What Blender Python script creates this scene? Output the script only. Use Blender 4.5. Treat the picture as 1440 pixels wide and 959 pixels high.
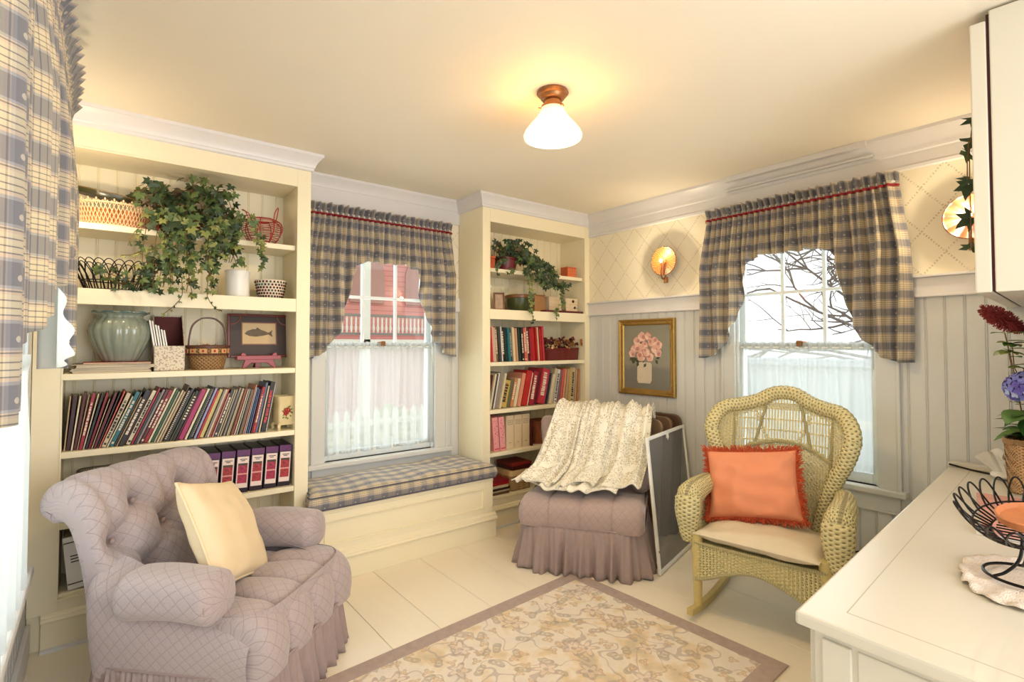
import bpy, bmesh, math, random
from mathutils import Vector, Matrix, noise
from math import sin, cos, pi, radians, sqrt, exp, atan2
for o in list(bpy.data.objects):
    bpy.data.objects.remove(o)
S = bpy.context.scene
COL = S.collection
random.seed(11)

# ---------------------------------------------------------------- camera, sky, lights, exposure
cd = bpy.data.cameras.new('camera')
cd.sensor_fit = 'HORIZONTAL'; cd.sensor_width = 36.0
cd.lens = 730.0 * 36.0 / 1440.0
cd.shift_y = (463.0 - 479.5) / 1440.0
cd.clip_start = 0.02; cd.clip_end = 200
cam = bpy.data.objects.new('camera', cd); COL.objects.link(cam)
cam.location = (0, 0, 1.40)
cam.rotation_euler = (radians(90 + 1.6), 0, radians(-38.45))
S.camera = cam

S.view_settings.view_transform = 'Standard'
S.view_settings.look = 'None'
S.view_settings.exposure = 0.75
S.view_settings.gamma = 1.0
S.view_settings.use_curve_mapping = False

W = bpy.data.worlds.new('sky'); S.world = W; W.use_nodes = True
_bg = W.node_tree.nodes['Background']
_bg.inputs['Color'].default_value = (0.96, 0.98, 1.0, 1)
_bg.inputs['Strength'].default_value = 1.05

def area_light(name, loc, rot, sx, sy, power, color):
    l = bpy.data.lights.new(name, 'AREA'); l.shape = 'RECTANGLE'; l.size = sx; l.size_y = sy
    l.energy = power; l.color = color
    o = bpy.data.objects.new(name, l); COL.objects.link(o); o.location = loc; o.rotation_euler = rot
    return o
# added fill light behind the camera, tilted up at the ceiling; daylight of the three windows
area_light('fill_behind_camera', (1.5, -1.7, 1.45), (radians(104), 0, 0), 2.6, 2.0, 45, (0.97, 0.98, 1.0))
area_light('daylight_back_window', (1.62, 3.85, 1.4), (radians(-90), 0, 0), 0.9, 1.5, 8, (0.92, 0.97, 1.0))
area_light('daylight_right_window', (3.80, 1.42, 1.4), (0, radians(90), 0), 1.5, 0.9, 8, (0.92, 0.97, 1.0))
area_light('daylight_left_window', (-0.62, 2.15, 1.4), (0, radians(-90), 0), 1.5, 0.9, 8, (0.92, 0.97, 1.0))

# ---------------------------------------------------------------- helpers
def lin(c):
    c /= 255.0
    return c / 12.92 if c <= 0.04045 else ((c + 0.055) / 1.055) ** 2.4
def C(r, g, b, a=1.0):
    return (lin(r), lin(g), lin(b), a)

class NT:
    def __init__(s, name):
        s.m = bpy.data.materials.new(name); s.m.use_nodes = True
        s.t = s.m.node_tree; s.t.nodes.clear()
        s.out = s.t.nodes.new('ShaderNodeOutputMaterial')
    def n(s, typ, **kw):
        nd = s.t.nodes.new('ShaderNode' + typ)
        for k, v in kw.items():
            setattr(nd, k, v)
        return nd
    def put(s, sock, v):
        if isinstance(v, bpy.types.NodeSocket):
            s.t.links.new(v, sock)
        elif v is not None:
            sock.default_value = v
    def math(s, op, a, b=None, c=None, clamp=False):
        nd = s.n('Math', operation=op); nd.use_clamp = clamp
        s.put(nd.inputs[0], a)
        if b is not None: s.put(nd.inputs[1], b)
        if c is not None: s.put(nd.inputs[2], c)
        return nd.outputs[0]
    def mix(s, f, a, b, mode='MIX'):
        nd = s.n('Mix', data_type='RGBA', blend_type=mode)
        s.put(nd.inputs[0], f); s.put(nd.inputs[6], a); s.put(nd.inputs[7], b)
        return nd.outputs[2]
    def ramp(s, f, stops, interp='LINEAR'):
        nd = s.n('ValToRGB'); cr = nd.color_ramp; cr.interpolation = interp
        while len(cr.elements) < len(stops): cr.elements.new(0.5)
        for e, (p, c) in zip(cr.elements, stops):
            e.position = p; e.color = c
        s.put(nd.inputs[0], f)
        return nd.outputs[0]
    def coord(s, kind='Object'):
        return s.n('TexCoord').outputs[kind]
    def sep(s, v):
        nd = s.n('SeparateXYZ'); s.put(nd.inputs[0], v); return nd.outputs
    def comb(s, x, y, z):
        nd = s.n('CombineXYZ'); s.put(nd.inputs[0], x); s.put(nd.inputs[1], y); s.put(nd.inputs[2], z); return nd.outputs[0]
    def noise(s, vec, scale, detail=2, rough=0.5, out='Fac'):
        nd = s.n('TexNoise'); s.put(nd.inputs['Vector'], vec); nd.inputs['Scale'].default_value = scale
        nd.inputs['Detail'].default_value = detail; nd.inputs['Roughness'].default_value = rough
        return nd.outputs[out]
    def bump(s, h, strength=0.3, dist=0.01):
        nd = s.n('Bump'); s.put(nd.inputs['Height'], h); nd.inputs['Strength'].default_value = strength
        nd.inputs['Distance'].default_value = dist
        return nd.outputs[0]
    def bsdf(s, color, rough=0.5, normal=None, **kw):
        b = s.n('BsdfPrincipled'); s.put(b.inputs['Base Color'], color); s.put(b.inputs['Roughness'], rough)
        if normal is not None: s.put(b.inputs['Normal'], normal)
        for k, v in kw.items(): s.put(b.inputs[k.replace('_', ' ')], v)
        return b.outputs[0]
    def finish(s, shader):
        s.t.links.new(shader, s.out.inputs[0]); return s.m

_cache = {}
def paint(name, rgb, rough=0.5, var=0.05, scale=6.0, bump=0.0, bscale=60.0, coat=0.0, **kw):
    """plain painted / solid surface with a faint tonal variation"""
    if name in _cache: return _cache[name]
    t = NT(name); co = t.coord()
    f = t.noise(co, scale, 3)
    a = tuple(max(0, lin(c) * (1 - var)) for c in rgb) + (1,)
    b = tuple(min(1, lin(c) * (1 + var)) for c in rgb) + (1,)
    col = t.mix(f, a, b)
    nm = t.bump(t.noise(co, bscale, 2), bump, 0.004) if bump else None
    _cache[name] = t.finish(t.bsdf(col, rough, nm, Coat_Weight=coat, **kw))
    return _cache[name]

class MB:
    def __init__(s): s.v = []; s.f = []; s.m = []; s.uv = []
    def add(s, vs, fs, m=0, uvs=None):
        k = len(s.v)
        s.v += [tuple(p) for p in vs]
        s.uv += list(uvs) if uvs else [(0.0, 0.0)] * len(vs)
        for f in fs:
            s.f.append([i + k for i in f]); s.m.append(m)
        return k
    def box(s, x0, y0, z0, x1, y1, z1, m=0):
        vs = [(x, y, z) for z in (z0, z1) for y in (y0, y1) for x in (x0, x1)]
        s.add(vs, [(0, 2, 3, 1), (4, 5, 7, 6), (0, 1, 5, 4), (2, 6, 7, 3), (0, 4, 6, 2), (1, 3, 7, 5)], m)
    def obox(s, c, ax, ay, az, m=0):
        c = Vector(c); ax = Vector(ax); ay = Vector(ay); az = Vector(az)
        vs = [c + ax * i + ay * j + az * k for k in (-1, 1) for j in (-1, 1) for i in (-1, 1)]
        s.add(vs, [(0, 2, 3, 1), (4, 5, 7, 6), (0, 1, 5, 4), (2, 6, 7, 3), (0, 4, 6, 2), (1, 3, 7, 5)], m)
    def grid(s, fn, nu, nv, m=0, uvfn=None, closed=False, flip=False):
        vs = []; uvs = []
        for j in range(nv):
            for i in range(nu):
                u = i / (nu if closed else nu - 1); v = j / (nv - 1)
                vs.append(fn(u, v)); uvs.append(uvfn(u, v) if uvfn else (u, v))
        fs = []
        for j in range(nv - 1):
            for i in range(nu if closed else nu - 1):
                a = j * nu + i; b = j * nu + (i + 1) % nu; c = b + nu; d = a + nu
                fs.append((a, d, c, b) if flip else (a, b, c, d))
        return s.add(vs, fs, m, uvs)
    def tube(s, pts, r, seg=6, closed=False, m=0, cap=True):
        pts = [Vector(p) for p in pts]; n = len(pts)
        if n < 2: return
        rr = r if callable(r) else (lambda t: r)
        def tang(i):
            if closed: d = pts[(i + 1) % n] - pts[i - 1]
            else: d = pts[min(i + 1, n - 1)] - pts[max(i - 1, 0)]
            return d.normalized() if d.length > 1e-9 else Vector((0, 0, 1))
        t = tang(0); ref = Vector((0, 0, 1)) if abs(t.z) < 0.9 else Vector((1, 0, 0))
        nn = (ref - t * ref.dot(t)).normalized()
        vs = []; uvs = []; L = 0
        for i in range(n):
            t = tang(i); nn = nn - t * nn.dot(t)
            nn = nn.normalized() if nn.length > 1e-6 else t.orthogonal().normalized()
            b = t.cross(nn)
            if i: L += (pts[i] - pts[i - 1]).length
            q = rr(i / max(1, n - 1))
            for k in range(seg):
                a = 2 * pi * k / seg
                vs.append(pts[i] + nn * (cos(a) * q) + b * (sin(a) * q)); uvs.append((k / seg, L))
        fs = []
        for i in range(n if closed else n - 1):
            for k in range(seg):
                a = i * seg + k; b2 = i * seg + (k + 1) % seg
                c = ((i + 1) % n) * seg + (k + 1) % seg; d = ((i + 1) % n) * seg + k
                fs.append((a, b2, c, d))
        if cap and not closed:
            fs.append(tuple(range(seg))[::-1]); fs.append(tuple((n - 1) * seg + k for k in range(seg)))
        s.add(vs, fs, m, uvs)
    def lathe(s, prof, seg=32, c=(0, 0, 0), m=0, sx=1.0, sy=1.0, rib=None, axis='z'):
        vs = []; fs = []; n = len(prof)
        for i, (r, z) in enumerate(prof):
            for k in range(seg):
                a = 2 * pi * k / seg; q = r * (rib(a, i / (n - 1)) if rib else 1.0)
                x, y, zz = q * cos(a) * sx, q * sin(a) * sy, z
                if axis == 'x': x, y, zz = zz, x, y
                if axis == 'y': x, y, zz = x, zz, y
                vs.append((c[0] + x, c[1] + y, c[2] + zz))
        for i in range(n - 1):
            for k in range(seg):
                a = i * seg + k; b = i * seg + (k + 1) % seg
                fs.append((a, b, b + seg, a + seg))
        s.add(vs, fs, m, [(k / seg, i / (n - 1)) for i in range(n) for k in range(seg)])
    def prism(s, poly, fn, a, b, m=0):
        """poly: 2-D outline; fn(u, v, w) -> xyz; between w=a and w=b"""
        n = len(poly)
        vs = [fn(u, v, a) for u, v in poly] + [fn(u, v, b) for u, v in poly]
        fs = [tuple(range(n))[::-1], tuple(range(n, 2 * n))] + [(i, (i + 1) % n, n + (i + 1) % n, n + i) for i in range(n)]
        s.add(vs, fs, m, list(poly) + list(poly))
    def ball(s, c, rx, ry=None, rz=None, nu=12, nv=8, m=0):
        ry = rx if ry is None else ry; rz = rx if rz is None else rz
        s.grid(lambda u, v: (c[0] + rx * sin(pi * v) * cos(2 * pi * u), c[1] + ry * sin(pi * v) * sin(2 * pi * u), c[2] - rz * cos(pi * v)), nu, nv, m, closed=True)
    def build(s, name, mats, parent=None, world=False, smooth=True, bevel=0.0, sub=0, solid=0.0, angle=40, merge=False):
        off = Vector((0, 0, 0))
        if world and parent is not None:
            off = Vector(parent.location)
            if parent.parent is not None: off = off + Vector(parent.parent.location)
        me = bpy.data.meshes.new(name)
        me.from_pydata([(p[0] - off.x, p[1] - off.y, p[2] - off.z) for p in s.v], [], s.f)
        ul = me.uv_layers.new(name='UVMap')
        buf = [0.0] * (2 * len(me.loops))
        for l in me.loops:
            buf[2 * l.index], buf[2 * l.index + 1] = s.uv[l.vertex_index]
        ul.data.foreach_set('uv', buf)
        if not isinstance(mats, (list, tuple)): mats = [mats]
        for mm in mats: me.materials.append(mm)
        me.polygons.foreach_set('material_index', s.m)
        bm = bmesh.new(); bm.from_mesh(me)
        if merge: bmesh.ops.remove_doubles(bm, verts=bm.verts, dist=1e-5)
        bmesh.ops.recalc_face_normals(bm, faces=bm.faces)
        bm.to_mesh(me); bm.free()
        me.polygons.foreach_set('use_smooth', [smooth] * len(me.polygons))
        if smooth:
            try: me.set_sharp_from_angle(angle=radians(angle))
            except Exception: pass
        o = bpy.data.objects.new(name, me); COL.objects.link(o)
        if parent is not None: o.parent = parent
        if bevel:
            b = o.modifiers.new('bevel', 'BEVEL'); b.width = bevel; b.segments = 2; b.limit_method = 'ANGLE'; b.angle_limit = radians(50)
        if sub:
            b = o.modifiers.new('smooth', 'SUBSURF'); b.levels = sub; b.render_levels = sub
        if solid:
            b = o.modifiers.new('thickness', 'SOLIDIFY'); b.thickness = solid; b.offset = 0; b.material_offset = 1 if len(mats) > 1 and mats[-1].name.startswith('lining') else 0
        return o

def tag(o, label, cat, group=None, kind=None):
    o['label'] = label; o['category'] = cat
    if group: o['group'] = group
    if kind: o['kind'] = kind
    return o
def thing(name, label, cat, loc=(0, 0, 0), rz=0.0, group=None):
    o = bpy.data.objects.new(name, None); COL.objects.link(o); o.empty_display_size = 0.05
    o.location = loc; o.rotation_euler = (0, 0, rz)
    return tag(o, label, cat, group)
def structure(o):
    o['kind'] = 'structure'; return o
def arc(c, r, a0, a1, n, plane='xz'):
    out = []
    for i in range(n + 1):
        a = a0 + (a1 - a0) * i / n
        p = (r * cos(a), r * sin(a))
        out.append({'xz': (c[0] + p[0], c[1], c[2] + p[1]), 'yz': (c[0], c[1] + p[0], c[2] + p[1]), 'xy': (c[0] + p[0], c[1] + p[1], c[2])}[plane])
    return out
def bez(p0, p1, p2, p3, n):
    P = [Vector(p) for p in (p0, p1, p2, p3)]; out = []
    for i in range(n + 1):
        t = i / n; q = 1 - t
        out.append(P[0] * q ** 3 + P[1] * 3 * q * q * t + P[2] * 3 * q * t * t + P[3] * t ** 3)
    return out
def spline(pts, n):
    """Catmull-Rom through 2-D or 3-D points"""
    P = [Vector(p) for p in pts]; P = [P[0] * 2 - P[1]] + P + [P[-1] * 2 - P[-2]]; out = []
    for i in range(1, len(P) - 2):
        for k in range(n):
            t = k / n; a, b, c, d = P[i - 1], P[i], P[i + 1], P[i + 2]
            out.append(0.5 * ((2 * b) + (c - a) * t + (2 * a - 5 * b + 4 * c - d) * t * t + (3 * b - a - 3 * c + d) * t ** 3))
    out.append(P[-2]); return out
def resample(pts, n):
    L = [0.0]
    for a, b in zip(pts, pts[1:]): L.append(L[-1] + (b - a).length)
    out = []; j = 0
    for i in range(n):
        t = L[-1] * i / (n - 1)
        while j < len(L) - 2 and L[j + 1] < t: j += 1
        q = (t - L[j]) / max(1e-9, L[j + 1] - L[j]); out.append(pts[j].lerp(pts[j + 1], min(1, max(0, q))))
    return out, L[-1]
def interp(x, xs, ys):
    if x <= xs[0]: return ys[0]
    for i in range(len(xs) - 1):
        if x <= xs[i + 1]:
            t = (x - xs[i]) / (xs[i + 1] - xs[i]); return ys[i] + (ys[i + 1] - ys[i]) * t
    return ys[-1]
# ---------------------------------------------------------------- materials
CREAM = paint('cream_paint', (243, 232, 200), 0.42, 0.02)
GREYW = paint('grey_white_paint', (213, 213, 210), 0.38, 0.02)
TRIMW = paint('trim_paint', (221, 218, 218), 0.32, 0.02)
SASHW = paint('sash_paint', (226, 232, 232), 0.35, 0.02)
CEIL = paint('ceiling_paint', (240, 231, 212), 0.7, 0.015)
CABW = paint('cabinet_paint', (214, 208, 194), 0.3, 0.02)
WHITE = paint('white_gloss', (238, 236, 230), 0.3, 0.02)
BLACKW = paint('black_wire', (26, 22, 20), 0.4, 0.1, Metallic=0.6)
REDW = paint('red_wire', (170, 32, 30), 0.4, 0.1)
BRONZE = paint('aged_bronze', (150, 104, 66), 0.35, 0.15, Metallic=0.8)
GOLD = paint('worn_gilt', (176, 142, 78), 0.38, 0.25, scale=30, bump=0.4, Metallic=0.75)
DARKWOOD = paint('dark_red_wood', (72, 22, 18), 0.35, 0.2)
REDWOOD = paint('red_lacquer', (150, 24, 24), 0.3, 0.1)
BROWN = paint('brown_board', (128, 96, 74), 0.5, 0.15)
PAGES = paint('page_edges', (226, 210, 180), 0.8, 0.08, scale=80)
STEM = paint('plant_stem', (110, 80, 44), 0.6, 0.2)
LEAF = [paint('ivy_leaf_dark', (46, 66, 38), 0.5, 0.3, scale=25), paint('ivy_leaf_mid', (82, 104, 54), 0.5, 0.25, scale=25),
        paint('ivy_leaf_light', (134, 140, 78), 0.5, 0.25, scale=25), paint('ivy_leaf_bronze', (88, 76, 48), 0.5, 0.3, scale=25)]

def m_floor():
    t = NT('painted_floorboards'); co = t.coord(); x, y, z = t.sep(co)
    f = t.noise(co, 2.0, 4)
    n2 = t.noise(t.comb(t.math('MULTIPLY', x, 30.0), t.math('MULTIPLY', y, 2.0), z), 1.0, 3)
    col = t.mix(f, C(240, 229, 208), C(248, 239, 221))
    col = t.mix(t.math('MULTIPLY', n2, 0.12), col, C(205, 190, 165))
    return t.finish(t.bsdf(col, 0.28, t.bump(n2, 0.06, 0.003)))
FLOOR = m_floor()

def m_wallpaper(name, ax):
    t = NT(name); c = t.sep(t.coord()); h = c[ax]; z = c[2]
    d1 = t.math('ADD', t.math('DIVIDE', h, 0.20), t.math('DIVIDE', z, 0.235))
    d2 = t.math('SUBTRACT', t.math('DIVIDE', h, 0.20), t.math('DIVIDE', z, 0.235))
    def line(d, e):
        a = t.math('ABSOLUTE', t.math('SUBTRACT', t.math('FRACT', d), 0.5))
        lm = t.math('LESS_THAN', a, 0.032)
        dash = t.math('GREATER_THAN', t.math('SINE', t.math('MULTIPLY', e, 62.0)), -0.1)
        return t.math('MULTIPLY', lm, dash)
    m = t.math('MAXIMUM', line(d1, d2), line(d2, d1))
    sp = t.noise(t.coord(), 140, 1)
    m = t.math('MULTIPLY', m, t.math('GREATER_THAN', sp, 0.44))
    col = t.mix(t.math('MULTIPLY', m, 0.75), C(240, 230, 206), C(186, 172, 138))
    return t.finish(t.bsdf(col, 0.65))
PAPER_Y = m_wallpaper('lattice_wallpaper_side', 1)
PAPER_X = m_wallpaper('lattice_wallpaper_back', 0)

def m_plaid(name, per=0.092, rough=0.8, tint=(1, 1, 1, 1)):
    t = NT(name); u, v, _ = t.sep(t.coord('UV'))
    cream = (0.76, 0.66, 0.46, 1); blue = (0.12, 0.135, 0.20, 1); pale = (0.70, 0.55, 0.42, 1); dark = (0.12, 0.11, 0.12, 1); mid = (0.34, 0.35, 0.41, 1)
    st = [(0.0, blue), (0.20, blue), (0.24, mid), (0.30, pale), (0.36, dark), (0.385, cream), (0.47, cream), (0.475, dark), (0.50, cream),
          (0.585, cream), (0.60, dark), (0.625, cream), (0.70, pale), (0.75, dark), (0.775, pale), (0.80, mid), (0.85, blue)]
    def axis(s, ph):
        return t.ramp(t.math('FRACT', t.math('ADD', t.math('DIVIDE', s, per), ph)), st, 'CONSTANT')
    cu, cv = axis(u, 0.1), axis(v, 0.35); cu = t.mix(0.45, cu, (0.60, 0.54, 0.44, 1))
    mean = t.mix(0.5, cu, cv)
    mul = t.mix(1.0, cu, cv, 'MULTIPLY')
    col = t.mix(0.42, mean, mul)
    # small woven dot in the middle of the blue crossings
    du = t.math('SUBTRACT', t.math('FRACT', t.math('ADD', t.math('DIVIDE', u, per), 0.61)), 0.5)
    dv = t.math('SUBTRACT', t.math('FRACT', t.math('ADD', t.math('DIVIDE', v, per), 0.86)), 0.5)
    r2 = t.math('ADD', t.math('MULTIPLY', du, du), t.math('MULTIPLY', dv, dv))
    col = t.mix(t.math('LESS_THAN', r2, 0.003), col, (0.40, 0.36, 0.32, 1))
    w = t.math('MULTIPLY', t.math('SINE', t.math('MULTIPLY', u, 3600.0)), t.math('SINE', t.math('MULTIPLY', v, 3600.0)))
    if tint != (1, 1, 1, 1): col = t.mix(1.0, col, tint, 'MULTIPLY')
    return t.finish(t.bsdf(col, rough, t.bump(w, 0.08, 0.001), Sheen_Weight=0.2))
PLAID = m_plaid('plaid_cotton')
LINING = paint('lining_white_cotton', (228, 226, 220), 0.85, 0.03)
RED_CORD = paint('red_cord', (138, 14, 34), 0.6, 0.1)

def m_sheer():
    t = NT('sheer_voile')
    a = t.n('BsdfDiffuse'); a.inputs[0].default_value = (0.80, 0.83, 0.82, 1)
    b = t.n('BsdfTranslucent'); b.inputs[0].default_value = (0.55, 0.58, 0.58, 1)
    c = t.n('BsdfTransparent')
    m1 = t.n('MixShader'); m1.inputs[0].default_value = 0.5
    t.put(m1.inputs[1], a.outputs[0]); t.put(m1.inputs[2], b.outputs[0])
    m2 = t.n('MixShader'); m2.inputs[0].default_value = 0.42
    t.put(m2.inputs[1], m1.outputs[0]); t.put(m2.inputs[2], c.outputs[0])
    return t.finish(m2.outputs[0])
SHEER = m_sheer()

def m_glass():
    t = NT('window_glass')
    g = t.n('BsdfGlossy'); g.inputs['Roughness'].default_value = 0.02
    c = t.n('BsdfTransparent'); c.inputs[0].default_value = (0.97, 0.99, 0.985, 1)
    m = t.n('MixShader'); m.inputs[0].default_value = 0.05
    t.put(m.inputs[1], c.outputs[0]); t.put(m.inputs[2], g.outputs[0])
    return t.finish(m.outputs[0])
GLASS = m_glass()

def m_lace():
    t = NT('ivory_lace'); uv = t.coord('UV')
    v1 = t.n('TexVoronoi', feature='DISTANCE_TO_EDGE'); t.put(v1.inputs['Vector'], uv); v1.inputs['Scale'].default_value = 75
    v2 = t.n('TexVoronoi'); t.put(v2.inputs['Vector'], uv); v2.inputs['Scale'].default_value = 26
    ring = t.math('ABSOLUTE', t.math('SUBTRACT', v2.outputs['Distance'], 0.42))
    thick = t.math('MAXIMUM', t.math('LESS_THAN', v1.outputs['Distance'], 0.13), t.math('LESS_THAN', ring, 0.09))
    solid = t.math('GREATER_THAN', t.noise(uv, 7, 2), 0.58)
    m = t.math('MAXIMUM', thick, solid)
    b = t.bsdf(t.mix(m, C(232, 221, 198), C(250, 245, 230)), 0.85, t.bump(m, 0.6, 0.003))
    tr = t.n('BsdfTransparent')
    ms = t.n('MixShader'); t.put(ms.inputs[0], t.math('MULTIPLY_ADD', m, 0.35, 0.65))
    t.put(ms.inputs[1], tr.outputs[0]); t.put(ms.inputs[2], b)
    return t.finish(ms.outputs[0])
LACE = m_lace()

def m_quilt(name, rgb, per=0.058, line=0.03, light=(205, 196, 190)):
    t = NT(name); u, v, _ = t.sep(t.coord('UV'))
    def dist(s):
        return t.math('ABSOLUTE', t.math('SUBTRACT', t.math('FRACT', s), 0.5))
    a = t.math('DIVIDE', t.math('MULTIPLY_ADD', u, 1.25, v), per); b = t.math('DIVIDE', t.math('SUBTRACT', t.math('MULTIPLY', u, 1.25), v), per)
    d = t.math('MINIMUM', dist(a), dist(b))
    m = t.math('LESS_THAN', d, line)
    h = t.math('SMOOTH_MIN', d, 0.18, 0.1)
    n = t.noise(t.coord('UV'), 160, 2)
    r, g, bb = rgb
    col = t.mix(n, C(r - 12, g - 12, bb - 12), C(r + 12, g + 12, bb + 12))
    col = t.mix(t.math('MULTIPLY', m, 0.45), col, C(120, 104, 104))
    return t.finish(t.bsdf(col, 0.75, t.bump(h, 0.35, 0.008), Sheen_Weight=0.3))
MAUVE_Q = m_quilt('mauve_quilted_fabric', (172, 157, 157))
MAUVE = paint('mauve_fabric', (158, 139, 136), 0.8, 0.08, scale=40, bump=0.2, bscale=300)
MAUVE2 = m_quilt('rose_grey_tufted_fabric', (170, 149, 145), 0.06, 0.02)

def m_rug():
    t = NT('floral_rug'); co = t.coord(); x, y, z = t.sep(co)
    wp = t.noise(co, 4.5, 3, out='Color')
    wv = t.n('VectorMath', operation='MULTIPLY_ADD'); t.put(wv.inputs[0], wp); wv.inputs[1].default_value = (0.09, 0.09, 0); t.put(wv.inputs[2], co); wco = wv.outputs[0]
    base = t.ramp(t.noise(co, 5.5, 4), [(0.36, C(222, 213, 202)), (0.50, C(231, 222, 208)), (0.58, C(222, 201, 168)), (0.64, C(206, 192, 164)), (0.72, C(196, 186, 170))])
    def motif(scale, pet, R, seedv, ring):
        vv = t.n('TexVoronoi'); mp = t.n('Mapping'); t.put(mp.inputs['Vector'], wco); mp.inputs['Location'].default_value = seedv
        t.put(vv.inputs['Vector'], mp.outputs[0]); vv.inputs['Scale'].default_value = scale; vv.voronoi_dimensions = '2D'; vv.inputs['Randomness'].default_value = 0.85
        d = t.n('VectorMath', operation='SUBTRACT'); t.put(d.inputs[0], mp.outputs[0]); t.put(d.inputs[1], vv.outputs['Position'])
        dx, dy, _ = t.sep(d.outputs[0])
        cx, cy, _ = t.sep(vv.outputs['Color'])
        ang = t.math('ADD', t.math('ARCTAN2', dy, dx), t.math('MULTIPLY', cx, 6.0))
        rad = vv.outputs['Distance']
        lim = t.math('MULTIPLY', t.math('MULTIPLY_ADD', t.math('COSINE', t.math('MULTIPLY', ang, pet)), 0.28, 0.72), R)
        inside = t.math('LESS_THAN', rad, lim)
        edge = t.math('MULTIPLY', inside, t.math('GREATER_THAN', rad, t.math('MULTIPLY', lim, ring)))
        core = t.math('LESS_THAN', rad, R * 0.2)
        on = t.math('GREATER_THAN', cy, 0.35)
        return t.math('MULTIPLY', inside, on), t.math('MULTIPLY', t.math('MAXIMUM', edge, core), on)
    i1, e1 = motif(5.2, 5.0, 0.34, (0, 0, 0), 0.72)
    i2, e2 = motif(9.5, 2.0, 0.36, (3.1, 1.7, 0), 0.45)
    i3, e3 = motif(12.5, 3.0, 0.34, (7.7, 4.2, 0), 0.5)
    vine = t.math('LESS_THAN', t.math('ABSOLUTE', t.math('SUBTRACT', t.noise(wco, 6.5, 1), 0.5)), 0.012)
    base = t.mix(t.math('MULTIPLY', vine, 0.55), base, C(164, 148, 144))
    col = t.mix(t.math('MULTIPLY', i2, 0.35), base, C(196, 184, 158)); col = t.mix(t.math('MULTIPLY', t.math('MULTIPLY', e2, t.noise(co, 38, 2)), 0.9), col, C(150, 136, 128))
    col = t.mix(t.math('MULTIPLY', i3, 0.4), col, C(226, 186, 130)); col = t.mix(t.math('MULTIPLY', t.math('MULTIPLY', e3, t.noise(co, 42, 2)), 0.8), col, C(168, 146, 132))
    col = t.mix(t.math('MULTIPLY', i1, 0.55), col, C(226, 206, 190)); col = t.mix(t.math('MULTIPLY', t.math('MULTIPLY', e1, t.noise(co, 40, 2)), 0.95), col, C(146, 126, 124))
    pile = t.noise(co, 240, 2)
    col = t.mix(t.math('MULTIPLY', t.noise(co, 45, 3), 0.3), col, C(200, 186, 162))
    # border band
    ax = t.math('ABSOLUTE', x); ay = t.math('ABSOLUTE', y)
    bd = t.math('MAXIMUM', t.math('GREATER_THAN', ax, RUG_L / 2 - 0.085), t.math('GREATER_THAN', ay, RUG_W / 2 - 0.085))
    bcol = t.mix(t.noise(co, 30, 3), C(160, 141, 135), C(184, 166, 157))
    col = t.mix(bd, col, bcol)
    return t.finish(t.bsdf(col, 0.95, t.bump(pile, 0.35, 0.004)))
RUG_L, RUG_W = 1.83, 1.24
RUG = m_rug()

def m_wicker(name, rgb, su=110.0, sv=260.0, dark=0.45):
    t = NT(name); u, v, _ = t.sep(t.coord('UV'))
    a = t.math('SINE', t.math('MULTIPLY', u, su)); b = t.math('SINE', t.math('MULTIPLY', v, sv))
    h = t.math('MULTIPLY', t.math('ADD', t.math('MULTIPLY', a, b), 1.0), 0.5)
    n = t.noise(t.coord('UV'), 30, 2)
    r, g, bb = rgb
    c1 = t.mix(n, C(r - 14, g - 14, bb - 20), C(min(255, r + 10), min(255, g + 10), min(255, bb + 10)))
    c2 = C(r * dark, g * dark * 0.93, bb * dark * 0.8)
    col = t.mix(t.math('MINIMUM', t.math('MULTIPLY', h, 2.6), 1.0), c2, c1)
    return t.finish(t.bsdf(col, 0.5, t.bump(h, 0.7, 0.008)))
WICKER = paint('olive_wicker_cane', (214, 202, 152), 0.45, 0.14, scale=40)
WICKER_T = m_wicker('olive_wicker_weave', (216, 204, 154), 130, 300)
# ---------------------------------------------------------------- room shell
XL, XR, YB, YF, HC = -0.24, 3.43, 3.54, -2.2, 2.54      # left wall, right wall, window wall, open end, ceiling

mb = MB()
random.seed(3)
xs = [XL - 0.2]
for w in (0.20, 0.30, 0.265, 0.25, 0.28, 0.28, 0.32, 0.26, 0.3, 0.28, 0.3, 0.3, 0.3, 0.3, 0.3): xs.append(xs[-1] + w)
xs = [XL - 0.2, 0.10, 0.40, 0.72, 1.078, 1.34, 1.66, 1.95, 2.24, 2.55, 2.85, 3.15, 3.6]
for a, b in zip(xs, xs[1:]):
    yj = random.uniform(0.2, 2.2)
    mb.box(a + 0.0012, YF, -0.03, b - 0.0012, yj - 0.001, 0.0); mb.box(a + 0.0012, yj + 0.001, -0.03, b - 0.0012, 3.7, 0.0)
mb.box(XL - 0.2, YF, -0.06, 3.6, 3.7, -0.031)
structure(mb.build('floor', FLOOR, bevel=0.0015, smooth=False))
mb = MB(); mb.box(XL - 0.2, YF, HC, 3.65, 3.75, HC + 0.1)
structure(mb.build('ceiling', CEIL, smooth=False))

def beadboard(mb, s0, s1, z0, z1, P, m=0, pitch=0.0805, phase=0.0):
    """P(s, d, z): s along the wall, d out of it"""
    prof = []; s = s0; k = math.ceil((s0 - phase) / pitch)
    prof.append((s0, 0.0))
    while True:
        g = phase + k * pitch; k += 1
        if g + 0.008 >= s1: break
        if g <= s0 + 0.006: continue
        prof += [(g - 0.007, 0), (g - 0.005, -0.004), (g - 0.003, -0.004), (g - 0.002, -0.001), (g, 0.0005), (g + 0.002, -0.001), (g + 0.003, -0.004), (g + 0.005, -0.004), (g + 0.007, 0)]
    prof.append((s1, 0.0))
    vs = [P(s, d, z0) for s, d in prof] + [P(s, d, z1) for s, d in prof]
    n = len(prof)
    mb.add(vs, [(i, i + 1, n + i + 1, n + i) for i in range(n - 1)], m)

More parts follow.
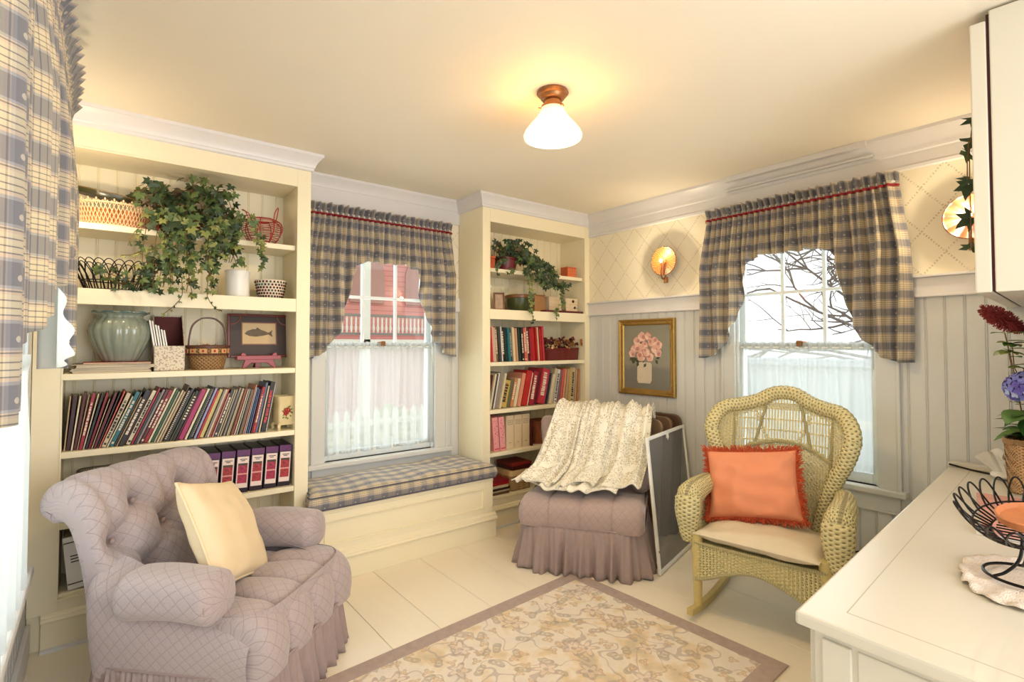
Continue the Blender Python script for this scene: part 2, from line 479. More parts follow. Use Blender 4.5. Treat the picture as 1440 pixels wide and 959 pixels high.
RAIL0, RAIL1 = 1.655, 1.765
# window openings: (from, to) along the wall, sill and head
WB = (1.189, 2.040, 0.60, 2.12)
WR = (1.012, 1.845, 0.60, 2.12)
WL = (1.18, 2.58, 0.55, 2.12)

def wall_with_window(name, P, s0, s1, win, paper, flipz=0.0, phase=0.0, front=True):
    a, b, z0, z1 = win
    mb = MB()
    for q0, q1, y0, y1 in ((s0, a, 0, RAIL0), (b, s1, 0, RAIL0), (a, b, 0, z0)):
        beadboard(mb, q0, q1, y0, y1, P, 0, phase=phase)
    def rect(q0, q1, y0, y1, m, d=0.0): mb.add([P(q0, d, y0), P(q1, d, y0), P(q1, d, y1), P(q0, d, y1)], [(0, 1, 2, 3)], m)
    for q0, q1, y0, y1 in ((s0, a, RAIL0, HC), (b, s1, RAIL0, HC), (a, b, z1, HC)): rect(q0, q1, y0, y1, 1)
    D = -0.16                                           # reveal and outer skin
    for q0, q1, y0, y1 in ((s0 - 0.1, a, -0.3, HC), (b, s1 + 0.1, -0.3, HC), (a, b, -0.3, z0), (a, b, z1, HC)): rect(q0, q1, y0, y1, 2, D)
    for q in (a, b): mb.add([P(q, 0, z0), P(q, D, z0), P(q, D, z1), P(q, 0, z1)], [(0, 1, 2, 3)], 2)
    for z in (z0, z1): mb.add([P(a, 0, z), P(b, 0, z), P(b, D, z), P(a, D, z)], [(0, 1, 2, 3)], 2)
    return structure(mb.build(name, [GREYW, paper, SASHW], smooth=False))
PB = lambda s, d, z: (s, YB - d, z)
PR = lambda s, d, z: (XR - d, s, z)
PL = lambda s, d, z: (XL + d, s, z)
wall_with_window('wall_back', PB, XL, XR, WB, PAPER_X, phase=0.02)
wall_with_window('wall_right', PR, YF, YB, WR, PAPER_Y, phase=0.549)
wall_with_window('wall_left', PL, YF, YB, WL, PAPER_Y, phase=0.03)
# short return wall behind the camera; the rest of that side is left open to let sky and fill light in
mb = MB(); mb.box(2.25, -0.36, 0, XR, -0.24, HC); structure(mb.build('wall_front', GREYW, smooth=False))

def pbox(mb, P, s0, s1, d0, d1, z0, z1, m=0):
    vs = [P(s, d, z) for z in (z0, z1) for d in (d0, d1) for s in (s0, s1)]
    mb.add(vs, [(0, 2, 3, 1), (4, 5, 7, 6), (0, 1, 5, 4), (2, 6, 7, 3), (0, 4, 6, 2), (1, 3, 7, 5)], m)

# chair rail, baseboard
mb = MB()
for s0, s1 in ((-0.24, WR[0] - 0.10), (WR[1] + 0.10, 3.2)):
    pbox(mb, PR, s0, s1, 0, 0.018, RAIL0, RAIL1 - 0.012); pbox(mb, PR, s0, s1, 0, 0.036, RAIL1 - 0.014, RAIL1); pbox(mb, PR, s0, s1, 0, 0.024, RAIL0 - 0.008, RAIL0 + 0.006)
structure(mb.build('trim_1', TRIMW, smooth=False, bevel=0.003))
mb = MB()
for s0, s1 in ((WB[1] + 0.105, 2.258), (0.987, WB[0] - 0.085)): pbox(mb, PB, s0, s1, 0, 0.02, RAIL0, RAIL1)
structure(mb.build('trim_2', TRIMW, smooth=False, bevel=0.003))
mb = MB(); pbox(mb, PR, -0.24, 3.2, 0, 0.018, 0, 0.14); pbox(mb, PR, -0.24, 3.2, 0, 0.012, 0.14, 0.16)
structure(mb.build('baseboard_right', TRIMW, smooth=False, bevel=0.003))
mb = MB(); pbox(mb, PL, YF, 3.2, 0, 0.018, 0, 0.14); structure(mb.build('baseboard_left', TRIMW, smooth=False, bevel=0.003))

def sweep(mb, path, prof, m=0):
    """path: XY points with the room to the RIGHT of travel; prof: (out, z)"""
    P = [Vector((x, y)) for x, y in path]; n = len(P); rows = []
    for i in range(n):
        d0 = (P[i] - P[i - 1]).normalized() if i else None
        d1 = (P[i + 1] - P[i]).normalized() if i < n - 1 else None
        n0 = Vector((d0.y, -d0.x)) if d0 is not None else None; n1 = Vector((d1.y, -d1.x)) if d1 is not None else None
        if n0 is None: mm = n1
        elif n1 is None: mm = n0
        else:
            mm = (n0 + n1); mm = mm / (1 + n0.dot(n1))
        rows.append([(P[i].x + mm.x * o, P[i].y + mm.y * o, z) for o, z in prof])
    k = len(prof); vs = [p for r in rows for p in r]
    mb.add(vs, [(i * k + j, i * k + j + 1, (i + 1) * k + j + 1, (i + 1) * k + j) for i in range(n - 1) for j in range(k - 1)], m)
def cove(o0, o1, z0, z1, n=6):
    return [(o1 - (o1 - o0) * cos(pi / 2 * i / n), z0 + (z1 - z0) * sin(pi / 2 * i / n)) for i in range(n + 1)][0:]
crown = [(0, 2.44), (0.012, 2.445), (0.014, 2.458), (0.018, 2.462)] + [(0.018 + 0.036 * (i / 6) ** 1.6, 2.462 + 0.06 * (i / 6)) for i in range(7)] + [(0.058, 2.522), (0.060, 2.54), (0, 2.54)]
mb = MB()
sweep(mb, [(XL, 3.2), (0.987, 3.2), (0.987, 3.54), (2.258, 3.54), (2.258, 3.2), (3.43, 3.2)], crown)
structure(mb.build('trim_3', TRIMW, angle=30))
frieze = [(0, 2.345), (0.014, 2.35), (0.016, 2.365), (0.012, 2.37), (0.012, 2.432), (0.022, 2.438), (0.026, 2.452)] + [(0.026 + 0.05 * (i / 6) ** 1.6, 2.455 + 0.068 * (i / 6)) for i in range(7)] + [(0.08, 2.523), (0.082, 2.54), (0, 2.54)]
mb = MB(); sweep(mb, [(3.43, 3.2), (3.43, -0.24)], frieze)
structure(mb.build('trim_4', TRIMW, angle=30))
mb = MB(); pbox(mb, PB, 0.987, 2.258, 0, 0.014, 2.355, 2.45); structure(mb.build('trim_5', TRIMW, smooth=False))
mb = MB(); sweep(mb, [(XL, -0.3), (XL, 3.2)], frieze); structure(mb.build('trim_6', TRIMW, angle=30))
# stepped cornice block that stands out above the right-hand window
mb = MB()
pbox(mb, PR, 1.02, 1.86, 0.05, 0.096, 2.505, 2.54); pbox(mb, PR, 1.00, 1.88, 0.02, 0.050, 2.452, 2.466)
structure(mb.build('trim_7', TRIMW, smooth=False, bevel=0.004))

# ---------------------------------------------------------------- windows: casing, stool, apron, sashes, panes
def make_window(no, P, win, cas=(0.085, 0.085), stool=True, cols=3):
    a, b, z0, z1 = win
    root = bpy.data.objects.new('window_%d' % no, None); COL.objects.link(root); structure(root)
    mb = MB()
    pbox(mb, P, a - cas[0], a + 0.004, 0, 0.02, z0 - 0.02, z1 + 0.09); pbox(mb, P, b - 0.004, b + cas[1], 0, 0.02, z0 - 0.02, z1 + 0.09)
    pbox(mb, P, a, b, 0, 0.02, z1 - 0.004, z1 + 0.09)
    for q0, q1 in ((a - cas[0] - 0.008, a - cas[0] + 0.01), (b + cas[1] - 0.01, b + cas[1] + 0.008)): pbox(mb, P, q0, q1, 0, 0.028, z0 - 0.02, z1 + 0.09)
    structure(mb.build('casing', GREYW if no != 3 else SASHW, root, smooth=False, bevel=0.003))
    if stool:
        mb = MB(); pbox(mb, P, a - cas[0] - 0.035, b + cas[1] + 0.035, -0.06, 0.058, z0 - 0.034, z0)
        structure(mb.build('stool', GREYW, root, smooth=False, bevel=0.008))
        mb = MB(); pbox(mb, P, a - cas[0], b + cas[1], 0, 0.018, z0 - 0.125, z0 - 0.034); pbox(mb, P, a - cas[0], b + cas[1], 0, 0.026, z0 - 0.132, z0 - 0.12)
        structure(mb.build('apron', GREYW, root, smooth=False, bevel=0.003))
    zm = 1.375; st = 0.042
    mb = MB()
    d0, d1 = -0.055, -0.030                              # lower sash in front
    pbox(mb, P, a, a + st, d0, d1, z0, zm + 0.03); pbox(mb, P, b - st, b, d0, d1, z0, zm + 0.03)
    pbox(mb, P, a + st, b - st, d0, d1, z0, z0 + 0.06); pbox(mb, P, a + st, b - st, d0, d1, zm - 0.012, zm + 0.03)
    structure(mb.build('lower_sash', SASHW, root, smooth=False, bevel=0.003))
    mb = MB(); e0, e1 = -0.085, -0.060                   # upper sash with glazing bars
    pbox(mb, P, a, a + st, e0, e1, zm - 0.01, z1); pbox(mb, P, b - st, b, e0, e1, zm - 0.01, z1)
    pbox(mb, P, a + st, b - st, e0, e1, z1 - 0.045, z1); pbox(mb, P, a + st, b - st, e0, e1, zm - 0.01, zm + 0.03)
    for k in range(1, cols):
        s = a + st + (b - a - 2 * st) * k / cols; pbox(mb, P, s - 0.010, s + 0.010, e0, e1, zm + 0.03, z1 - 0.045)
    zz = 1.735; pbox(mb, P, a + st, b - st, e0 + 0.002, e1 - 0.002, zz - 0.010, zz + 0.010)
    structure(mb.build('upper_sash', SASHW, root, smooth=False, bevel=0.003))
    mb = MB()
    for s0, s1, w in ((a, a + 0.02, -0.025), (b - 0.02, b, -0.025), (a, a + 0.025, -0.11), (b - 0.025, b, -0.11)): pbox(mb, P, s0, s1, w, w + 0.015, z0, z1)
    structure(mb.build('parting_stop', SASHW, root, smooth=False, bevel=0.002))
    mb = MB(); pbox(mb, P, a + st - 0.004, b - st + 0.004, -0.044, -0.041, z0 + 0.05, zm); pbox(mb, P, a + st - 0.004, b - st + 0.004, -0.074, -0.071, zm + 0.02, z1 - 0.04)
    structure(mb.build('pane', GLASS, root, smooth=False))
    mb = MB(); c = (a + b) / 2; pbox(mb, P, c - 0.03, c + 0.03, -0.055, -0.02, zm + 0.028, zm + 0.04); pbox(mb, P, c - 0.012, c + 0.02, -0.03, -0.005, zm + 0.01, zm + 0.045)
    structure(mb.build('sash_lock', BRONZE, root, smooth=False, bevel=0.003))
    return root
make_window(1, PB, WB, (0.08, 0.10))
make_window(2, PR, WR, (0.10, 0.085))
make_window(3, PL, WL, (0.09, 0.11))

# ---------------------------------------------------------------- bookcases
SH = [0.236, 0.566, 0.893, 1.258, 1.666, 1.987]          # tops of bottom, three shelves, fixed beam, top shelf
def bookcase(x0, x1, i0, i1, label, fill=None):
    root = thing('bookcase', label, 'bookcase', ((x0 + x1) / 2, 3.36, 0), group='built-in bookcases')
    Y0, Y1 = 3.2, 3.532
    def P(name, boxes, mat=CREAM, bev=0.002):
        mb = MB()
        for b in boxes: mb.box(*b)
        return mb.build(name, mat, root, world=True, smooth=False, bevel=bev)
    fx0 = fill if fill is not None else x0
    P('face_frame', [(fx0, Y0, 0.165, i0, Y0 + 0.022, 2.47), (i1, Y0, 0.165, x1, Y0 + 0.022, 2.47), (i0, Y0, 2.336, i1, Y0 + 0.022, 2.47), (i0, Y0, 1.589, i1, Y0 + 0.022, 1.666), (i0, Y0, 0.165, i1, Y0 + 0.022, 0.222)])
    bd = 0.007
    P('bead', [(i0, Y0 - 0.004, 2.336, i1, Y0 + 0.004, 2.336 + bd), (i0 - bd, Y0 - 0.004, 0.222, i0, Y0 + 0.004, 2.343), (i1, Y0 - 0.004, 0.222, i1 + bd, Y0 + 0.004, 2.343), (i0 - bd, Y0 - 0.004, 0.215, i1 + bd, Y0 + 0.004, 0.222)], bev=0.0015)
    P('side_panel', [(fx0, Y0 + 0.022, 0, i0 - 0.002, Y1, 2.538)]); P('side_panel', [(i1 + 0.002, Y0 + 0.022, 0, x1, Y1, 2.538)])
    mb = MB(); beadboard(mb, i0 - 0.002, i1 + 0.002, 0.2, 2.34, lambda s, d, z: (s, 3.512 - d, z), phase=i0 + 0.03); mb.box(i0 - 0.002, 3.517, 0.2, i1 + 0.002, 3.53, 2.34)
    mb.build('back_panel', CREAM, root, world=True, smooth=False)
    P('top_panel', [(i0 - 0.002, Y0 + 0.022, 2.337, i1 + 0.002, 3.512, 2.36)])
    for k, z in enumerate(SH):
        th = 0.03 if k not in (4,) else 0.025
        P('shelf', [(i0 - 0.001, Y0 + (0.004 if k in (1, 2, 3) else 0.022 if k in (0, 4) else 0.03), z - th, i1 + 0.001, 3.511, z)], bev=0.003)
    P('base_board', [(fx0 + 0.05 if fill is not None else x0, 3.188, 0, x1, Y0 + 0.02, 0.135)])
    mb = MB(); pr = [(3.2, 0.132), (3.176, 0.132), (3.172, 0.140), (3.176, 0.150), (3.184, 0.153), (3.186, 0.160), (3.192, 0.165), (3.2, 0.168)]
    xa = fx0 + 0.05 if fill is not None else x0
    mb.prism(pr, lambda u, v, w: (w, u, v), xa, x1); mb.build('base_moulding', CREAM, root, world=True, angle=25)
    mb = MB(); pr = [(3.188, 0), (3.176, 0), (3.178, 0.010), (3.188, 0.016)]
    mb.prism(pr, lambda u, v, w: (w, u, v), xa, x1); mb.build('shoe_moulding', GREYW, root, world=True, angle=25)
    return root
bookcase(-0.179, 0.987, -0.131, 0.908, 'cream built-in bookcase with the big ribbed pot and long magazine row, by the left wall', fill=-0.238)
bookcase(2.258, 3.428, 2.327, 3.363, 'cream built-in bookcase in the corner, behind the mauve slipper chair')

# ---------------------------------------------------------------- window seat and its cushion
root = thing('window_bench', 'cream panelled window seat built between the two bookcases', 'window seat', (1.62, 3.3, 0))
mb = MB()
mb.box(0.974, 3.09, 0.0, 2.262, 3.168, 0.40); mb.box(0.99, 3.168, 0.0, 2.255, 3.535, 0.40); mb.build('body', CREAM, root, world=True, smooth=False, bevel=0.002)
mb = MB(); mb.box(0.955, 3.075, 0.402, 2.268, 3.19, 0.428); mb.box(0.99, 3.19, 0.402, 2.255, 3.535, 0.428); mb.build('seat_board', CREAM, root, world=True, smooth=False, bevel=0.004)
mb = MB()
x0, x1 = 0.97, 2.266
for b in ((x0, 3.078, 0.0, x0 + 0.075, 3.1, 0.402), (x1 - 0.075, 3.078, 0.0, x1, 3.1, 0.402), (x0 + 0.075, 3.078, 0.362, x1 - 0.075, 3.1, 0.402), (x0 + 0.075, 3.078, 0.155, x1 - 0.075, 3.1, 0.215)): mb.box(*b)
mb.build('front_frame', CREAM, root, world=True, smooth=False, bevel=0.002)
mb = MB()
a0, a1, b0, b1 = x0 + 0.075, x1 - 0.075, 0.215, 0.362
for b in ((a0, 3.074, b0, a1, 3.094, b0 + 0.008), (a0, 3.074, b1 - 0.008, a1, 3.094, b1), (a0, 3.074, b0, a0 + 0.008, 3.094, b1), (a1 - 0.008, 3.074, b0, a1, 3.094, b1)): mb.box(*b)
mb.build('panel_moulding', CREAM, root, world=True, smooth=False, bevel=0.003)
mb = MB(); pr = [(3.08, 0.128), (3.050, 0.128), (3.046, 0.136), (3.050, 0.146), (3.060, 0.150), (3.062, 0.162), (3.072, 0.168), (3.08, 0.176)]
mb.prism(pr, lambda u, v, w: (w, u, v), x0 - 0.004, x1 + 0.022); mb.build('base_moulding', CREAM, root, world=True, angle=25)
mb = MB(); mb.box(x0, 3.062, 0, x1 + 0.02, 3.1, 0.13); mb.box(x1 + 0.0, 3.1, 0, x1 + 0.02, 3.176, 0.13); mb.build('base_board', CREAM, root, world=True, smooth=False, bevel=0.002)

root = thing('seat_cushion', 'long blue and cream plaid box cushion lying on the window seat', 'cushion', (1.62, 3.3, 0.428))
def cush(u, v, top):
    x = 0.985 + 1.262 * u; y = 3.062 + 0.43 * v
    if v < 0.2:                                        # the front strip wraps past both bookcase corners
        k = (0.2 - v) / 0.2; x += (2 * u - 1) * 0.028 * min(1, k * 2)
    e = min(u, 1 - u) * 1.262; g = min(v, 1 - v) * 0.43; ed = min(1, min(e, g) / 0.05)
    puff = 0.030 * sqrt(max(0, 1 - (1 - ed) ** 2)) * (0.72 + 0.5 * noise.noise((x * 3.1, y * 5, 0)) + 0.16 * sin(x * 17 + y * 5))
    return (x, y, 0.428 + (0.082 + puff if top else 0.0))
NU, NV = 90, 26
mb = MB()
k0 = mb.grid(lambda u, v: cush(u, v, True), NU, NV, uvfn=lambda u, v: (u * 1.3, v * 0.45))
mb.build('top_panel', PLAID, root, world=True, sub=0)
def ring(n):
    out = []
    for i in range(n + 1): out.append((i / n, 0.0))
    for i in range(1, 12): out.append((1.0, i / 11))
    for i in range(1, n + 1): out.append((1 - i / n, 1.0))
    for i in range(1, 11): out.append((0.0, 1 - i / 11))
    return out
R_ = ring(60); n = len(R_)
mb = MB()
def side(u, v):
    i = int(round(u * n)) % n; a, b = R_[i]; p = cush(a, b, True); q = cush(a, b, False)
    bul = 0.012 * sin(pi * v); cx, cy = 1.62, 3.277
    ox = (1 if a == 1 else -1 if a == 0 else 0); oy = (-1 if b == 0 else 1 if b == 1 else 0)
    return (p[0] + ox * bul, p[1] + oy * bul, q[2] + (p[2] - q[2]) * v)
acc = [0.0]
for i in range(1, n): acc.append(acc[-1] + (Vector(cush(*R_[i], True)) - Vector(cush(*R_[i - 1], True))).length)
mb.grid(side, n, 6, uvfn=lambda u, v: (acc[int(round(u * n)) % n], 0.50 + v * 0.085), closed=True)
mb.build('boxing', PLAID, root, world=True)
WELT = paint('slate_welt', (86, 84, 96), 0.8, 0.1)
for top in (True, False):
    mb = MB(); pts = [Vector(cush(a, b, top)) + Vector((0, -0.004 if b == 0 else 0, 0.001 if top else 0.005)) for a, b in R_]
    mb.tube(pts, 0.0048, 6, closed=True); mb.build('welt', WELT, root, world=True)

# ---------------------------------------------------------------- curtains
def valance(name, P, s0, s1, ztop, label, seed, depth=0.07, flare=0.05, low_pts=None, fold=26, big=0.42, amp0=1.0, dep=None, headk=1.0, cord=True):
    """gathered plaid swag: long tails at both ends, a high scalloped middle"""
    Wd = s1 - s0; rnd = random.Random(seed)
    loc = P((s0 + s1) / 2, 0.0, ztop)
    root = thing(name, label, 'curtain', loc, group='plaid valances')
    def low(u):
        if low_pts: return interp(s0 + Wd * u, [q[0] for q in low_pts], [q[1] for q in low_pts])
        d = min(u, 1 - u) * Wd
        z = interp(d, [0, .05, .11, .15, .20, .245, .275, .295, .315, .345, .39], [1.30, 1.30, 1.325, 1.36, 1.44, 1.55, 1.67, 1.79, 1.88, 1.945, 1.965])
        if d > .37: z += 0.012 * abs(sin((d - .37) * 22))
        return z
    ph = [rnd.uniform(0, 6.28) for _ in range(6)]
    nf = Wd * fold
    def fn(u, v):
        zl = low(u); z = ztop - (ztop - zl) * v
        below = max(0.0, ztop - 0.07 - z)
        head = max(0.0, z - (ztop - 0.07)) / 0.07
        k = min(1, below / 0.35)
        amp = amp0 * (0.014 + 0.020 * k)
        rip = amp * (sin(u * nf * 2 * pi * (1 - 0.0 * k) + ph[0] + 1.3 * sin(u * 9 + ph[1])) * (1 - 0.55 * k) + 0.9 * k * sin(u * nf * big * 2 * pi + ph[2] + 0.8 * sin(u * 5 + ph[3])))
        d = (dep(s0 + Wd * u) if dep else depth) + rip + headk * head * (0.022 + 0.018 * sin(u * nf * 2 * pi + ph[4])) + 0.012 * k
        e = min(u, 1 - u) * Wd                           # ends turn back to the wall
        if e < 0.03: d *= (0.35 + 0.65 * e / 0.03)
        s = s0 + Wd * u + (2 * u - 1) * flare * k * (abs(2 * u - 1)) + 0.006 * k * sin(v * 6 + u * 40)
        return P(s, d, z + head * 0.006 * sin(u * nf * 4))
    mb = MB(); mb.grid(fn, 300, 34, uvfn=lambda u, v: (u * Wd * 1.35, (ztop - low(u)) * -v))
    mb.build('cloth', [PLAID, LINING], root, world=True, solid=0.003)
    mb = MB(); pts = []
    for i in range(121):
        u = i / 120; p = fn(u, 0.0); z = ztop - 0.07
        v = 0.07 / (ztop - low(u)); q = Vector(fn(u, v)); w = Vector(P(0, 0.012, 0)) - Vector(P(0, 0, 0)); pts.append(q + w)
    if cord: mb.tube(pts, 0.0075, 6); mb.build('red_cord', RED_CORD, root, world=True)
    mb = MB(); mb.tube([P(s0 + 0.02, depth - 0.01, ztop - 0.05), P(s1 - 0.02, depth - 0.01, ztop - 0.05)], 0.009, 8)
    for s in (s0 + 0.02, s1 - 0.02): mb.tube([P(s, 0.012, ztop - 0.05), P(s, depth - 0.01, ztop - 0.05)], 0.007, 6)
    mb.build('rod', WHITE, root, world=True)
    return root
def sheer(name, P, s0, s1, z0, z1, label, seed, d0=0.0, finial=False):
    rnd = random.Random(seed); Wd = s1 - s0; ph = [rnd.uniform(0, 6.28) for _ in range(5)]
    root = thing(name, label, 'curtain', P((s0 + s1) / 2, d0, z1), group='sheer cafe curtains')
    zr = z1 - 0.035
    def fn(u, v):
        z = z1 - (z1 - z0) * v; k = min(1, max(0, zr - z) / 0.25)
        a = 0.006 + 0.007 * k
        d = d0 + a * (sin(u * Wd * 2 * pi * 17 + ph[0] + sin(u * 13 + ph[1])) * (1 - 0.4 * k) + k * sin(u * Wd * 2 * pi * 6 + ph[2] + 1.4 * sin(u * 7 + ph[3])))
        if z > zr - 0.004: d += 0.006 * sin(u * Wd * 2 * pi * 34 + ph[4])
        return P(s0 + Wd * u + 0.006 * k * sin(u * 30 + v * 4), d, z + (0.004 * sin(u * 90) if v == 0 else 0))
    mb = MB(); mb.grid(fn, 200, 26, uvfn=lambda u, v: (u * Wd, v)); mb.build('cloth', SHEER, root, world=True)
    mb = MB(); mb.grid(lambda u, v: Vector(fn(u, 1 - 0.05 * v / (z1 - z0) * 1.0)) + (Vector(P(0, 0.002, 0)) - Vector(P(0, 0, 0))), 120, 2); mb.build('hem', SHEER, root, world=True)
    mb = MB(); mb.grid(lambda u, v: Vector(fn(u, 0.05 * v / (z1 - z0))) + (Vector(P(0, 0.002, 0)) - Vector(P(0, 0, 0))), 160, 3); mb.build('heading', SHEER, root, world=True)
    mb = MB(); mb.tube([P(s0 - 0.01, d0 - 0.002, zr), P(s1 + 0.01, d0 - 0.002, zr)], 0.005, 8); mb.build('rod', WHITE, root, world=True)
    if finial:
        c = P(s1 + 0.03, d0 + 0.02, zr)
        mb = MB(); mb.tube([P(s1 + 0.01, d0 - 0.002, zr), c], 0.005, 6); mb.lathe([(0.001, -.03), (.010, -.026), (.014, -.012), (.015, 0), (.012, .012), (.007, .02), (.009, .026), (.001, .034)], 14, c); mb.build('finial', BRONZE, root, world=True)
    return root
valance('plaid_valance', PB, 1.055, 2.165, 2.335, 'blue and cream plaid swag valance with red cord over the window seat', 5)
valance('plaid_valance', PR, 0.885, 2.03, 2.335, 'blue and cream plaid swag valance with red cord over the window behind the rocker', 8)
valance('plaid_valance', PL, 0.95, 2.76, 2.36, 'blue and cream plaid swag valance seen edge-on in the left foreground', 12, depth=0.115, flare=0.01, fold=15, big=0.20, amp0=0.68, headk=1.3, cord=False, dep=lambda s: interp(s, [1.0, 1.3, 1.6, 2.0, 2.4, 2.76], [0.100, 0.112, 0.128, 0.132, 0.132, 0.125]),
        low_pts=[(0.95, 1.27), (1.12, 1.28), (1.25, 1.36), (1.46, 1.46), (1.72, 1.53), (2.10, 1.66), (2.26, 1.70), (2.38, 1.62), (2.46, 1.48), (2.54, 1.36), (2.62, 1.31), (2.76, 1.30)])
sheer('cafe_curtain', PB, 1.193, 2.036, 0.64, 1.412, 'white sheer cafe curtain on the lower window above the window seat', 3, d0=-0.018)
sheer('cafe_curtain', PR, 1.016, 1.841, 0.66, 1.412, 'white sheer cafe curtain on the window behind the rocking chair', 4, d0=-0.018)
sheer('cafe_curtain', PL, 1.16, 2.52, 0.57, 1.36, 'white sheer cafe curtain at the left edge, its dark rod end showing', 6, d0=0.04, finial=False)
# ---------------------------------------------------------------- upholstery helpers (local frame: x = viewer's right when facing it, -y = front, z up)
def superell(a, b, p, n):
    out = []
    for i in range(n):
        t = 2 * pi * i / n; c, s = cos(t), sin(t)
        out.append((a * abs(c) ** (2 / p) * (1 if c >= 0 else -1), b * abs(s) ** (2 / p) * (1 if s >= 0 else -1)))
    return out
def ruffle(mb, outline, z0, z1, amp, nw, flare, cx=0, cy=0, nv=8, seed=1):
    rnd = random.Random(seed); N = 420
    P = [Vector((x, y)) for x, y in outline]; P.append(P[0]); Q, L = resample(P, N + 1); Q = Q[:-1]
    ph = [rnd.uniform(0, 6.28) for _ in range(4)]
    def fn(u, v):
        i = int(round(u * N)) % N; p = Q[i]; t = (Q[(i + 1) % N] - Q[i - 1]).normalized(); nn = Vector((t.y, -t.x))
        if nn.dot(p) < 0: nn = -nn
        a = 2 * pi * u * nw
        w = amp * v * (sin(a + ph[0] + 1.2 * sin(a * 0.31 + ph[1])) + 0.5 * sin(a * 1.9 + ph[2])) + 0.003 * sin(a * 2.6) * (1 - v)
        q = p + nn * (w + flare * v + 0.006)
        return (q.x, q.y, z1 + (z0 - z1) * v + (0.006 * sin(a * 0.5 + ph[3]) * v if v == 1 else 0))
    mb.grid(fn, N, nv, uvfn=lambda u, v: (u * L, v * (z1 - z0)), closed=True)
def tuft_field(buttons, creases, depth=0.05, sig=0.035, cd=0.02, cs=0.011):
    segs = [(Vector(a), Vector(b)) for a, b in creases]; bt = [Vector(b) for b in buttons]
    def f(x, s):
        p = Vector((x, s)); d = 0.0
        for b in bt:
            q = (p - b).length_squared
            if q < 0.03: d -= depth * exp(-q / (2 * sig * sig))
        for a, b in segs:
            ab = b - a; t = max(0, min(1, (p - a).dot(ab) / ab.length_squared)); q = (p - (a + ab * t)).length_squared
            if q < 0.004: d -= cd * exp(-q / (2 * cs * cs))
        return d
    return f
def slab_back(mb, front, rear, width, tuft=None, taper=None, nu=80, nv=110, rr=0.05, puff=0.0, uvs=1.0):
    """upholstered back: closed profile (front then rear, both as (y, z) lists) swept across the width with rounded ends"""
    F_, LF = resample([Vector(p) for p in spline(front, 14)], nv)
    B_, LB = resample([Vector(p) for p in spline(rear, 10)], 50)
    prof = F_ + B_[1:]; n = len(prof)
    acc = [0.0]
    for a, b in zip(prof, prof[1:]): acc.append(acc[-1] + (b - a).length)
    nor = []
    for i in range(n):
        t = prof[min(i + 1, n - 1)] - prof[max(i - 1, 0)]; t = t.normalized() if t.length > 1e-9 else Vector((0, 1)); nor.append(Vector((-t.y, t.x)))
    cen = sum((prof[i] for i in range(n)), Vector((0, 0))) / n
    flip = 1 if nor[nv // 3].dot(Vector((-1, 0.2))) > 0 else -1
    us = []
    for i in range(nu + 1): us.append(i / nu)
    def fn(i, j):
        u = us[i]; w = (taper(acc[j]) if taper else 1.0) * width
        x = (u - 0.5) * w; e = min(u, 1 - u) * w
        ins = 0.0
        if e < rr: ins = rr * (1 - sqrt(max(0, 1 - (1 - e / rr) ** 2)))
        d = -ins * 0.85
        if j < nv:
            if tuft: d += tuft(x, acc[j]) * min(1, e / 0.03)
            d += puff * min(1, e / 0.08)
        p = prof[j] + nor[j] * flip * d
        return (x, p.x, p.y)
    vs = []; uvs_ = []
    for j in range(n):
        for i in range(nu + 1): vs.append(fn(i, j)); uvs_.append((us[i] * width * uvs, acc[j] * uvs))
    m = nu + 1
    fs = [(j * m + i, j * m + i + 1, (j + 1) * m + i + 1, (j + 1) * m + i) for j in range(n - 1) for i in range(nu)]
    fs += [tuple(j * m for j in range(n)), tuple(j * m + nu for j in range(n))[::-1]]
    mb.add(vs, fs, 0, uvs_)
def sausage(mb, c0, c1, ra, rb, nu=40, nv=44, p=2.4, tuft=None, front_r=0.06, back_r=0.05, drop=0.0, uvs=1.0):
    """padded arm: superelliptic section (half width ra, half height rb) from c0 (back) to c1 (front)"""
    c0, c1 = Vector(c0), Vector(c1); L = (c1 - c0).length; t = (c1 - c0) / L
    sx = Vector((1, 0, 0)); up = sx.cross(t).normalized()
    if up.z < 0: up = -up
    sec = superell(1, 1, p, nu)
    def fn(u, v):
        i = int(round(u * nu)) % nu
        s = v * L; k = 1.0
        if L - s < front_r: k = sqrt(max(0, 1 - (1 - (L - s) / front_r) ** 2))
        if s < back_r: k = min(k, sqrt(max(0, 1 - (1 - s / back_r) ** 2)))
        k = 0.02 + 0.98 * k
        a, b = sec[i]
        dd = tuft(2 * pi * u, s) if tuft else 0
        return c0 + t * s + sx * (a * ra * k * (1 + dd)) + up * (b * rb * k * (1 + dd) + drop * sin(pi * v))
    def vv(v):
        return 0.5 - 0.5 * cos(pi * v)
    mb.grid(lambda u, v: fn(u, vv(v)), nu, nv, uvfn=lambda u, v: (u * 2 * pi * ra * uvs, vv(v) * L * uvs), closed=True)
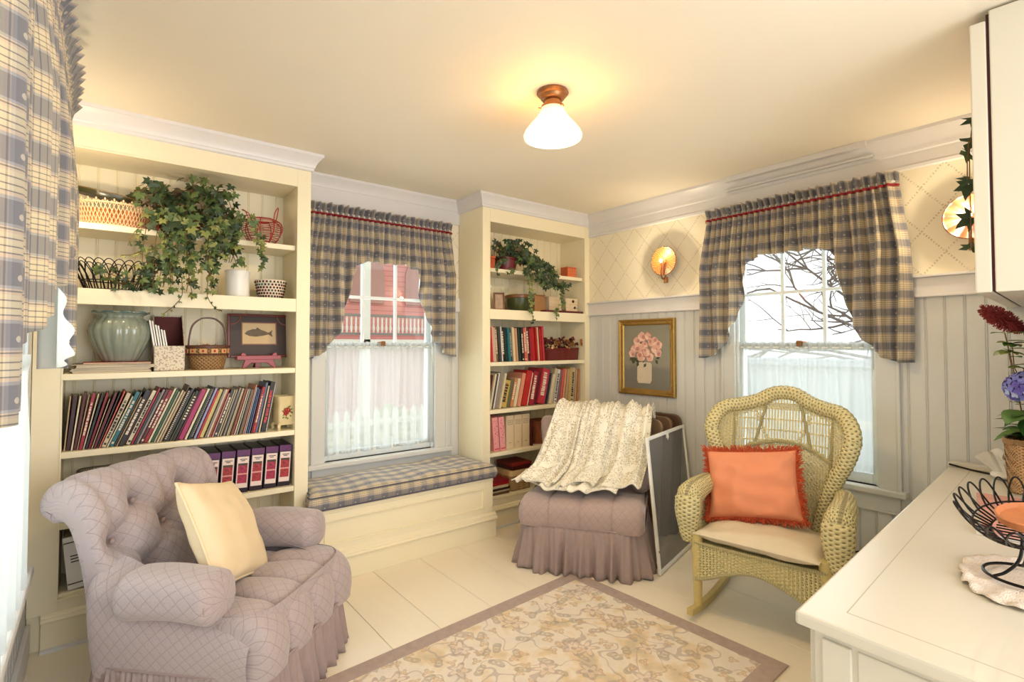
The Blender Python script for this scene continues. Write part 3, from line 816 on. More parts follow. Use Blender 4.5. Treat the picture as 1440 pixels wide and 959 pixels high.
def pillow(mb, w, h, th, n=34, seed=1, pinch=0.06, wr=0.006, sag=0.0):
    rnd = random.Random(seed); o = rnd.uniform(0, 50)
    def fn(u, v, s):
        a, b = 2 * u - 1, 2 * v - 1
        e = (1 - abs(a) ** 2.6) * (1 - abs(b) ** 2.6)
        x = a * w / 2 * (1 - pinch * (1 - b * b) * abs(a) ** 3); z = b * h / 2 * (1 - pinch * (1 - a * a) * abs(b) ** 3)
        t = th / 2 * max(0, e) ** 0.42
        t += wr * noise.noise((a * 2.4 + o, b * 2.4, s * 3)) * min(1, e * 4)
        return (x, s * t, z - sag * (1 - a * a) * 0)
    mb.grid(lambda u, v: fn(u, v, -1), n, n, uvfn=lambda u, v: (u * w, v * h)); mb.grid(lambda u, v: fn(u, v, 1), n, n, uvfn=lambda u, v: (u * w, v * h), flip=True)
    rim = []
    for k in range(4 * n):
        s, q = divmod(k, n); q = 2 * q / n - 1
        a, b = [(q, -1), (1, q), (-q, 1), (-1, -q)][s]
        rim.append((a * w / 2 * (1 - pinch * (1 - b * b) * abs(a) ** 3), 0, b * h / 2 * (1 - pinch * (1 - a * a) * abs(b) ** 3)))
    return rim
FRONT = lambda phi: radians(phi) + pi / 2               # rotation that turns local -y towards heading phi

# ---------------------------------------------------------------- big tufted armchair
AC = thing('armchair', 'mauve quilted tufted armchair with a ruffled skirt, nearest chair, cream pillow on it', 'armchair', (0.462, 2.515, 0), FRONT(-46))
foot = superell(0.335, 0.36, 5, 120)
mb = MB()
zs = [0.13, 0.22, 0.30, 0.36, 0.40]
def base_fn(u, v):
    i = int(round(u * 120)) % 120; x, y = foot[i]; z = 0.10 + 0.32 * v
    g = 1 + 0.05 * v + 0.012 * sin(pi * v)
    return (x * g, y * (1.0 if y < 0 else 1.0), z)
mb.grid(base_fn, 120, 12, uvfn=lambda u, v: (u * 2.3, v * 0.32), closed=True)
mb.build('body', MAUVE_Q, AC)
# outer side panels that rise from the body to the arms
for sgn in (-1, 1):
    mb = MB()
    def sp(u, v):
        y = 0.375 - 0.70 * u
        top = interp(y, [-0.325, -0.25, -0.10, 0.10, 0.22, 0.32, 0.375], [0.37, 0.42, 0.46, 0.52, 0.57, 0.60, 0.58])
        z = 0.17 + (top - 0.17) * v
        x = 0.352 + 0.022 * sin(pi * min(1, v * 1.1)) + 0.03 * max(0, v - 0.3) * max(0, min(1, (y + 0.05) / 0.2)) - 0.11 * max(0, (v - 0.72) / 0.28) ** 2
        if y > 0.28: x -= 0.10 * ((y - 0.28) / 0.095) ** 2
        return (sgn * x, y, z)
    mb.grid(sp, 44, 24, uvfn=lambda u, v: (u * 0.7, v * 0.4))
    mb.build('side_panel', MAUVE_Q, AC)
mb = MB()
ch = 4
def seat_fn(u, v):
    x = (u - 0.5) * 0.60; prof_y = seatP[int(round(v * (len(seatP) - 1)))]
    y, z = prof_y; i = int(round(v * (len(seatP) - 1)))
    wide = 1.0 + 0.20 * min(1, max(0, (v - 0.42) / 0.15)); x *= wide
    c = (u * ch) % 1.0; bul = sqrt(max(0, 1 - (2 * c - 1) ** 2))
    att = min(1, max(0.15, (v - 0.05) / 0.3))
    d = 0.034 * bul * att - 0.012
    row = exp(-((v - 0.36) / 0.035) ** 2); edge = exp(-((min(c, 1 - c)) / 0.10) ** 2)
    d -= 0.045 * row * (0.25 + 0.75 * edge) * 0.9
    e = min(u, 1 - u)
    if e < 0.06: d -= 0.03 * (1 - e / 0.06) ** 2
    if e < 0.004: d -= 0.12
    a = seatP[max(0, i - 1)]; b = seatP[min(len(seatP) - 1, i + 1)]
    tx, tz = b[0] - a[0], b[1] - a[1]; L = sqrt(tx * tx + tz * tz) or 1
    return (x, y + tz / L * d, z - tx / L * d)
seatP, _ = resample([Vector(p) for p in spline([(0.24, 0.36), (0.12, 0.385), (-0.05, 0.40), (-0.22, 0.41), (-0.31, 0.395), (-0.362, 0.345), (-0.378, 0.28), (-0.372, 0.20)], 12)], 90)
seatP = [(p.x, p.y) for p in seatP]
mb.grid(seat_fn, 97, 90, uvfn=lambda u, v: (u * 0.66, v * 0.85))
mb.build('seat', MAUVE_Q, AC)
# back: front profile from the seat up and over the scroll, then down the outside
frontp = [(0.20, 0.34), (0.235, 0.46), (0.27, 0.58), (0.30, 0.68), (0.325, 0.77), (0.37, 0.845), (0.44, 0.88), (0.51, 0.865), (0.555, 0.81), (0.55, 0.75), (0.505, 0.715)]
rearp = [(0.505, 0.715), (0.455, 0.71), (0.43, 0.66), (0.405, 0.55), (0.385, 0.40), (0.37, 0.20)]
r1 = [(-0.125, 0.17), (0.125, 0.17)]; r2 = [(-0.25, 0.315), (0.0, 0.315), (0.25, 0.315)]; r3 = [(-0.125, 0.45), (0.125, 0.45)]
cre = []
for a in r1:
    for b in r2:
        if abs(a[0] - b[0]) < 0.15: cre.append((a, b))
for a in r2:
    for b in r3:
        if abs(a[0] - b[0]) < 0.15: cre.append((a, b))
for b in r3: cre.append((b, (b[0] * 1.1, 0.78)))
for b in r1: cre.append((b, (b[0], 0.03)))
for b in r2: cre.append((b, (b[0] * 1.25, 0.76)))
mb = MB()
slab_back(mb, frontp, rearp, 0.70, tuft_field(r1 + r2 + r3, cre, 0.060, 0.042, 0.020, 0.013), taper=lambda s: interp(s, [0, 0.35, 0.6, 0.8, 1.1, 1.4], [0.92, 0.97, 1.02, 1.04, 0.96, 0.92]), nu=110, nv=130, rr=0.055, puff=0.012)
mb.build('backrest', MAUVE_Q, AC, angle=60)
for b in r1 + r2 + r3:
    mb = MB(); Fp, LF = resample([Vector(p) for p in spline(frontp, 14)], 130); i = int(b[1] / LF * 129); p = Fp[i]; t = (Fp[i + 1] - Fp[i - 1]).normalized(); nn = Vector((-t.y, t.x))
    nn = nn if nn.x < 0 else -nn
    mb.ball((b[0], p.x - nn.x * 0.045, p.y - nn.y * 0.045), 0.012, 0.01, 0.012, 10, 6)
    mb.build('tuft_button', MAUVE, AC)
for sgn in (-1, 1):
    mb = MB()
    def gath(a, s): return -0.05 * exp(-((s - 0.385) / 0.016) ** 2) * (0.5 + 0.5 * sin(a * 14)) + 0.012 * sin(s * 16)
    sausage(mb, (sgn * 0.335, 0.185, 0.478), (sgn * 0.345, -0.225, 0.486), 0.098, 0.088, p=2.5, tuft=gath, front_r=0.045, back_r=0.06, drop=0.018)
    arm = mb.build('arm', MAUVE_Q, AC)
    mb = MB(); mb.tube([(sgn * 0.37 + 0.0 + 0.082 * cos(a) - sgn * 0.025, -0.2, 0.486 + 0.074 * sin(a)) for a in [2 * pi * k / 20 for k in range(20)]], 0.0035, 5, closed=True)
    w = mb.build('arm_welt', MAUVE, arm)
mb = MB(); ruffle(mb, superell(0.355, 0.378, 5, 160), 0.004, 0.215, 0.016, 46, 0.022, seed=3); mb.build('skirt', MAUVE, AC, solid=0.004)
mb = MB(); mb.tube([(x, y, 0.216) for x, y in superell(0.362, 0.385, 5, 120)], 0.006, 6, closed=True); mb.build('skirt_welt', MAUVE, AC)

CREAMP = paint('cream_pillow_cloth', (228, 206, 168), 0.85, 0.05, scale=14, bump=0.1, bscale=200)
t = thing('throw_pillow', 'plain cream square pillow with piped edge, propped on the mauve armchair', 'pillow', (0.43, 2.50, 0.612), 0)
t.rotation_euler = (Matrix.Rotation(radians(62), 3, 'Z') @ Matrix.Rotation(radians(-28), 3, 'X') @ Matrix.Rotation(radians(16), 3, 'Y')).to_euler()
mb = MB(); rim = pillow(mb, 0.45, 0.44, 0.16, seed=4, wr=0.012); mb.build('cover', CREAMP, t)
mb = MB(); mb.tube(rim, 0.006, 6, closed=True); mb.build('piping', CREAMP, t)

# ---------------------------------------------------------------- slipper chair in the corner
SC = thing('slipper_chair', 'armless mauve slipper chair with gathered skirt, draped with ivory lace', 'chair', (2.58, 2.44, 0), FRONT(215))
mb = MB()
mb.grid(lambda u, v: (lambda p: (p[0], p[1], 0.08 + 0.22 * v))(superell(0.375, 0.325, 6, 120)[int(round(u * 120)) % 120]), 120, 6, closed=True)
mb.build('body', MAUVE, SC)
seatP, _ = resample([Vector(p) for p in spline([(0.26, 0.38), (0.1, 0.40), (-0.1, 0.415), (-0.23, 0.425), (-0.31, 0.41), (-0.345, 0.365), (-0.345, 0.30), (-0.335, 0.268)], 12)], 80)
seatP = [(p.x, p.y) for p in seatP]
def seat2(u, v):
    i = int(round(v * 79)); y, z = seatP[i]; x = (u - 0.5) * 0.78
    c = (u * 4) % 1.0
    d = 0.014 * sqrt(max(0, 1 - (2 * c - 1) ** 2)) * min(1, max(0, (v - 0.2) / 0.2)) - 0.004
    d -= 0.02 * exp(-((v - 0.42) / 0.03) ** 2) * exp(-(min(c, 1 - c) / 0.13) ** 2)
    e = min(u, 1 - u)
    if e < 0.05: d -= 0.04 * (1 - e / 0.05) ** 2
    a = seatP[max(0, i - 1)]; b = seatP[min(79, i + 1)]; tx, tz = b[0] - a[0], b[1] - a[1]; L = sqrt(tx * tx + tz * tz) or 1
    return (x, y + tz / L * d, z - tx / L * d)
mb = MB(); mb.grid(seat2, 97, 80, uvfn=lambda u, v: (u * 0.78, v * 0.8)); mb.build('seat', MAUVE2, SC)
for sgn in (-1, 1):
    mb = MB(); mb.grid(lambda u, v: (sgn * 0.383, 0.30 - 0.62 * u, 0.27 + 0.12 * v), 6, 4); mb.build('seat_side', MAUVE, SC)
scf = [(0.19, 0.36), (0.225, 0.50), (0.26, 0.62), (0.285, 0.72), (0.315, 0.80), (0.355, 0.845), (0.405, 0.85), (0.445, 0.815), (0.45, 0.77)]
scr = [(0.45, 0.77), (0.43, 0.74), (0.40, 0.66), (0.375, 0.5), (0.355, 0.3), (0.345, 0.10)]
mb = MB(); slab_back(mb, scf, scr, 0.76, None, taper=lambda s: interp(s, [0, 0.3, 0.5, 0.7, 1.0], [0.9, 0.94, 1.06, 1.08, 0.92]), nu=60, nv=80, rr=0.05)
mb.build('backrest', MAUVE2, SC, angle=60)
for sgn in (-1, 1):
    mb = MB(); sausage(mb, (sgn * 0.35, 0.24, 0.48), (sgn * 0.345, 0.02, 0.47), 0.06, 0.065, front_r=0.06, back_r=0.05); mb.build('bolster', MAUVE2, SC)
mb = MB(); ruffle(mb, superell(0.382, 0.338, 6, 160), 0.004, 0.275, 0.024, 30, 0.040, seed=9, nv=10); mb.build('skirt', MAUVE, SC, solid=0.004)
mb = MB(); mb.tube([(x, y, 0.277) for x, y in superell(0.39, 0.345, 6, 120)], 0.006, 6, closed=True); mb.build('skirt_welt', MAUVE, SC)

# lace panels thrown over the back: follow the back profile 25 mm proud of it, then fall onto the seat
path = [Vector(p) for p in spline([(0.50, 0.70), (0.488, 0.80), (0.44, 0.885), (0.37, 0.905), (0.30, 0.87), (0.235, 0.76), (0.175, 0.63), (0.10, 0.53), (0.0, 0.475), (-0.12, 0.464), (-0.22, 0.470), (-0.28, 0.455)], 10)]
pathR, PLN = resample(path, 60)
def lace_panel(label, x0, x1, skew, seed, v0=0.0, v1=1.0, lift=0.0, tail=0.0):
    rnd = random.Random(seed); ph = [rnd.uniform(0, 6.28) for _ in range(6)]; W_ = x1 - x0
    t = thing('lace_curtain', label, 'lace curtain', SC.location, SC.rotation_euler.z, group='lace panels thrown over the slipper chair')
    def fn(u, v):
        s = v0 + (v1 - v0 - tail * (0.5 + 0.5 * sin(u * 5 + ph[5]))) * v
        f = s * 59; i = min(58, int(f)); p = pathR[i].lerp(pathR[i + 1], f - i); tt = (pathR[min(59, i + 1)] - pathR[max(0, i - 1)]).normalized()
        nn = Vector((tt.y, -tt.x)) * -1
        if i > 10 and nn.y < 0 and nn.x > 0: nn = -nn
        g = 0.35 + 0.65 * min(1, abs(s - 0.22) / 0.25)
        r = 0.029 * g * sin(u * W_ * 2 * pi * 12 + ph[0] + 1.6 * sin(u * 6 + ph[1]) + 1.2 * s) + 0.014 * sin(u * W_ * 2 * pi * 4.5 + ph[2] + 2.4 * s) + 0.040
        if s > 0.78: r = r * (1 - 0.6 * min(1, (s - 0.78) / 0.15)) + 0.008
        if s < 0.30 and s > 0.14: r += 0.008 * sin(u * W_ * 2 * pi * 34 + ph[3])
        x = x0 + W_ * u + skew * (s - 0.2) + 0.02 * (s - .2) * sin(u * 9 + ph[4]) + (u - 0.5) * 0.10 * (s - 0.2)
        nn = Vector((-abs(nn.x), abs(nn.y))) if s > 0.25 else nn
        if s <= 0.25: nn = Vector((p.x - 0.40, p.y - 0.78)).normalized()
        return (x, p.x + nn.x * (r + lift), p.y + nn.y * (r + lift))
    mb = MB(); mb.grid(fn, 90, 70, uvfn=lambda u, v: (u * W_ * 1.5, v * PLN)); mb.build('cloth', LACE, t)
    mb = MB(); mb.tube([fn(k / 80, 1.0) for k in range(81)], 0.004, 5); mb.build('scalloped_hem', LACE, t)
    return t
where = ['leftmost ivory lace strip, sliding off the window seat side of the slipper chair', 'second ivory lace strip from the left on the slipper chair', 'third ivory lace strip from the left on the slipper chair',
         'fourth ivory lace strip from the left on the slipper chair', 'fifth ivory lace strip from the left on the slipper chair', 'rightmost ivory lace strip, next to the leaning window screen']
for k, (x0, x1, sk, lift, v0, v1, tl) in enumerate(((-0.25, -0.12, -0.27, 0.000, 0.16, 0.93, 0.02), (-0.24, -0.05, -0.20, 0.016, 0.04, 0.97, 0.05), (-0.12, 0.06, -0.13, 0.002, 0.0, 1.0, 0.03),
                                                    (-0.02, 0.16, -0.15, 0.022, 0.06, 0.98, 0.06), (0.12, 0.32, -0.20, 0.006, 0.02, 1.0, 0.03), (0.26, 0.43, -0.14, 0.020, 0.03, 0.96, 0.05))):
    lace_panel(where[k], x0, x1, sk, 21 + k, v0, v1, lift, tail=tl)

# ---------------------------------------------------------------- screen frame and folding boards leaning beside it
def lean_panel(name, label, cat, A, B, Ct, group=None):
    """A, B: bottom corners, Ct: top corner above A; returns root + mapping (u along bottom, v up, w out)"""
    A, B, Ct = Vector(A), Vector(B), Vector(Ct); ex = (B - A); ez = (Ct - A); Wd = ex.length; Hh = ez.length; ex /= Wd; ez /= Hh; en = ex.cross(ez).normalized()
    t = thing(name, label, cat, A, 0, group)
    return t, Wd, Hh, (lambda u, v, w: A + ex * u + ez * v + en * w)
t, w, h, Pm = lean_panel('window_screen', 'white framed window screen with dark mesh leaning beside the slipper chair', 'window screen', (2.66, 1.925, 0.006), (3.33, 2.10, 0.006), (2.74, 2.075, 0.80))
def pm_box(mb, Pm, u0, v0, w0, u1, v1, w1, m=0):
    vs = [Pm(u, v, q) for q in (w0, w1) for v in (v0, v1) for u in (u0, u1)]
    mb.add(vs, [(0, 2, 3, 1), (4, 5, 7, 6), (0, 1, 5, 4), (2, 6, 7, 3), (0, 4, 6, 2), (1, 3, 7, 5)], m)
for b in ((0, 0, 0.022, h), (w - 0.022, 0, w, h)):
    mb = MB(); pm_box(mb, Pm, b[0], b[1], -0.009, b[2], b[3], 0.009); mb.build('frame_stile', WHITE, t, world=True, smooth=False, bevel=0.003)
for b in ((0.022, 0, w - 0.022, 0.022), (0.022, h - 0.022, w - 0.022, h)):
    mb = MB(); pm_box(mb, Pm, b[0], b[1], -0.009, b[2], b[3], 0.009); mb.build('frame_rail', WHITE, t, world=True, smooth=False, bevel=0.003)
def m_mesh():
    t = NT('dark_screen_mesh'); b = t.bsdf(C(138, 136, 132), 0.6); tr = t.n('BsdfTransparent'); ms = t.n('MixShader'); ms.inputs[0].default_value = 0.38
    t.put(ms.inputs[1], tr.outputs[0]); t.put(ms.inputs[2], b); return t.finish(ms.outputs[0])
mb = MB(); pm_box(mb, Pm, 0.02, 0.02, -0.001, w - 0.02, h - 0.02, 0.001); mb.build('mesh', m_mesh(), t, world=True, smooth=False)
mb = MB(); pm_box(mb, Pm, w * 0.5 - 0.012, h - 0.05, 0.0, w * 0.5 + 0.012, h - 0.018, 0.012); mb.tube([Pm(w * .5 - .006, h - .05, .008), Pm(w * .5, h - .062, .008), Pm(w * .5 + .006, h - .05, .008)], 0.003, 6); mb.build('pull_tab', WHITE, t, world=True, bevel=0.002)
mb = MB(); mb.tube([Pm(0.011, 0.13, 0.008), Pm(0.011, 0.13, 0.014)], 0.006, 8); mb.build('pin', BRONZE, t, world=True)
BOARD = [paint('board_tan', (150, 122, 96), 0.5, 0.12), paint('board_taupe', (126, 100, 80), 0.5, 0.12), paint('board_dark', (92, 68, 52), 0.5, 0.12)]
names = ['front folding board of the three leaning behind the slipper chair, tan', 'middle folding board of the three leaning behind the slipper chair, taupe', 'rear folding board of the three leaning behind the slipper chair, dark brown']
for k in range(3):
    dx = 0.0 + 0.085 * k
    y0 = 2.285 - 0.022 * k; x0 = 3.155 + dx * 0.95
    t, w, h, Pm = lean_panel('folding_board', names[k], 'board', (x0, y0, 0.0), (x0, y0 + 0.62, 0.0), (x0 + 0.055, y0, 0.845 + 0.012 * k), group='boards leaning behind the slipper chair')
    poly = []
    for cx, cy, a0 in ((w - 0.06, h - 0.06, 0), (0.06, h - 0.06, pi / 2), (0.06, 0.06, pi), (w - 0.06, 0.06, 1.5 * pi)):
        for i in range(8): poly.append((cx + 0.06 * cos(a0 + pi / 2 * i / 7), cy + 0.06 * sin(a0 + pi / 2 * i / 7)))
    mb = MB(); mb.prism(poly, Pm, -0.012, 0.012); mb.build('top_board', BOARD[k], t, world=True, smooth=False, bevel=0.004)
    mb = MB(); mb.tube([Pm(u, v, 0.012) for u, v in poly], 0.005, 6, closed=True); mb.build('edge_band', BOARD[2], t, world=True)

# ---------------------------------------------------------------- wicker rocking chair
RC = thing('rocking_chair', 'olive wicker rocking chair with a scalloped high back under the window', 'rocking chair', (2.76, 1.31, 0), FRONT(192))
outl = spline([(-0.205, 0.40), (-0.235, 0.52), (-0.30, 0.68), (-0.365, 0.80), (-0.395, 0.90), (-0.385, 0.985), (-0.33, 1.045), (-0.245, 1.06), (-0.15, 1.085), (-0.07, 1.125), (0.0, 1.135),
               (0.07, 1.125), (0.15, 1.085), (0.245, 1.06), (0.33, 1.045), (0.385, 0.985), (0.395, 0.90), (0.365, 0.80), (0.30, 0.68), (0.235, 0.52), (0.205, 0.40)], 8)
def backy(x, z):
    return 0.235 + (z - 0.42) * 0.22 - 0.20 * (abs(x) / 0.4) ** 2.2
outl = [Vector((p.x * 0.925, p.y)) for p in outl]
pts = [(p.x * 0.965, backy(p.x, p.y), p.y - (0.02 if p.y > 0.9 else 0)) for p in outl]
rim, RL = resample([Vector(p) for p in pts], 150)
mb = MB(); N_ = 150; seg = 14
vs = []; uvs = []
for i, p in enumerate(rim):
    t_ = (rim[min(i + 1, N_ - 1)] - rim[max(0, i - 1)]).normalized(); b_ = t_.cross(Vector((0, 1, 0))).normalized(); n_ = b_.cross(t_)
    e = min(i, N_ - 1 - i) / 20; r = 0.026 + 0.013 * min(1, e)
    r *= 1 + 0.05 * (1 if i % 2 else -1)
    for k in range(seg):
        a = 2 * pi * k / seg; vs.append(p + b_ * (cos(a) * r * 1.05) + n_ * (sin(a) * r)); uvs.append((k / seg * 0.3, i / N_ * RL))
mb.add(vs, [(i * seg + k, i * seg + (k + 1) % seg, (i + 1) * seg + (k + 1) % seg, (i + 1) * seg + k) for i in range(N_ - 1) for k in range(seg)], 0, uvs)
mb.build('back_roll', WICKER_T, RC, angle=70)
inner = [(p.x * 0.88, 0.40 + (p.y - 0.40) * 0.955) for p in outl]
def top_at(x):
    best = None
    for a, b in zip(inner, inner[1:]):
        if (a[0] - x) * (b[0] - x) <= 0 and abs(b[0] - a[0]) > 1e-9:
            z = a[1] + (b[1] - a[1]) * (x - a[0]) / (b[0] - a[0]); best = z if best is None else max(best, z)
    return best
def low_at(x):
    best = None
    for a, b in zip(inner, inner[1:]):
        if (a[0] - x) * (b[0] - x) <= 0 and abs(b[0] - a[0]) > 1e-9:
            z = a[1] + (b[1] - a[1]) * (x - a[0]) / (b[0] - a[0]); best = z if best is None else min(best, z)
    return 0.41 if abs(x) < 0.19 else best
def half_at(z):
    xs_ = []
    for a, b in zip(inner, inner[1:]):
        if (a[1] - z) * (b[1] - z) <= 0 and abs(b[1] - a[1]) > 1e-9: xs_.append(a[0] + (b[0] - a[0]) * (z - a[1]) / (b[1] - a[1]))
    return (min(xs_), max(xs_)) if xs_ else None
mb = MB()
k = 0
for j in range(-22, 23):                                # upright canes
    x = j * 0.0155
    zt, zl = top_at(x), low_at(x)
    if zt is None or zl is None or zt - zl < 0.03: continue
    mb.tube([(x + 0.0, backy(x, z), z) for z in [zl + (zt - zl) * i / 8 for i in range(9)]], 0.0046, 6, cap=False)
mb.build('back_canes', WICKER, RC)
mb = MB()
z = 0.42; row = 0
while z < 1.06:                                         # weft rows: close below, open fan above
    hh = half_at(z)
    if hh:
        n = 46; run = []
        for i in range(n + 1):
            x = hh[0] + (hh[1] - hh[0]) * i / n
            az = 0.80 - 1.1 * x * x; az2 = 0.86 - 1.3 * x * x
            openz = abs(x) < 0.265 and z > az2 and z < 1.02 - 0.9 * x * x and (abs(abs(x) - (0.09 + (z - 0.85) * 0.35)) > 0.014) and abs(abs(x) - 0.20) > 0.0
            openz = openz and not (abs(x) > 0.235)
            if openz and row % 6: 
                if len(run) > 1: mb.tube(run, 0.0042, 5, cap=False)
                run = []
            else: run.append((x, backy(x, z) + 0.0055 * (1 if (i + row) % 2 else -1), z))
        if len(run) > 1: mb.tube(run, 0.0042, 5, cap=False)
    z += 0.0100; row += 1
mb.build('back_weave', WICKER, RC)
for sgn in (-1, 1):                                     # vertical ribs and the fan ribs of the back
    mb = MB()
    mb.tube([(sgn * (0.235 + 0.02 * i / 10), backy(0.24, 0.42 + 0.6 * i / 10) - 0.01, 0.42 + 0.58 * i / 10) for i in range(11)], 0.009, 6)
    mb.tube([(sgn * (0.09 + 0.105 * (1 - i / 10) ** 1.2 * 0 + (0.06 * (1 - i / 10))), backy(0.12, 0.8 + 0.26 * i / 10) - 0.01, 0.80 + 0.25 * i / 10) for i in range(11)], 0.008, 6)
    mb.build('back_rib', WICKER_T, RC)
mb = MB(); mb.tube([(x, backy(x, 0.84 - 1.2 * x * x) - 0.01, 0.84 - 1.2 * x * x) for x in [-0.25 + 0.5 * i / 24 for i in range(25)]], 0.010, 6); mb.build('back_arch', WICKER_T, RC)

def weave_panel(mb, fn, nu, nv, vr=0.0034, hr=0.0030, amp=0.0045):
    """woven skin on a surface fn(u, v): upright canes and interlaced weft"""
    def nor(u, v):
        a = Vector(fn(min(1, u + .01), v)) - Vector(fn(max(0, u - .01), v)); b = Vector(fn(u, min(1, v + .01))) - Vector(fn(u, max(0, v - .01))); n = a.cross(b)
        return n.normalized() if n.length > 1e-9 else Vector((0, 1, 0))
    for i in range(nu + 1):
        mb.tube([fn(i / nu, j / 10) for j in range(11)], vr, 5, cap=False)
    for j in range(nv + 1):
        mb.tube([Vector(fn(i / nu, j / nv)) + nor(i / nu, j / nv) * (amp if (i + j) % 2 else -amp) for i in range(nu + 1)], hr, 5, cap=False)
for sgn in (-1, 1):                                     # arms: broad rolled tubes that swell into a pod at the front
    mb = MB()
    arm_c = resample([Vector(p) for p in spline([(sgn * 0.285, 0.27, 0.60), (sgn * 0.318, 0.14, 0.615), (sgn * 0.335, 0.0, 0.612), (sgn * 0.34, -0.12, 0.606), (sgn * 0.342, -0.215, 0.592), (sgn * 0.342, -0.262, 0.565)], 10)], 60)[0]
    mb.tube(arm_c, lambda q: interp(q, [0, 0.3, 0.7, 0.9, 0.97, 1.0], [0.036, 0.046, 0.060, 0.064, 0.050, 0.012]) * (1 + 0.03 * (1 if int(q * 59) % 2 else -1)), 20)
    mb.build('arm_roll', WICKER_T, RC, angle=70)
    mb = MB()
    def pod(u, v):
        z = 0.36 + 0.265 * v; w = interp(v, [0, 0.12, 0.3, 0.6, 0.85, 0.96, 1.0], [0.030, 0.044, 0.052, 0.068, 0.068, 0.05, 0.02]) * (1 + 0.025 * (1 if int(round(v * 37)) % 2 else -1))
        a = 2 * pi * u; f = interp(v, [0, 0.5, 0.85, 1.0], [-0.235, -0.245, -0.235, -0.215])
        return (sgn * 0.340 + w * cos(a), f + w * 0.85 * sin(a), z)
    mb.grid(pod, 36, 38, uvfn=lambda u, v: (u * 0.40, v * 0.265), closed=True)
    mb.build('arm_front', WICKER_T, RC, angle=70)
    mb = MB(); weave_panel(mb, lambda u, v: (sgn * interp(u, [0, 1], [0.315, 0.330]) + sgn * 0.02 * sin(pi * v), 0.24 - 0.44 * u, 0.375 + 0.20 * v), 22, 15, 0.0048, 0.0042, 0.006); mb.build('arm_side', WICKER, RC)
seat_z = 0.365
mb = MB(); mb.box(-0.30, -0.255, seat_z - 0.02, 0.30, 0.24, seat_z); mb.build('seat', WICKER_T, RC, smooth=False, bevel=0.004)
def apron_low(u): return 0.185 + 0.10 * sin(pi * u) ** 1.5 - 0.035 * exp(-((u - 0.08) / 0.08) ** 2) * 0 - 0.0
mb = MB(); weave_panel(mb, lambda u, v: (-0.295 + 0.59 * u, -0.262 - 0.012 * sin(pi * u), apron_low(u) + (0.37 - apron_low(u)) * v), 34, 13, 0.0055, 0.0048, 0.0075); mb.build('front_apron', WICKER, RC)
mb = MB(); mb.grid(lambda u, v: (-0.295 + 0.59 * u, -0.255 - 0.012 * sin(pi * u), apron_low(u) + (0.37 - apron_low(u)) * v), 40, 6); mb.build('apron_lining', paint('dark_weave_gap_shade', (122, 104, 58), 0.7, 0.2), RC)  # dark sheet added behind the open weave so its gaps look shaded
mb = MB(); mb.tube([(-0.295 + 0.59 * u, -0.265 - 0.012 * sin(pi * u), apron_low(u)) for u in [i / 30 for i in range(31)]], 0.010, 8); mb.tube([(-0.30 + 0.60 * u, -0.268 - 0.012 * sin(pi * u), 0.372) for u in [i / 20 for i in range(21)]], 0.008, 8); mb.build('apron_braid', WICKER_T, RC)
for sgn in (-1, 1):
    mb = MB(); weave_panel(mb, lambda u, v: (sgn * 0.297, -0.25 + 0.48 * u, 0.235 + 0.135 * v), 30, 10, 0.0042, 0.0036, 0.0065); mb.build('side_apron', WICKER, RC)
CANE = paint('olive_bent_wood', (204, 184, 120), 0.4, 0.1, scale=20)
for sgn in (-1, 1):
    rk = lambda y: 0.016 + 0.30 * (y + 0.02) ** 2
    for y0, ztop in ((-0.245, 0.42), (0.225, 0.42)):
        mb = MB(); mb.tube([(sgn * 0.29, y0, rk(y0) + 0.012 + (ztop - rk(y0) - .012) * i / 6) for i in range(7)], lambda q: 0.020 + 0.010 * q, 12); mb.build('leg', CANE, RC)
    mb = MB(); vs = []
    ys = [-0.36 + 0.86 * i / 30 for i in range(31)]
    poly = [(y, rk(y) - 0.016) for y in ys] + [(y, rk(y) + 0.018) for y in ys[::-1]]
    mb.prism(poly, lambda u, v, w: (w, u, v), sgn * 0.29 - 0.016, sgn * 0.29 + 0.016); mb.build('rocker', CANE, RC, bevel=0.003, angle=30)
SEATC = paint('oatmeal_seat_cloth', (222, 208, 182), 0.9, 0.06, scale=20, bump=0.15, bscale=260)
t = thing('seat_cushion', 'flat oatmeal cushion on the seat of the wicker rocking chair', 'cushion', (2.722, 1.303, 0.402), FRONT(189))
t.rotation_euler = (radians(90 - 4), 0, FRONT(189))
mb = MB(); rim = pillow(mb, 0.575, 0.51, 0.105, seed=7, pinch=0.02, wr=0.012); mb.build('cover', SEATC, t)
mb = MB(); mb.tube(rim, 0.004, 6, closed=True); mb.build('piping', SEATC, t)
CORAL = paint('coral_pillow_cloth', (228, 146, 108), 0.75, 0.06, scale=8, bump=0.15, bscale=220)
FRINGE = paint('rust_fringe', (196, 86, 48), 0.85, 0.15, scale=50)
t = thing('throw_pillow', 'coral square pillow with rust fringe leaning in the wicker rocker', 'pillow', (2.80, 1.42, 0.635))
t.rotation_euler = (Matrix.Rotation(FRONT(198), 3, 'Z') @ Matrix.Rotation(radians(-26), 3, 'X') @ Matrix.Rotation(radians(-7), 3, 'Y')).to_euler()
mb = MB(); rim = pillow(mb, 0.46, 0.37, 0.16, seed=9, wr=0.026); mb.build('cover', CORAL, t)
rnd = random.Random(5); mb = MB()
R2, _ = resample([Vector(p) for p in rim + rim[:1]], 520)
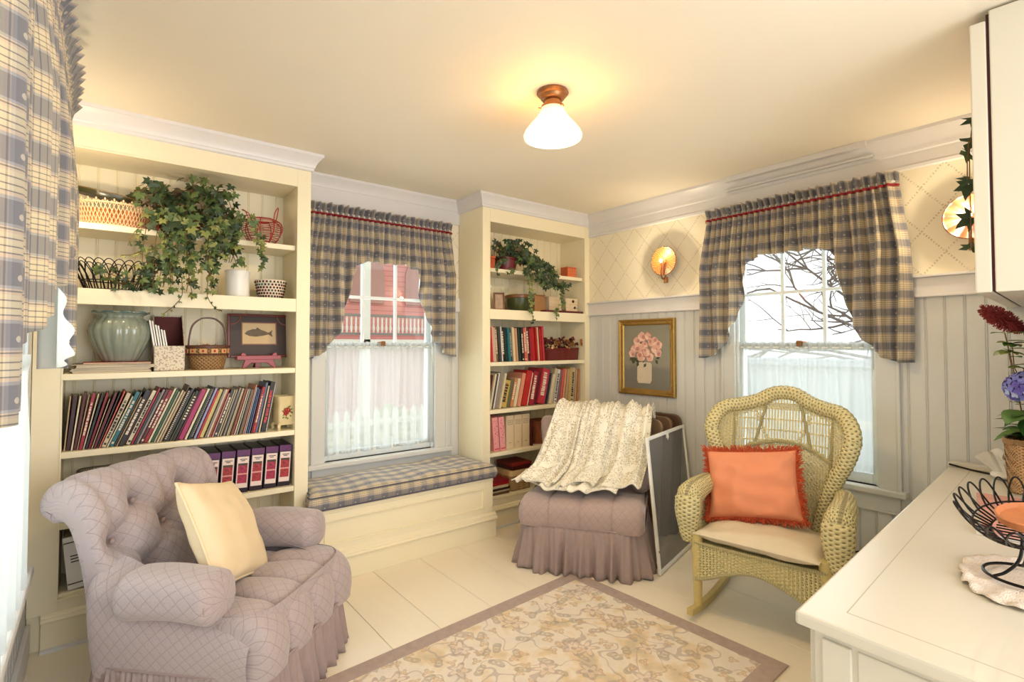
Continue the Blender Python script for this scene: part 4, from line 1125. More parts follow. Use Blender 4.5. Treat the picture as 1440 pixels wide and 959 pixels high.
for p in R2:
    d = Vector((p.x / 0.23, 0, p.z / 0.185)); d = d.normalized(); q = p
    e = Vector((rnd.uniform(-.5, .5), rnd.uniform(-1.1, 1.1), rnd.uniform(-.5, .5)))
    for s in range(2):
        e = Vector((rnd.uniform(-.6, .6), rnd.uniform(-1.0, 1.0), rnd.uniform(-.6, .6)))
        mb.tube([q, q + (d + e * 0.5) * 0.014, q + (d + e) * 0.026], 0.0022, 4, cap=False)
f_ = mb.build('fringe', FRINGE, t)
# ---------------------------------------------------------------- floor rug
t = thing('rug', 'cream floral rug with a mauve border on the painted floor', 'rug', (1.42, 1.62, 0.001), radians(2.9))
mb = MB(); mb.box(-RUG_L / 2, -RUG_W / 2, 0, RUG_L / 2, RUG_W / 2, 0.007); mb.build('pile', RUG, t, smooth=False, bevel=0.003)

# ---------------------------------------------------------------- long low counter at the right and the cupboard above it
CT = 0.784
root = thing('counter_cabinet', 'long cream counter cabinet with a panelled top in the right foreground', 'cabinet', (2.3, 0.2, 0))
poly = [(1.269, 0.548), (3.405, 0.697), (3.405, -0.215), (1.262, -0.215)]
ins = lambda d: [(1.269 + d, 0.548 - d), (3.40, 0.697 - d), (3.40, -0.212), (1.262 + d, -0.212)]
mb = MB(); mb.prism(poly, lambda u, v, w: (u, v, w), CT - 0.030, CT); mb.build('countertop', CABW, root, world=True, smooth=False, bevel=0.007)
mb = MB(); mb.prism(ins(0.03), lambda u, v, w: (u, v, w), 0.0, CT - 0.031); mb.build('carcass', CABW, root, world=True, smooth=False, bevel=0.003)
mb = MB()
b0, b1 = Vector((1.352, 0.468)), Vector((3.39, 0.608)); c0 = Vector((1.316, 0.20)); 
def strip(mb, p, q, wd, z0, z1, m=0):
    d = (q - p).normalized(); n = Vector((-d.y, d.x)) * wd / 2
    mb.prism([tuple(p + n), tuple(p - n), tuple(q - n), tuple(q + n)], lambda u, v, w: (u, v, w), z0, z1, m)
GAP = paint('joint_filler', (186, 178, 160), 0.7, 0.05)
strip(mb, b0, b1, 0.0025, CT - 0.001, CT + 0.0004); strip(mb, Vector((1.352, 0.468)), Vector((1.330, -0.20)), 0.0025, CT - 0.001, CT + 0.0004)
mb.build('top_joint', GAP, root, world=True, smooth=False)
mb = MB(); strip(mb, Vector((1.300, 0.43)), Vector((1.293, -0.2)), 0.012, 0.09, CT - 0.05); strip(mb, Vector((1.297, 0.50)), Vector((1.297, 0.44)), 0.012, 0.03, CT - 0.05); mb.build('end_panel', CABW, root, world=True, smooth=False, bevel=0.003)
mb = MB()
for k in range(3):
    a = Vector((1.33 + 0.68 * k, 0.532 + 0.0475 * k)); b = a + Vector((0.62, 0.0433))
    strip(mb, a, b, 0.016, 0.10, CT - 0.20); strip(mb, a, b, 0.016, CT - 0.18, CT - 0.05)
mb.build('drawer_front', CABW, root, world=True, smooth=False, bevel=0.004)
t = thing('ledge_board', 'narrow cream ledge lying along the wall at the far end of the counter', 'ledge', (3.385, 0.62, CT + 0.0005))
mb = MB(); mb.box(3.352, -0.2, CT + 0.0005, 3.404, 0.695, CT + 0.024); tmp = mb.build('board', CABW, t, world=True, smooth=False, bevel=0.003)
mb = MB(); cp = spline([(3.352, 0.69, CT + 0.012), (3.340, 0.66, CT + 0.010), (3.30, 0.58, CT + 0.006), (3.28, 0.5, CT + 0.005), (3.26, 0.4, CT + 0.005), (3.22, 0.25, CT + 0.005)], 8)
mb.tube(cp, 0.0045, 6); tag(mb.build('electric_cord', BLACKW), 'thin black cord lying along the back of the counter by the wall', 'cord')
mb = MB(); cp = spline([(3.39, 0.80, 0.30), (3.36, 0.86, 0.24), (3.33, 0.95, 0.19), (3.34, 1.06, 0.17), (3.36, 1.2, 0.10), (3.38, 1.4, 0.03)], 8); mb.tube(cp, 0.004, 6)
cp = spline([(3.39, 0.84, 0.34), (3.35, 0.92, 0.22), (3.33, 0.98, 0.24), (3.32, 1.05, 0.26), (3.35, 1.15, 0.20), (3.39, 1.25, 0.05)], 8); mb.tube(cp, 0.004, 6)
tag(mb.build('lamp_cord', BLACKW), 'dark cord looping down the wall panelling behind the wicker rocker', 'cord')

UP = thing('wall_cupboard', 'cream wall cupboard with its door edge showing at the upper right', 'cupboard', (2.9, 0.1, 1.573))
UA, UB = Vector((2.336, 0.400)), Vector((3.425, 0.470)); ud = (UB - UA).normalized(); un = Vector((ud.y, -ud.x))
def upoly(f0, f1, e0=0.0): return [tuple(UA + ud * e0 + un * f0), tuple(UB + un * f0), tuple(UB + un * f1), tuple(UA + ud * e0 + un * f1)]
mb = MB(); mb.prism(upoly(0.050, 0.60), lambda u, v, w: (u, v, w), 1.573, 2.53); mb.build('carcass', CABW, UP, world=True, smooth=False, bevel=0.004)
mb = MB(); L_ = (UB - UA).length
for k in range(2):
    a = UA + ud * (L_ * k / 2 + 0.002); b = UA + ud * (L_ * (k + 1) / 2 - 0.002)
    mb = MB(); mb.prism([tuple(a), tuple(b), tuple(b + un * 0.042), tuple(a + un * 0.042)], lambda u, v, w: (u, v, w), 1.573, 2.50); d_ = mb.build('door', CABW, UP, world=True, smooth=False, bevel=0.004)
mb = MB(); mb.prism(upoly(0.042, 0.052, 0.006), lambda u, v, w: (u, v, w), 1.578, 2.52); mb.build('door_gap_shadow', paint('maroon_gap_shadow', (60, 16, 26), 0.8), UP, world=True, smooth=False)  # dark strip standing in for the shadow gap between doors and carcass

# ---------------------------------------------------------------- leaves
def ivy_leaf(mb, p, n, up, size, m, rnd, lobes=5):
    n = n.normalized(); up = (up - n * up.dot(n)); up = up.normalized() if up.length > 1e-6 else n.orthogonal().normalized(); sx = up.cross(n)
    A = [-150, -112, -92, -62, -36, -14, 0, 14, 36, 62, 92, 112, 150]; R = [0.42, 0.72, 0.44, 0.86, 0.5, 0.66, 1.0, 0.66, 0.5, 0.86, 0.44, 0.72, 0.42]
    vs = [p]
    for a, r in zip(A, R):
        a = radians(a); q = r * size * rnd.uniform(0.88, 1.1)
        vs.append(p + up * (cos(a) * q) + sx * (sin(a) * q) - n * (0.35 * q * q / size * rnd.uniform(0.5, 1.3)))
    mb.add(vs, [(0, i, i + 1) for i in range(1, 13)], m)
def ivy(foli, stem, strands, rnd, size=(0.03, 0.05), step=0.022, face=Vector((-0.5, -1, 0.35)), tones=(0, 1, 2), spread=0.03):
    for path in strands:
        P, L = resample([Vector(p) for p in spline(path, 8)], max(3, int(0.5 + sum((Vector(b) - Vector(a)).length for a, b in zip(path, path[1:])) / step)))
        stem.tube(P, 0.0018, 4, cap=False)
        for i, p in enumerate(P):
            if rnd.random() < 0.12: continue
            o = Vector((rnd.uniform(-1, 1), rnd.uniform(-1, 0.6), rnd.uniform(-0.8, 0.8))) * spread
            n = face + Vector((rnd.uniform(-.9, .9), rnd.uniform(-.6, .6), rnd.uniform(-.7, .9)))
            dn = Vector((rnd.uniform(-.8, .8), rnd.uniform(-.3, .2), -1 + rnd.uniform(-.2, .9)))
            ivy_leaf(foli, p + o, n, dn, rnd.uniform(*size) * (0.75 + 0.25 * (1 - i / len(P))), rnd.choice(tones), rnd)

# ---------------------------------------------------------------- things on the counter
t = thing('lace_doily', 'small off-white lace doily on the counter under the wire stand', 'doily', (1.86, 0.245, CT + 0.001))
rnd = random.Random(2); LACE_D = paint('white_crochet', (226, 212, 198), 0.95, 0.12, scale=60, bump=1.0, bscale=240)
mb = MB()
def doil(u, v):
    a = 2 * pi * u; r = v * (0.17 + 0.012 * abs(sin(a * 9)) + 0.02 * sin(a * 2 + 1))
    z = 0.002 + 0.012 * max(0, noise.noise((cos(a) * r * 22, sin(a) * r * 22, 1.0)) + 0.1) * v + (0.006 * abs(sin(a * 7)) if v > 0.8 else 0)
    return (r * cos(a) * 1.0, r * sin(a) * 0.75, z)
mb.grid(doil, 120, 16, closed=True); mb.build('crochet', LACE_D, t, solid=0.002)
# footed wire basket
root = thing('wire_basket', 'black footed wire basket with looped rim standing on the counter', 'wire basket', (1.87, 0.235, CT))
bx, by, bz = 1.865, 0.232, 0.978
mb = MB(); NB = 22; A_, B_ = 0.325, 0.135
rot = lambda x, y: (bx + x * 0.995 - y * 0.07, by + x * 0.07 + y * 0.995)
def bowl(a, k):                                         # k 0 bottom .. 1 rim
    r = 0.42 + 0.58 * k ** 0.7; x, y = rot(A_ * r * cos(a), B_ * r * sin(a)); return (x, y, bz - 0.055 + 0.068 * k ** 1.6)
for i in range(NB):
    a0 = 2 * pi * i / NB; w = 2 * pi / NB
    mb.tube([bowl(a0 + w * 1.6 * (s - 0.5), 0.05 + (1.0 * sin(pi * s)) ** 0.6) for s in [q / 16 for q in range(17)]], 0.0026, 5, cap=False)
for k in (0.05, 0.45): mb.tube([bowl(2 * pi * i / 48, k) for i in range(48)], 0.0026, 5, closed=True)
for i in range(-4, 5): 
    x = A_ * 0.42 * i / 5; yy = B_ * 0.42 * sqrt(max(0, 1 - (i / 5) ** 2)); p, q = rot(x, -yy), rot(x, yy); mb.tube([(p[0], p[1], bz - 0.055), (q[0], q[1], bz - 0.055)], 0.002, 5)
mb.build('bowl', BLACKW, root, world=True)
fx, fy = 1.88, 0.232
mb = MB()
for a in (0.3, 0.3 + 2 * pi / 3, 0.3 + 4 * pi / 3):
    c, s = cos(a), sin(a); mb.tube(spline([(fx + c * 0.025, fy + s * 0.025, bz - 0.055), (fx + c * 0.014, fy + s * 0.014, 0.90), (fx + c * 0.022, fy + s * 0.022, 0.845), (fx + c * 0.055, fy + s * 0.055, 0.812), (fx + c * 0.088, fy + s * 0.088, CT + 0.016)], 8), 0.004, 6)
mb.tube([(fx + 0.088 * cos(2 * pi * i / 40), fy + 0.088 * sin(2 * pi * i / 40), CT + 0.016) for i in range(40)], 0.004, 6, closed=True)
mb.build('foot', BLACKW, root, world=True)
mb = MB()
BREAD = paint('terracotta_glaze', (188, 116, 70), 0.55, 0.25, scale=20, bump=0.2, bscale=50)
mb.lathe([(0.001, 0.0), (0.09, 0.002), (0.112, 0.012), (0.118, 0.028), (0.112, 0.030), (0.10, 0.018), (0.06, 0.012), (0.001, 0.010)], 40, (0, 0, 0), sx=1.15, sy=0.62)
o = mb.build('shallow_bowl', BREAD); o.location = (1.91, 0.225, bz - 0.050); tag(o, 'shallow terracotta dish resting in the black wire basket', 'dish')
mb = MB()
def card(mb, c, ax, ay, th, m=0): mb.obox(c, ax, ay, (0, 0, th), m)
PAPER = paint('white_paper', (228, 220, 208), 0.8, 0.03); PINKP = paint('pink_printed_paper', (206, 150, 140), 0.7, 0.25, scale=18)
o = thing('paper_pile', 'pile of magazines and papers on the counter behind the wire basket', 'papers', (2.55, 0.27, CT), group=None)
mb.obox((2.55, 0.275, CT + 0.006), (0.30, 0.03, 0), (-0.02, 0.15, 0), (0, 0, 0.005)); mb.build('bottom_sheet', PAPER, o, world=True, smooth=False)
mb = MB(); mb.obox((2.52, 0.29, CT + 0.0165), (0.27, 0.055, 0), (-0.03, 0.14, 0), (0, 0, 0.005)); mb.build('printed_sheet', PINKP, o, world=True, smooth=False)
mb = MB(); mb.tube([(2.30, 0.43, CT + 0.024), (2.27, 0.40, CT + 0.026), (2.24, 0.34, CT + 0.025), (2.20, 0.33, CT + 0.03)], 0.003, 5); mb.build('red_ribbon', RED_CORD, o, world=True)

t = thing('flower_basket', 'square wicker basket of hydrangeas and greenery at the right end of the counter', 'flower basket', (3.06, 0.33, CT))
WB_ = m_wicker('natural_willow_weave', (206, 164, 118), 330, 500, 0.4)
mb = MB()
def bsk(u, v):
    s = superell(0.125 + 0.012 * v, 0.095 + 0.01 * v, 7, 160)[int(round(u * 160)) % 160]; k = 0.003 * sin(u * 160 * pi / 2) * (1 if int(v * 24) % 2 else -1)
    return (3.075 + s[0] * (1 + k * 8), 0.325 + s[1] * (1 + k * 8), CT + 0.002 + 0.215 * v)
mb.grid(bsk, 160, 25, uvfn=lambda u, v: (u * 0.9, v * 0.215), closed=True); mb.build('basket', WB_, t, world=True, solid=0.006)
mb = MB()
for k in range(3): mb.tube([(3.075 + s[0] * 1.02, 0.325 + s[1] * 1.02, CT + 0.213 + 0.008 * sin(i * 0.9 + k * 2.1)) for i, s in enumerate(superell(0.138, 0.106, 7, 120))], 0.005, 5, closed=True)
mb.build('rim_braid', WB_, t, world=True)
mb = MB(); mb.prism(superell(0.12, 0.09, 6, 40), lambda u, v, w: (3.075 + u, 0.325 + v, w), CT + 0.16, CT + 0.19); mb.build('moss', paint('moss', (74, 78, 40), 0.95, 0.3, scale=60, bump=0.8), t, world=True)
HYD = [paint('hydrangea_blue', (120, 124, 206), 0.6, 0.1), paint('hydrangea_pale', (168, 184, 232), 0.6, 0.1), paint('hydrangea_violet', (96, 84, 176), 0.6, 0.1)]
rnd = random.Random(31)
def hydrangea(c, R, name='hydrangea_head'):
    mb = MB(); c = Vector(c)
    for k in range(95):
        z = 1 - 1.7 * (k + 0.5) / 95; a = k * 2.39996; q = sqrt(max(0, 1 - z * z)); n = Vector((q * cos(a), q * sin(a), z)); p = c + Vector((n.x * R, n.y * R, n.z * R * 0.78))
        up = n.orthogonal().normalized(); up.rotate(Matrix.Rotation(rnd.uniform(0, 6.28), 3, n)); sx = n.cross(up); m = rnd.choice((0, 0, 1, 2)); s = rnd.uniform(0.016, 0.021)
        for w in range(4):
            d = up * cos(w * pi / 2) + sx * sin(w * pi / 2); e = n.cross(d)
            mb.add([p, p + d * s * 0.5 + e * s * 0.48 + n * 0.002, p + d * s + n * 0.004, p + d * s * 0.5 - e * s * 0.48 + n * 0.002], [(0, 1, 2, 3)], m)
    mb.ball(c, R * 0.8, R * 0.8, R * 0.6, 12, 8, 2)
    return mb.build(name, HYD, t, world=True)
hydrangea((2.985, 0.345, CT + 0.435), 0.085); hydrangea((3.13, 0.30, CT + 0.46), 0.085); hydrangea((3.06, 0.24, CT + 0.40), 0.08)
GREEN = [paint('leaf_green_dark', (52, 92, 34), 0.45, 0.2), paint('leaf_green', (84, 124, 48), 0.45, 0.2), paint('leaf_olive', (120, 132, 60), 0.5, 0.2)]
def oval_leaf(mb, p, d, n, L, Wd, m, bend=0.25):
    d = Vector(d).normalized(); n = Vector(n); n = (n - d * n.dot(d)).normalized(); s = d.cross(n); vs = []; K = 7
    for i in range(K):
        q = i / (K - 1); w = Wd * sin(pi * min(1, q * 0.96 + 0.03)) ** 0.8; c = Vector(p) + d * (L * q) - n * (bend * L * q * q)
        vs += [c - s * w + n * w * 0.25, c, c + s * w + n * w * 0.25]
    mb.add(vs, [(3 * i + k, 3 * i + k + 1, 3 * i + 4 + k, 3 * i + 3 + k) for i in range(K - 1) for k in range(2)], m)
mb = MB(); st = MB()
oval_leaf(mb, (3.01, 0.35, CT + 0.33), (-0.9, 0.35, 0.05), (-0.4, 0.1, 1), 0.15, 0.055, 1, 0.3)
oval_leaf(mb, (3.03, 0.33, CT + 0.30), (-0.75, 0.15, -0.15), (-0.4, 0, 1), 0.13, 0.045, 0, 0.3)
for k in range(22):
    a = rnd.uniform(0, 6.28); oval_leaf(mb, (3.075 + 0.05 * cos(a), 0.325 + 0.04 * sin(a), CT + rnd.uniform(0.2, 0.36)), (cos(a), sin(a), rnd.uniform(-0.1, 0.6)), (0, 0, 1), rnd.uniform(0.09, 0.15), rnd.uniform(0.025, 0.045), rnd.choice((0, 0, 1)), 0.35)
for k in range(5):
    a = 1.8 + k * 1.1; x, y = 3.06 + 0.06 * cos(a), 0.32 + 0.05 * sin(a); top = (x + 0.08 * cos(a), y + 0.06 * sin(a), CT + 0.66 + 0.04 * (k % 3))
    P_ = spline([(x, y, CT + 0.18), ((x + top[0]) / 2, (y + top[1]) / 2, CT + 0.45), top], 6); st.tube(P_, 0.0025, 5)
    for q in P_[4:]:
        b = rnd.uniform(0, 6.28); oval_leaf(mb, q, (cos(b), sin(b), 0.2), (0, 0, 1), rnd.uniform(0.05, 0.08), rnd.uniform(0.014, 0.022), rnd.choice((1, 2)), 0.2)
for (x, y, z) in ((2.90, 0.40, 1.37), (2.93, 0.36, 1.30), (2.98, 0.40, 1.40)):
    for k in range(5):
        b = 2.2 + k * 0.6; oval_leaf(mb, (x, y, z), (cos(b), sin(b) * 0.6, rnd.uniform(-.2, .3)), (0, -0.3, 1), 0.06, 0.018, rnd.choice((1, 2)), 0.2)
    st.tube([(3.06, 0.33, CT + 0.3), ((3.06 + x) / 2, y, z - 0.1), (x, y, z)], 0.002, 4)
mb.build('leaves', GREEN, t, world=True)
RFL = paint('crimson_floret', (128, 36, 34), 0.8, 0.3, scale=60)
plume = MB(); p0, p1 = Vector((2.70, 0.44, 1.535)), Vector((3.02, 0.37, 1.455))
st.tube([(3.06, 0.33, CT + 0.3), (3.08, 0.34, 1.3), tuple(p1), tuple(p0)], 0.003, 5)
for k in range(900):
    q = rnd.random(); r = 0.042 * sin(pi * (0.12 + 0.82 * q)) ** 0.7; d = Vector((rnd.gauss(0, 1), rnd.gauss(0, 1), rnd.gauss(0, 1))).normalized(); c = p0.lerp(p1, q)
    plume.tube([c, c + d * r], 0.0016, 3, cap=False)
plume.build('red_plume', RFL, t, world=True)
st.build('stems', STEM, t, world=True)
t = thing('tissue', 'crumpled white tissue standing on the counter beside the flower basket', 'tissue', (3.24, 0.47, CT))
mb = MB(); TIS = paint('white_tissue', (240, 238, 232), 0.9, 0.02)
def tis(u, v):
    a = 2 * pi * u; r = 0.03 + 0.05 * v + 0.02 * v * sin(a * 3 + 1) + 0.012 * v * sin(a * 7); lean = 0.05 * v
    return (3.24 - lean + r * cos(a) * 0.8, 0.47 + lean * 0.6 + r * sin(a) * 0.6, CT + 0.004 + (0.10 + 0.03 * sin(a * 2 + 2)) * v ** 0.8)
mb.grid(tis, 64, 12, closed=True); mb.build('sheet', TIS, t, world=True)
mb = MB(); mb.ball((3.23, 0.47, CT + 0.02), 0.06, 0.05, 0.018); mb.build('crumple', TIS, t, world=True)
# ivy spilling off the wall cupboard
t = thing('trailing_ivy', 'dark ivy sprays hanging beside the wall cupboard, in front of the second sconce', 'ivy', (2.40, 0.44, 2.5))
fo, stm = MB(), MB(); rnd = random.Random(8)
ivy(fo, stm, [[(2.45, 0.416, 2.20), (2.43, 0.424, 2.08), (2.43, 0.424, 1.9), (2.43, 0.424, 1.74)], [(2.43, 0.424, 2.13), (2.40, 0.424, 2.06), (2.39, 0.424, 1.98)]], rnd, size=(0.052, 0.074), step=0.085, tones=(0, 0, 1), spread=0.010); stm.tube([(2.50, 0.36, 2.54), (2.492, 0.402, 2.53), (2.47, 0.414, 2.4), (2.45, 0.416, 2.20)], 0.0018, 4)
fo.build('leaves', LEAF, t, world=True); stm.build('stem', STEM, t, world=True)

# ---------------------------------------------------------------- ceiling lamp and wall sconces
def glow_mat(name, rgb, strength, base, rough=0.35):
    t = NT(name); b = t.n('BsdfPrincipled'); b.inputs['Base Color'].default_value = base; b.inputs['Roughness'].default_value = rough
    b.inputs['Emission Color'].default_value = rgb; b.inputs['Emission Strength'].default_value = strength
    return t.finish(b.outputs[0])
LX, LY = 1.585, 1.70
root = thing('ceiling_lamp', 'small ceiling lamp with bronze cap and flared frosted glass shade', 'ceiling lamp', (LX, LY, HC))
mb = MB(); mb.lathe([(0.001, HC - 0.001), (0.068, HC - 0.001), (0.072, HC - 0.010), (0.064, HC - 0.020), (0.058, HC - 0.022), (0.054, HC - 0.034), (0.048, HC - 0.040), (0.034, HC - 0.046), (0.001, HC - 0.046)], 36, (LX, LY, 0)); mb.build('canopy', BRONZE, root, world=True)
mb = MB(); mb.lathe([(0.001, HC - 0.046), (0.036, HC - 0.046), (0.036, HC - 0.064), (0.052, HC - 0.068), (0.054, HC - 0.088), (0.050, HC - 0.092)], 30, (LX, LY, 0))
for a in (0.5, 2.6, 4.7): mb.tube([(LX + 0.05 * cos(a), LY + 0.05 * sin(a), HC - 0.08), (LX + 0.066 * cos(a), LY + 0.066 * sin(a), HC - 0.08)], 0.004, 6)
mb.build('fitter', BRONZE, root, world=True)
def m_shade():
    t = NT('lit_frosted_glass'); b = t.n('BsdfPrincipled'); b.inputs['Base Color'].default_value = (0.9, 0.8, 0.6, 1); b.inputs['Roughness'].default_value = 0.3
    b.inputs['Emission Color'].default_value = (1.0, 0.80, 0.48, 1); b.inputs['Emission Strength'].default_value = 0.85
    c = t.n('BsdfTransparent'); c.inputs[0].default_value = (1.0, 0.8, 0.5, 1); m = t.n('MixShader'); m.inputs[0].default_value = 0.35
    t.put(m.inputs[1], b.outputs[0]); t.put(m.inputs[2], c.outputs[0]); return t.finish(m.outputs[0])
GLOW = m_shade()
mb = MB(); mb.lathe([(0.050, HC - 0.075), (0.056, HC - 0.10), (0.072, HC - 0.125), (0.102, HC - 0.160), (0.122, HC - 0.186), (0.129, HC - 0.202), (0.127, HC - 0.214)], 48, (LX, LY, 0)); mb.build('shade', GLOW, root, world=True, solid=0.004)
BULB = glow_mat('lit_bulb', (1.0, 0.86, 0.6, 1), 9.0, (1, 1, 1, 1))
mb = MB(); mb.ball((LX, LY, HC - 0.128), 0.026, 0.026, 0.034, 16, 10); mb.build('bulb', BULB, root, world=True)
def lamp(name, loc, power, color, rad, parent=None):
    l = bpy.data.lights.new(name, 'POINT'); l.energy = power; l.color = color; l.shadow_soft_size = rad
    o = bpy.data.objects.new(name, l); COL.objects.link(o); o.location = loc
    return o
lamp('ceiling_lamp_light', (LX, LY, HC - 0.190), 16, (1.0, 0.74, 0.42), 0.022)
AMBER = []
def m_amber(name, rgb, ribs):
    t = NT(name); u, v, _ = t.sep(t.coord('UV'))
    s = t.math('MULTIPLY', t.math('ADD', t.math('SINE', t.math('MULTIPLY', u, 2 * pi * ribs)), 1.0), 0.5)
    r, g, b = rgb; col = t.mix(s, C(r * 0.7, g * 0.6, b * 0.5), C(r, g, b))
    bs = t.n('BsdfPrincipled'); t.put(bs.inputs['Base Color'], col); bs.inputs['Roughness'].default_value = 0.3; bs.inputs['Metallic'].default_value = 0.1
    t.put(bs.inputs['Normal'], t.bump(s, 0.6, 0.006))
    return t.finish(bs.outputs[0])
PLATE = [m_amber('ribbed_amber_plate', (160, 96, 48), 44), m_amber('terracotta_plate', (176, 100, 58), 10)]
labs = ['round amber reflector sconce above the framed rose picture', 'round terracotta coloured sconce beside the wall cupboard', 'sconce tucked behind the foreground valance by the tall bookcase']
for k, (yy, zz) in enumerate(((2.365, 2.03), (0.585, 2.03), (2.98, 2.03))):
    left = k == 2; root = thing('wall_sconce', labs[k], 'sconce', (XL if left else XR, yy, zz), pi if left else 0, group='wall sconces')
    mb = MB(); mb.lathe([(0.001, 0.0), (0.04, 0.004), (0.08, 0.012), (0.104, 0.026), (0.112, 0.034), (0.108, 0.036), (0.1, 0.030), (0.001, 0.010)], 64, (0, 0, 0), axis='x')
    pl = mb.build('reflector_plate', PLATE[k % 2], root); pl.location = (-0.045, 0, 0); pl.rotation_euler = (0, 0, pi)
    mb = MB(); mb.tube([(-0.001, 0, 0), (-0.046, 0, 0)], 0.018, 12); mb.build('wall_mount', BRONZE, root)
    mb = MB(); mb.tube(spline([(-0.05, 0.0, -0.112), (-0.075, 0.0, -0.135), (-0.10, 0.0, -0.13), (-0.112, 0.0, -0.09), (-0.112, 0, -0.02)], 6), 0.0055, 8); mb.tube([(-0.05, 0, -0.12), (-0.05, 0, -0.165)], 0.016, 8); mb.lathe([(0.001, -.03), (0.007, -.03), (0.009, -.015), (0.001, -.013)], 14, (-0.112, 0, 0)); mb.build('arm', BRONZE, root)
    mb = MB(); mb.ball((-0.112, 0, 0.0), 0.011, 0.011, 0.015, 12, 8); mb.build('bulb', BULB, root)
    lamp('wall_sconce_light', (XL + 0.132 if left else XR - 0.132, yy, zz + 0.012), 3.0, (1.0, 0.82, 0.56), 0.014)

# ---------------------------------------------------------------- framed rose picture
root = thing('framed_picture', 'gilt framed picture of pink roses in a white vase on the panelled wall', 'picture', (XR - 0.01, 2.58, 1.29))
py0, py1, pz0, pz1 = 2.312, 2.852, 0.990, 1.597; fw = 0.055
mb = MB()
fp = [(0.0, 0.004), (0.0, 0.026), (0.010, 0.030), (0.022, 0.022), (0.040, 0.020), (0.048, 0.012), (0.055, 0.010), (0.055, 0.004)]
cn = [(py0, pz0, 1, 1), (py1, pz0, -1, 1), (py1, pz1, -1, -1), (py0, pz1, 1, -1)]; vs = []
for y, z, a, b in cn:
    for i, d in fp: vs.append((XR - d, y + a * i, z + b * i))
n = len(fp); mb.add(vs, [(c * n + i, c * n + i + 1, ((c + 1) % 4) * n + i + 1, ((c + 1) % 4) * n + i) for c in range(4) for i in range(n - 1)])
for y, z, a, b in cn:
    for k in range(6):
        q = k / 5; mb.ball((XR - 0.024, y + a * (0.03 + 0.05 * q), z + b * (0.03 + 0.006 * sin(q * 9))), 0.006, 0.010, 0.006, 8, 5); mb.ball((XR - 0.024, y + a * (0.03 + 0.006 * sin(q * 9)), z + b * (0.03 + 0.05 * q)), 0.006, 0.006, 0.010, 8, 5)
mb.build('gilt_frame', GOLD, root, world=True, angle=25)
def m_canvas():
    t = NT('grey_green_canvas'); co = t.coord(); _, y, z = t.sep(co)
    n = t.noise(co, 9, 4); b = t.ramp(t.math('ADD', z, t.math('MULTIPLY', n, 0.08)), [(0.0, C(122, 118, 108)), (0.2, C(126, 124, 114)), (0.24, C(150, 146, 130)), (0.8, C(128, 130, 118))])
    return t.finish(t.bsdf(b, 0.35))
mb = MB(); mb.box(-0.006, -(py1 - py0) / 2 + 0.05, 0, 0.0, (py1 - py0) / 2 - 0.05, pz1 - pz0 - 0.1); o = mb.build('canvas', m_canvas(), root, smooth=False); o.location = (0.006 - 0.002, 0.002, pz0 + 0.05 - 1.29)
PX0 = XR - 0.0135
def flat(mb, poly, d=0.0, m=0): mb.add([(PX0 - d, y, z) for y, z in poly], [tuple(range(len(poly)))], m)
mb = MB(); flat(mb, [(2.66, 1.085), (2.545, 1.085), (2.53, 1.11), (2.528, 1.235), (2.54, 1.252), (2.655, 1.252), (2.668, 1.235), (2.672, 1.11)]); mb.build('painted_vase', paint('painted_white', (214, 202, 180), 0.4, 0.1, scale=12), root, world=True, smooth=False)
ROSE = [paint('painted_rose', (226, 178, 164), 0.4, 0.08), paint('painted_rose_light', (240, 208, 192), 0.4, 0.08), paint('painted_rose_deep', (198, 136, 126), 0.4, 0.08), paint('painted_leaf', (74, 82, 60), 0.4, 0.2)]
mb = MB(); rnd = random.Random(4)
for k in range(26):
    a = rnd.uniform(0, 6.28); y, z = 2.595 + 0.13 * cos(a), 1.33 + 0.085 * sin(a); b = rnd.uniform(0, 6.28); d = (cos(b), sin(b)); e = (-d[1], d[0]); L = 0.045
    flat(mb, [(y, z), (y + d[0] * L * .5 + e[0] * .014, z + d[1] * L * .5 + e[1] * .014), (y + d[0] * L, z + d[1] * L), (y + d[0] * L * .5 - e[0] * .014, z + d[1] * L * .5 - e[1] * .014)], 0.0004 + k * 1e-5, 3)
for k, (y, z) in enumerate([(2.70, 1.36), (2.63, 1.30), (2.545, 1.295), (2.50, 1.36), (2.47, 1.33), (2.67, 1.42), (2.60, 1.38), (2.53, 1.41), (2.62, 1.455), (2.565, 1.46), (2.50, 1.42), (2.72, 1.32), (2.58, 1.33), (2.655, 1.37), (2.46, 1.39)]):
    R0 = rnd.uniform(0.032, 0.042); o0 = rnd.uniform(0, 6.28)
    for w in range(5):
        r = R0 * (1 - w * 0.19); oy, oz = 0.12 * R0 * w * cos(o0 + w * 1.9), 0.12 * R0 * w * sin(o0 + w * 1.9)
        flat(mb, [(y + oy + r * (1 + 0.09 * sin(5 * q + w)) * cos(q), z + oz + r * (1 + 0.09 * sin(5 * q + w)) * sin(q)) for q in [2 * pi * i / 18 for i in range(18)]], 0.0008 + 0.00008 * k + 0.0001 * w, (0, 1, 0, 2, 1)[w] if k % 3 else (2, 0, 1, 0, 2)[w])
mb.build('painted_roses', ROSE, root, world=True, smooth=False)
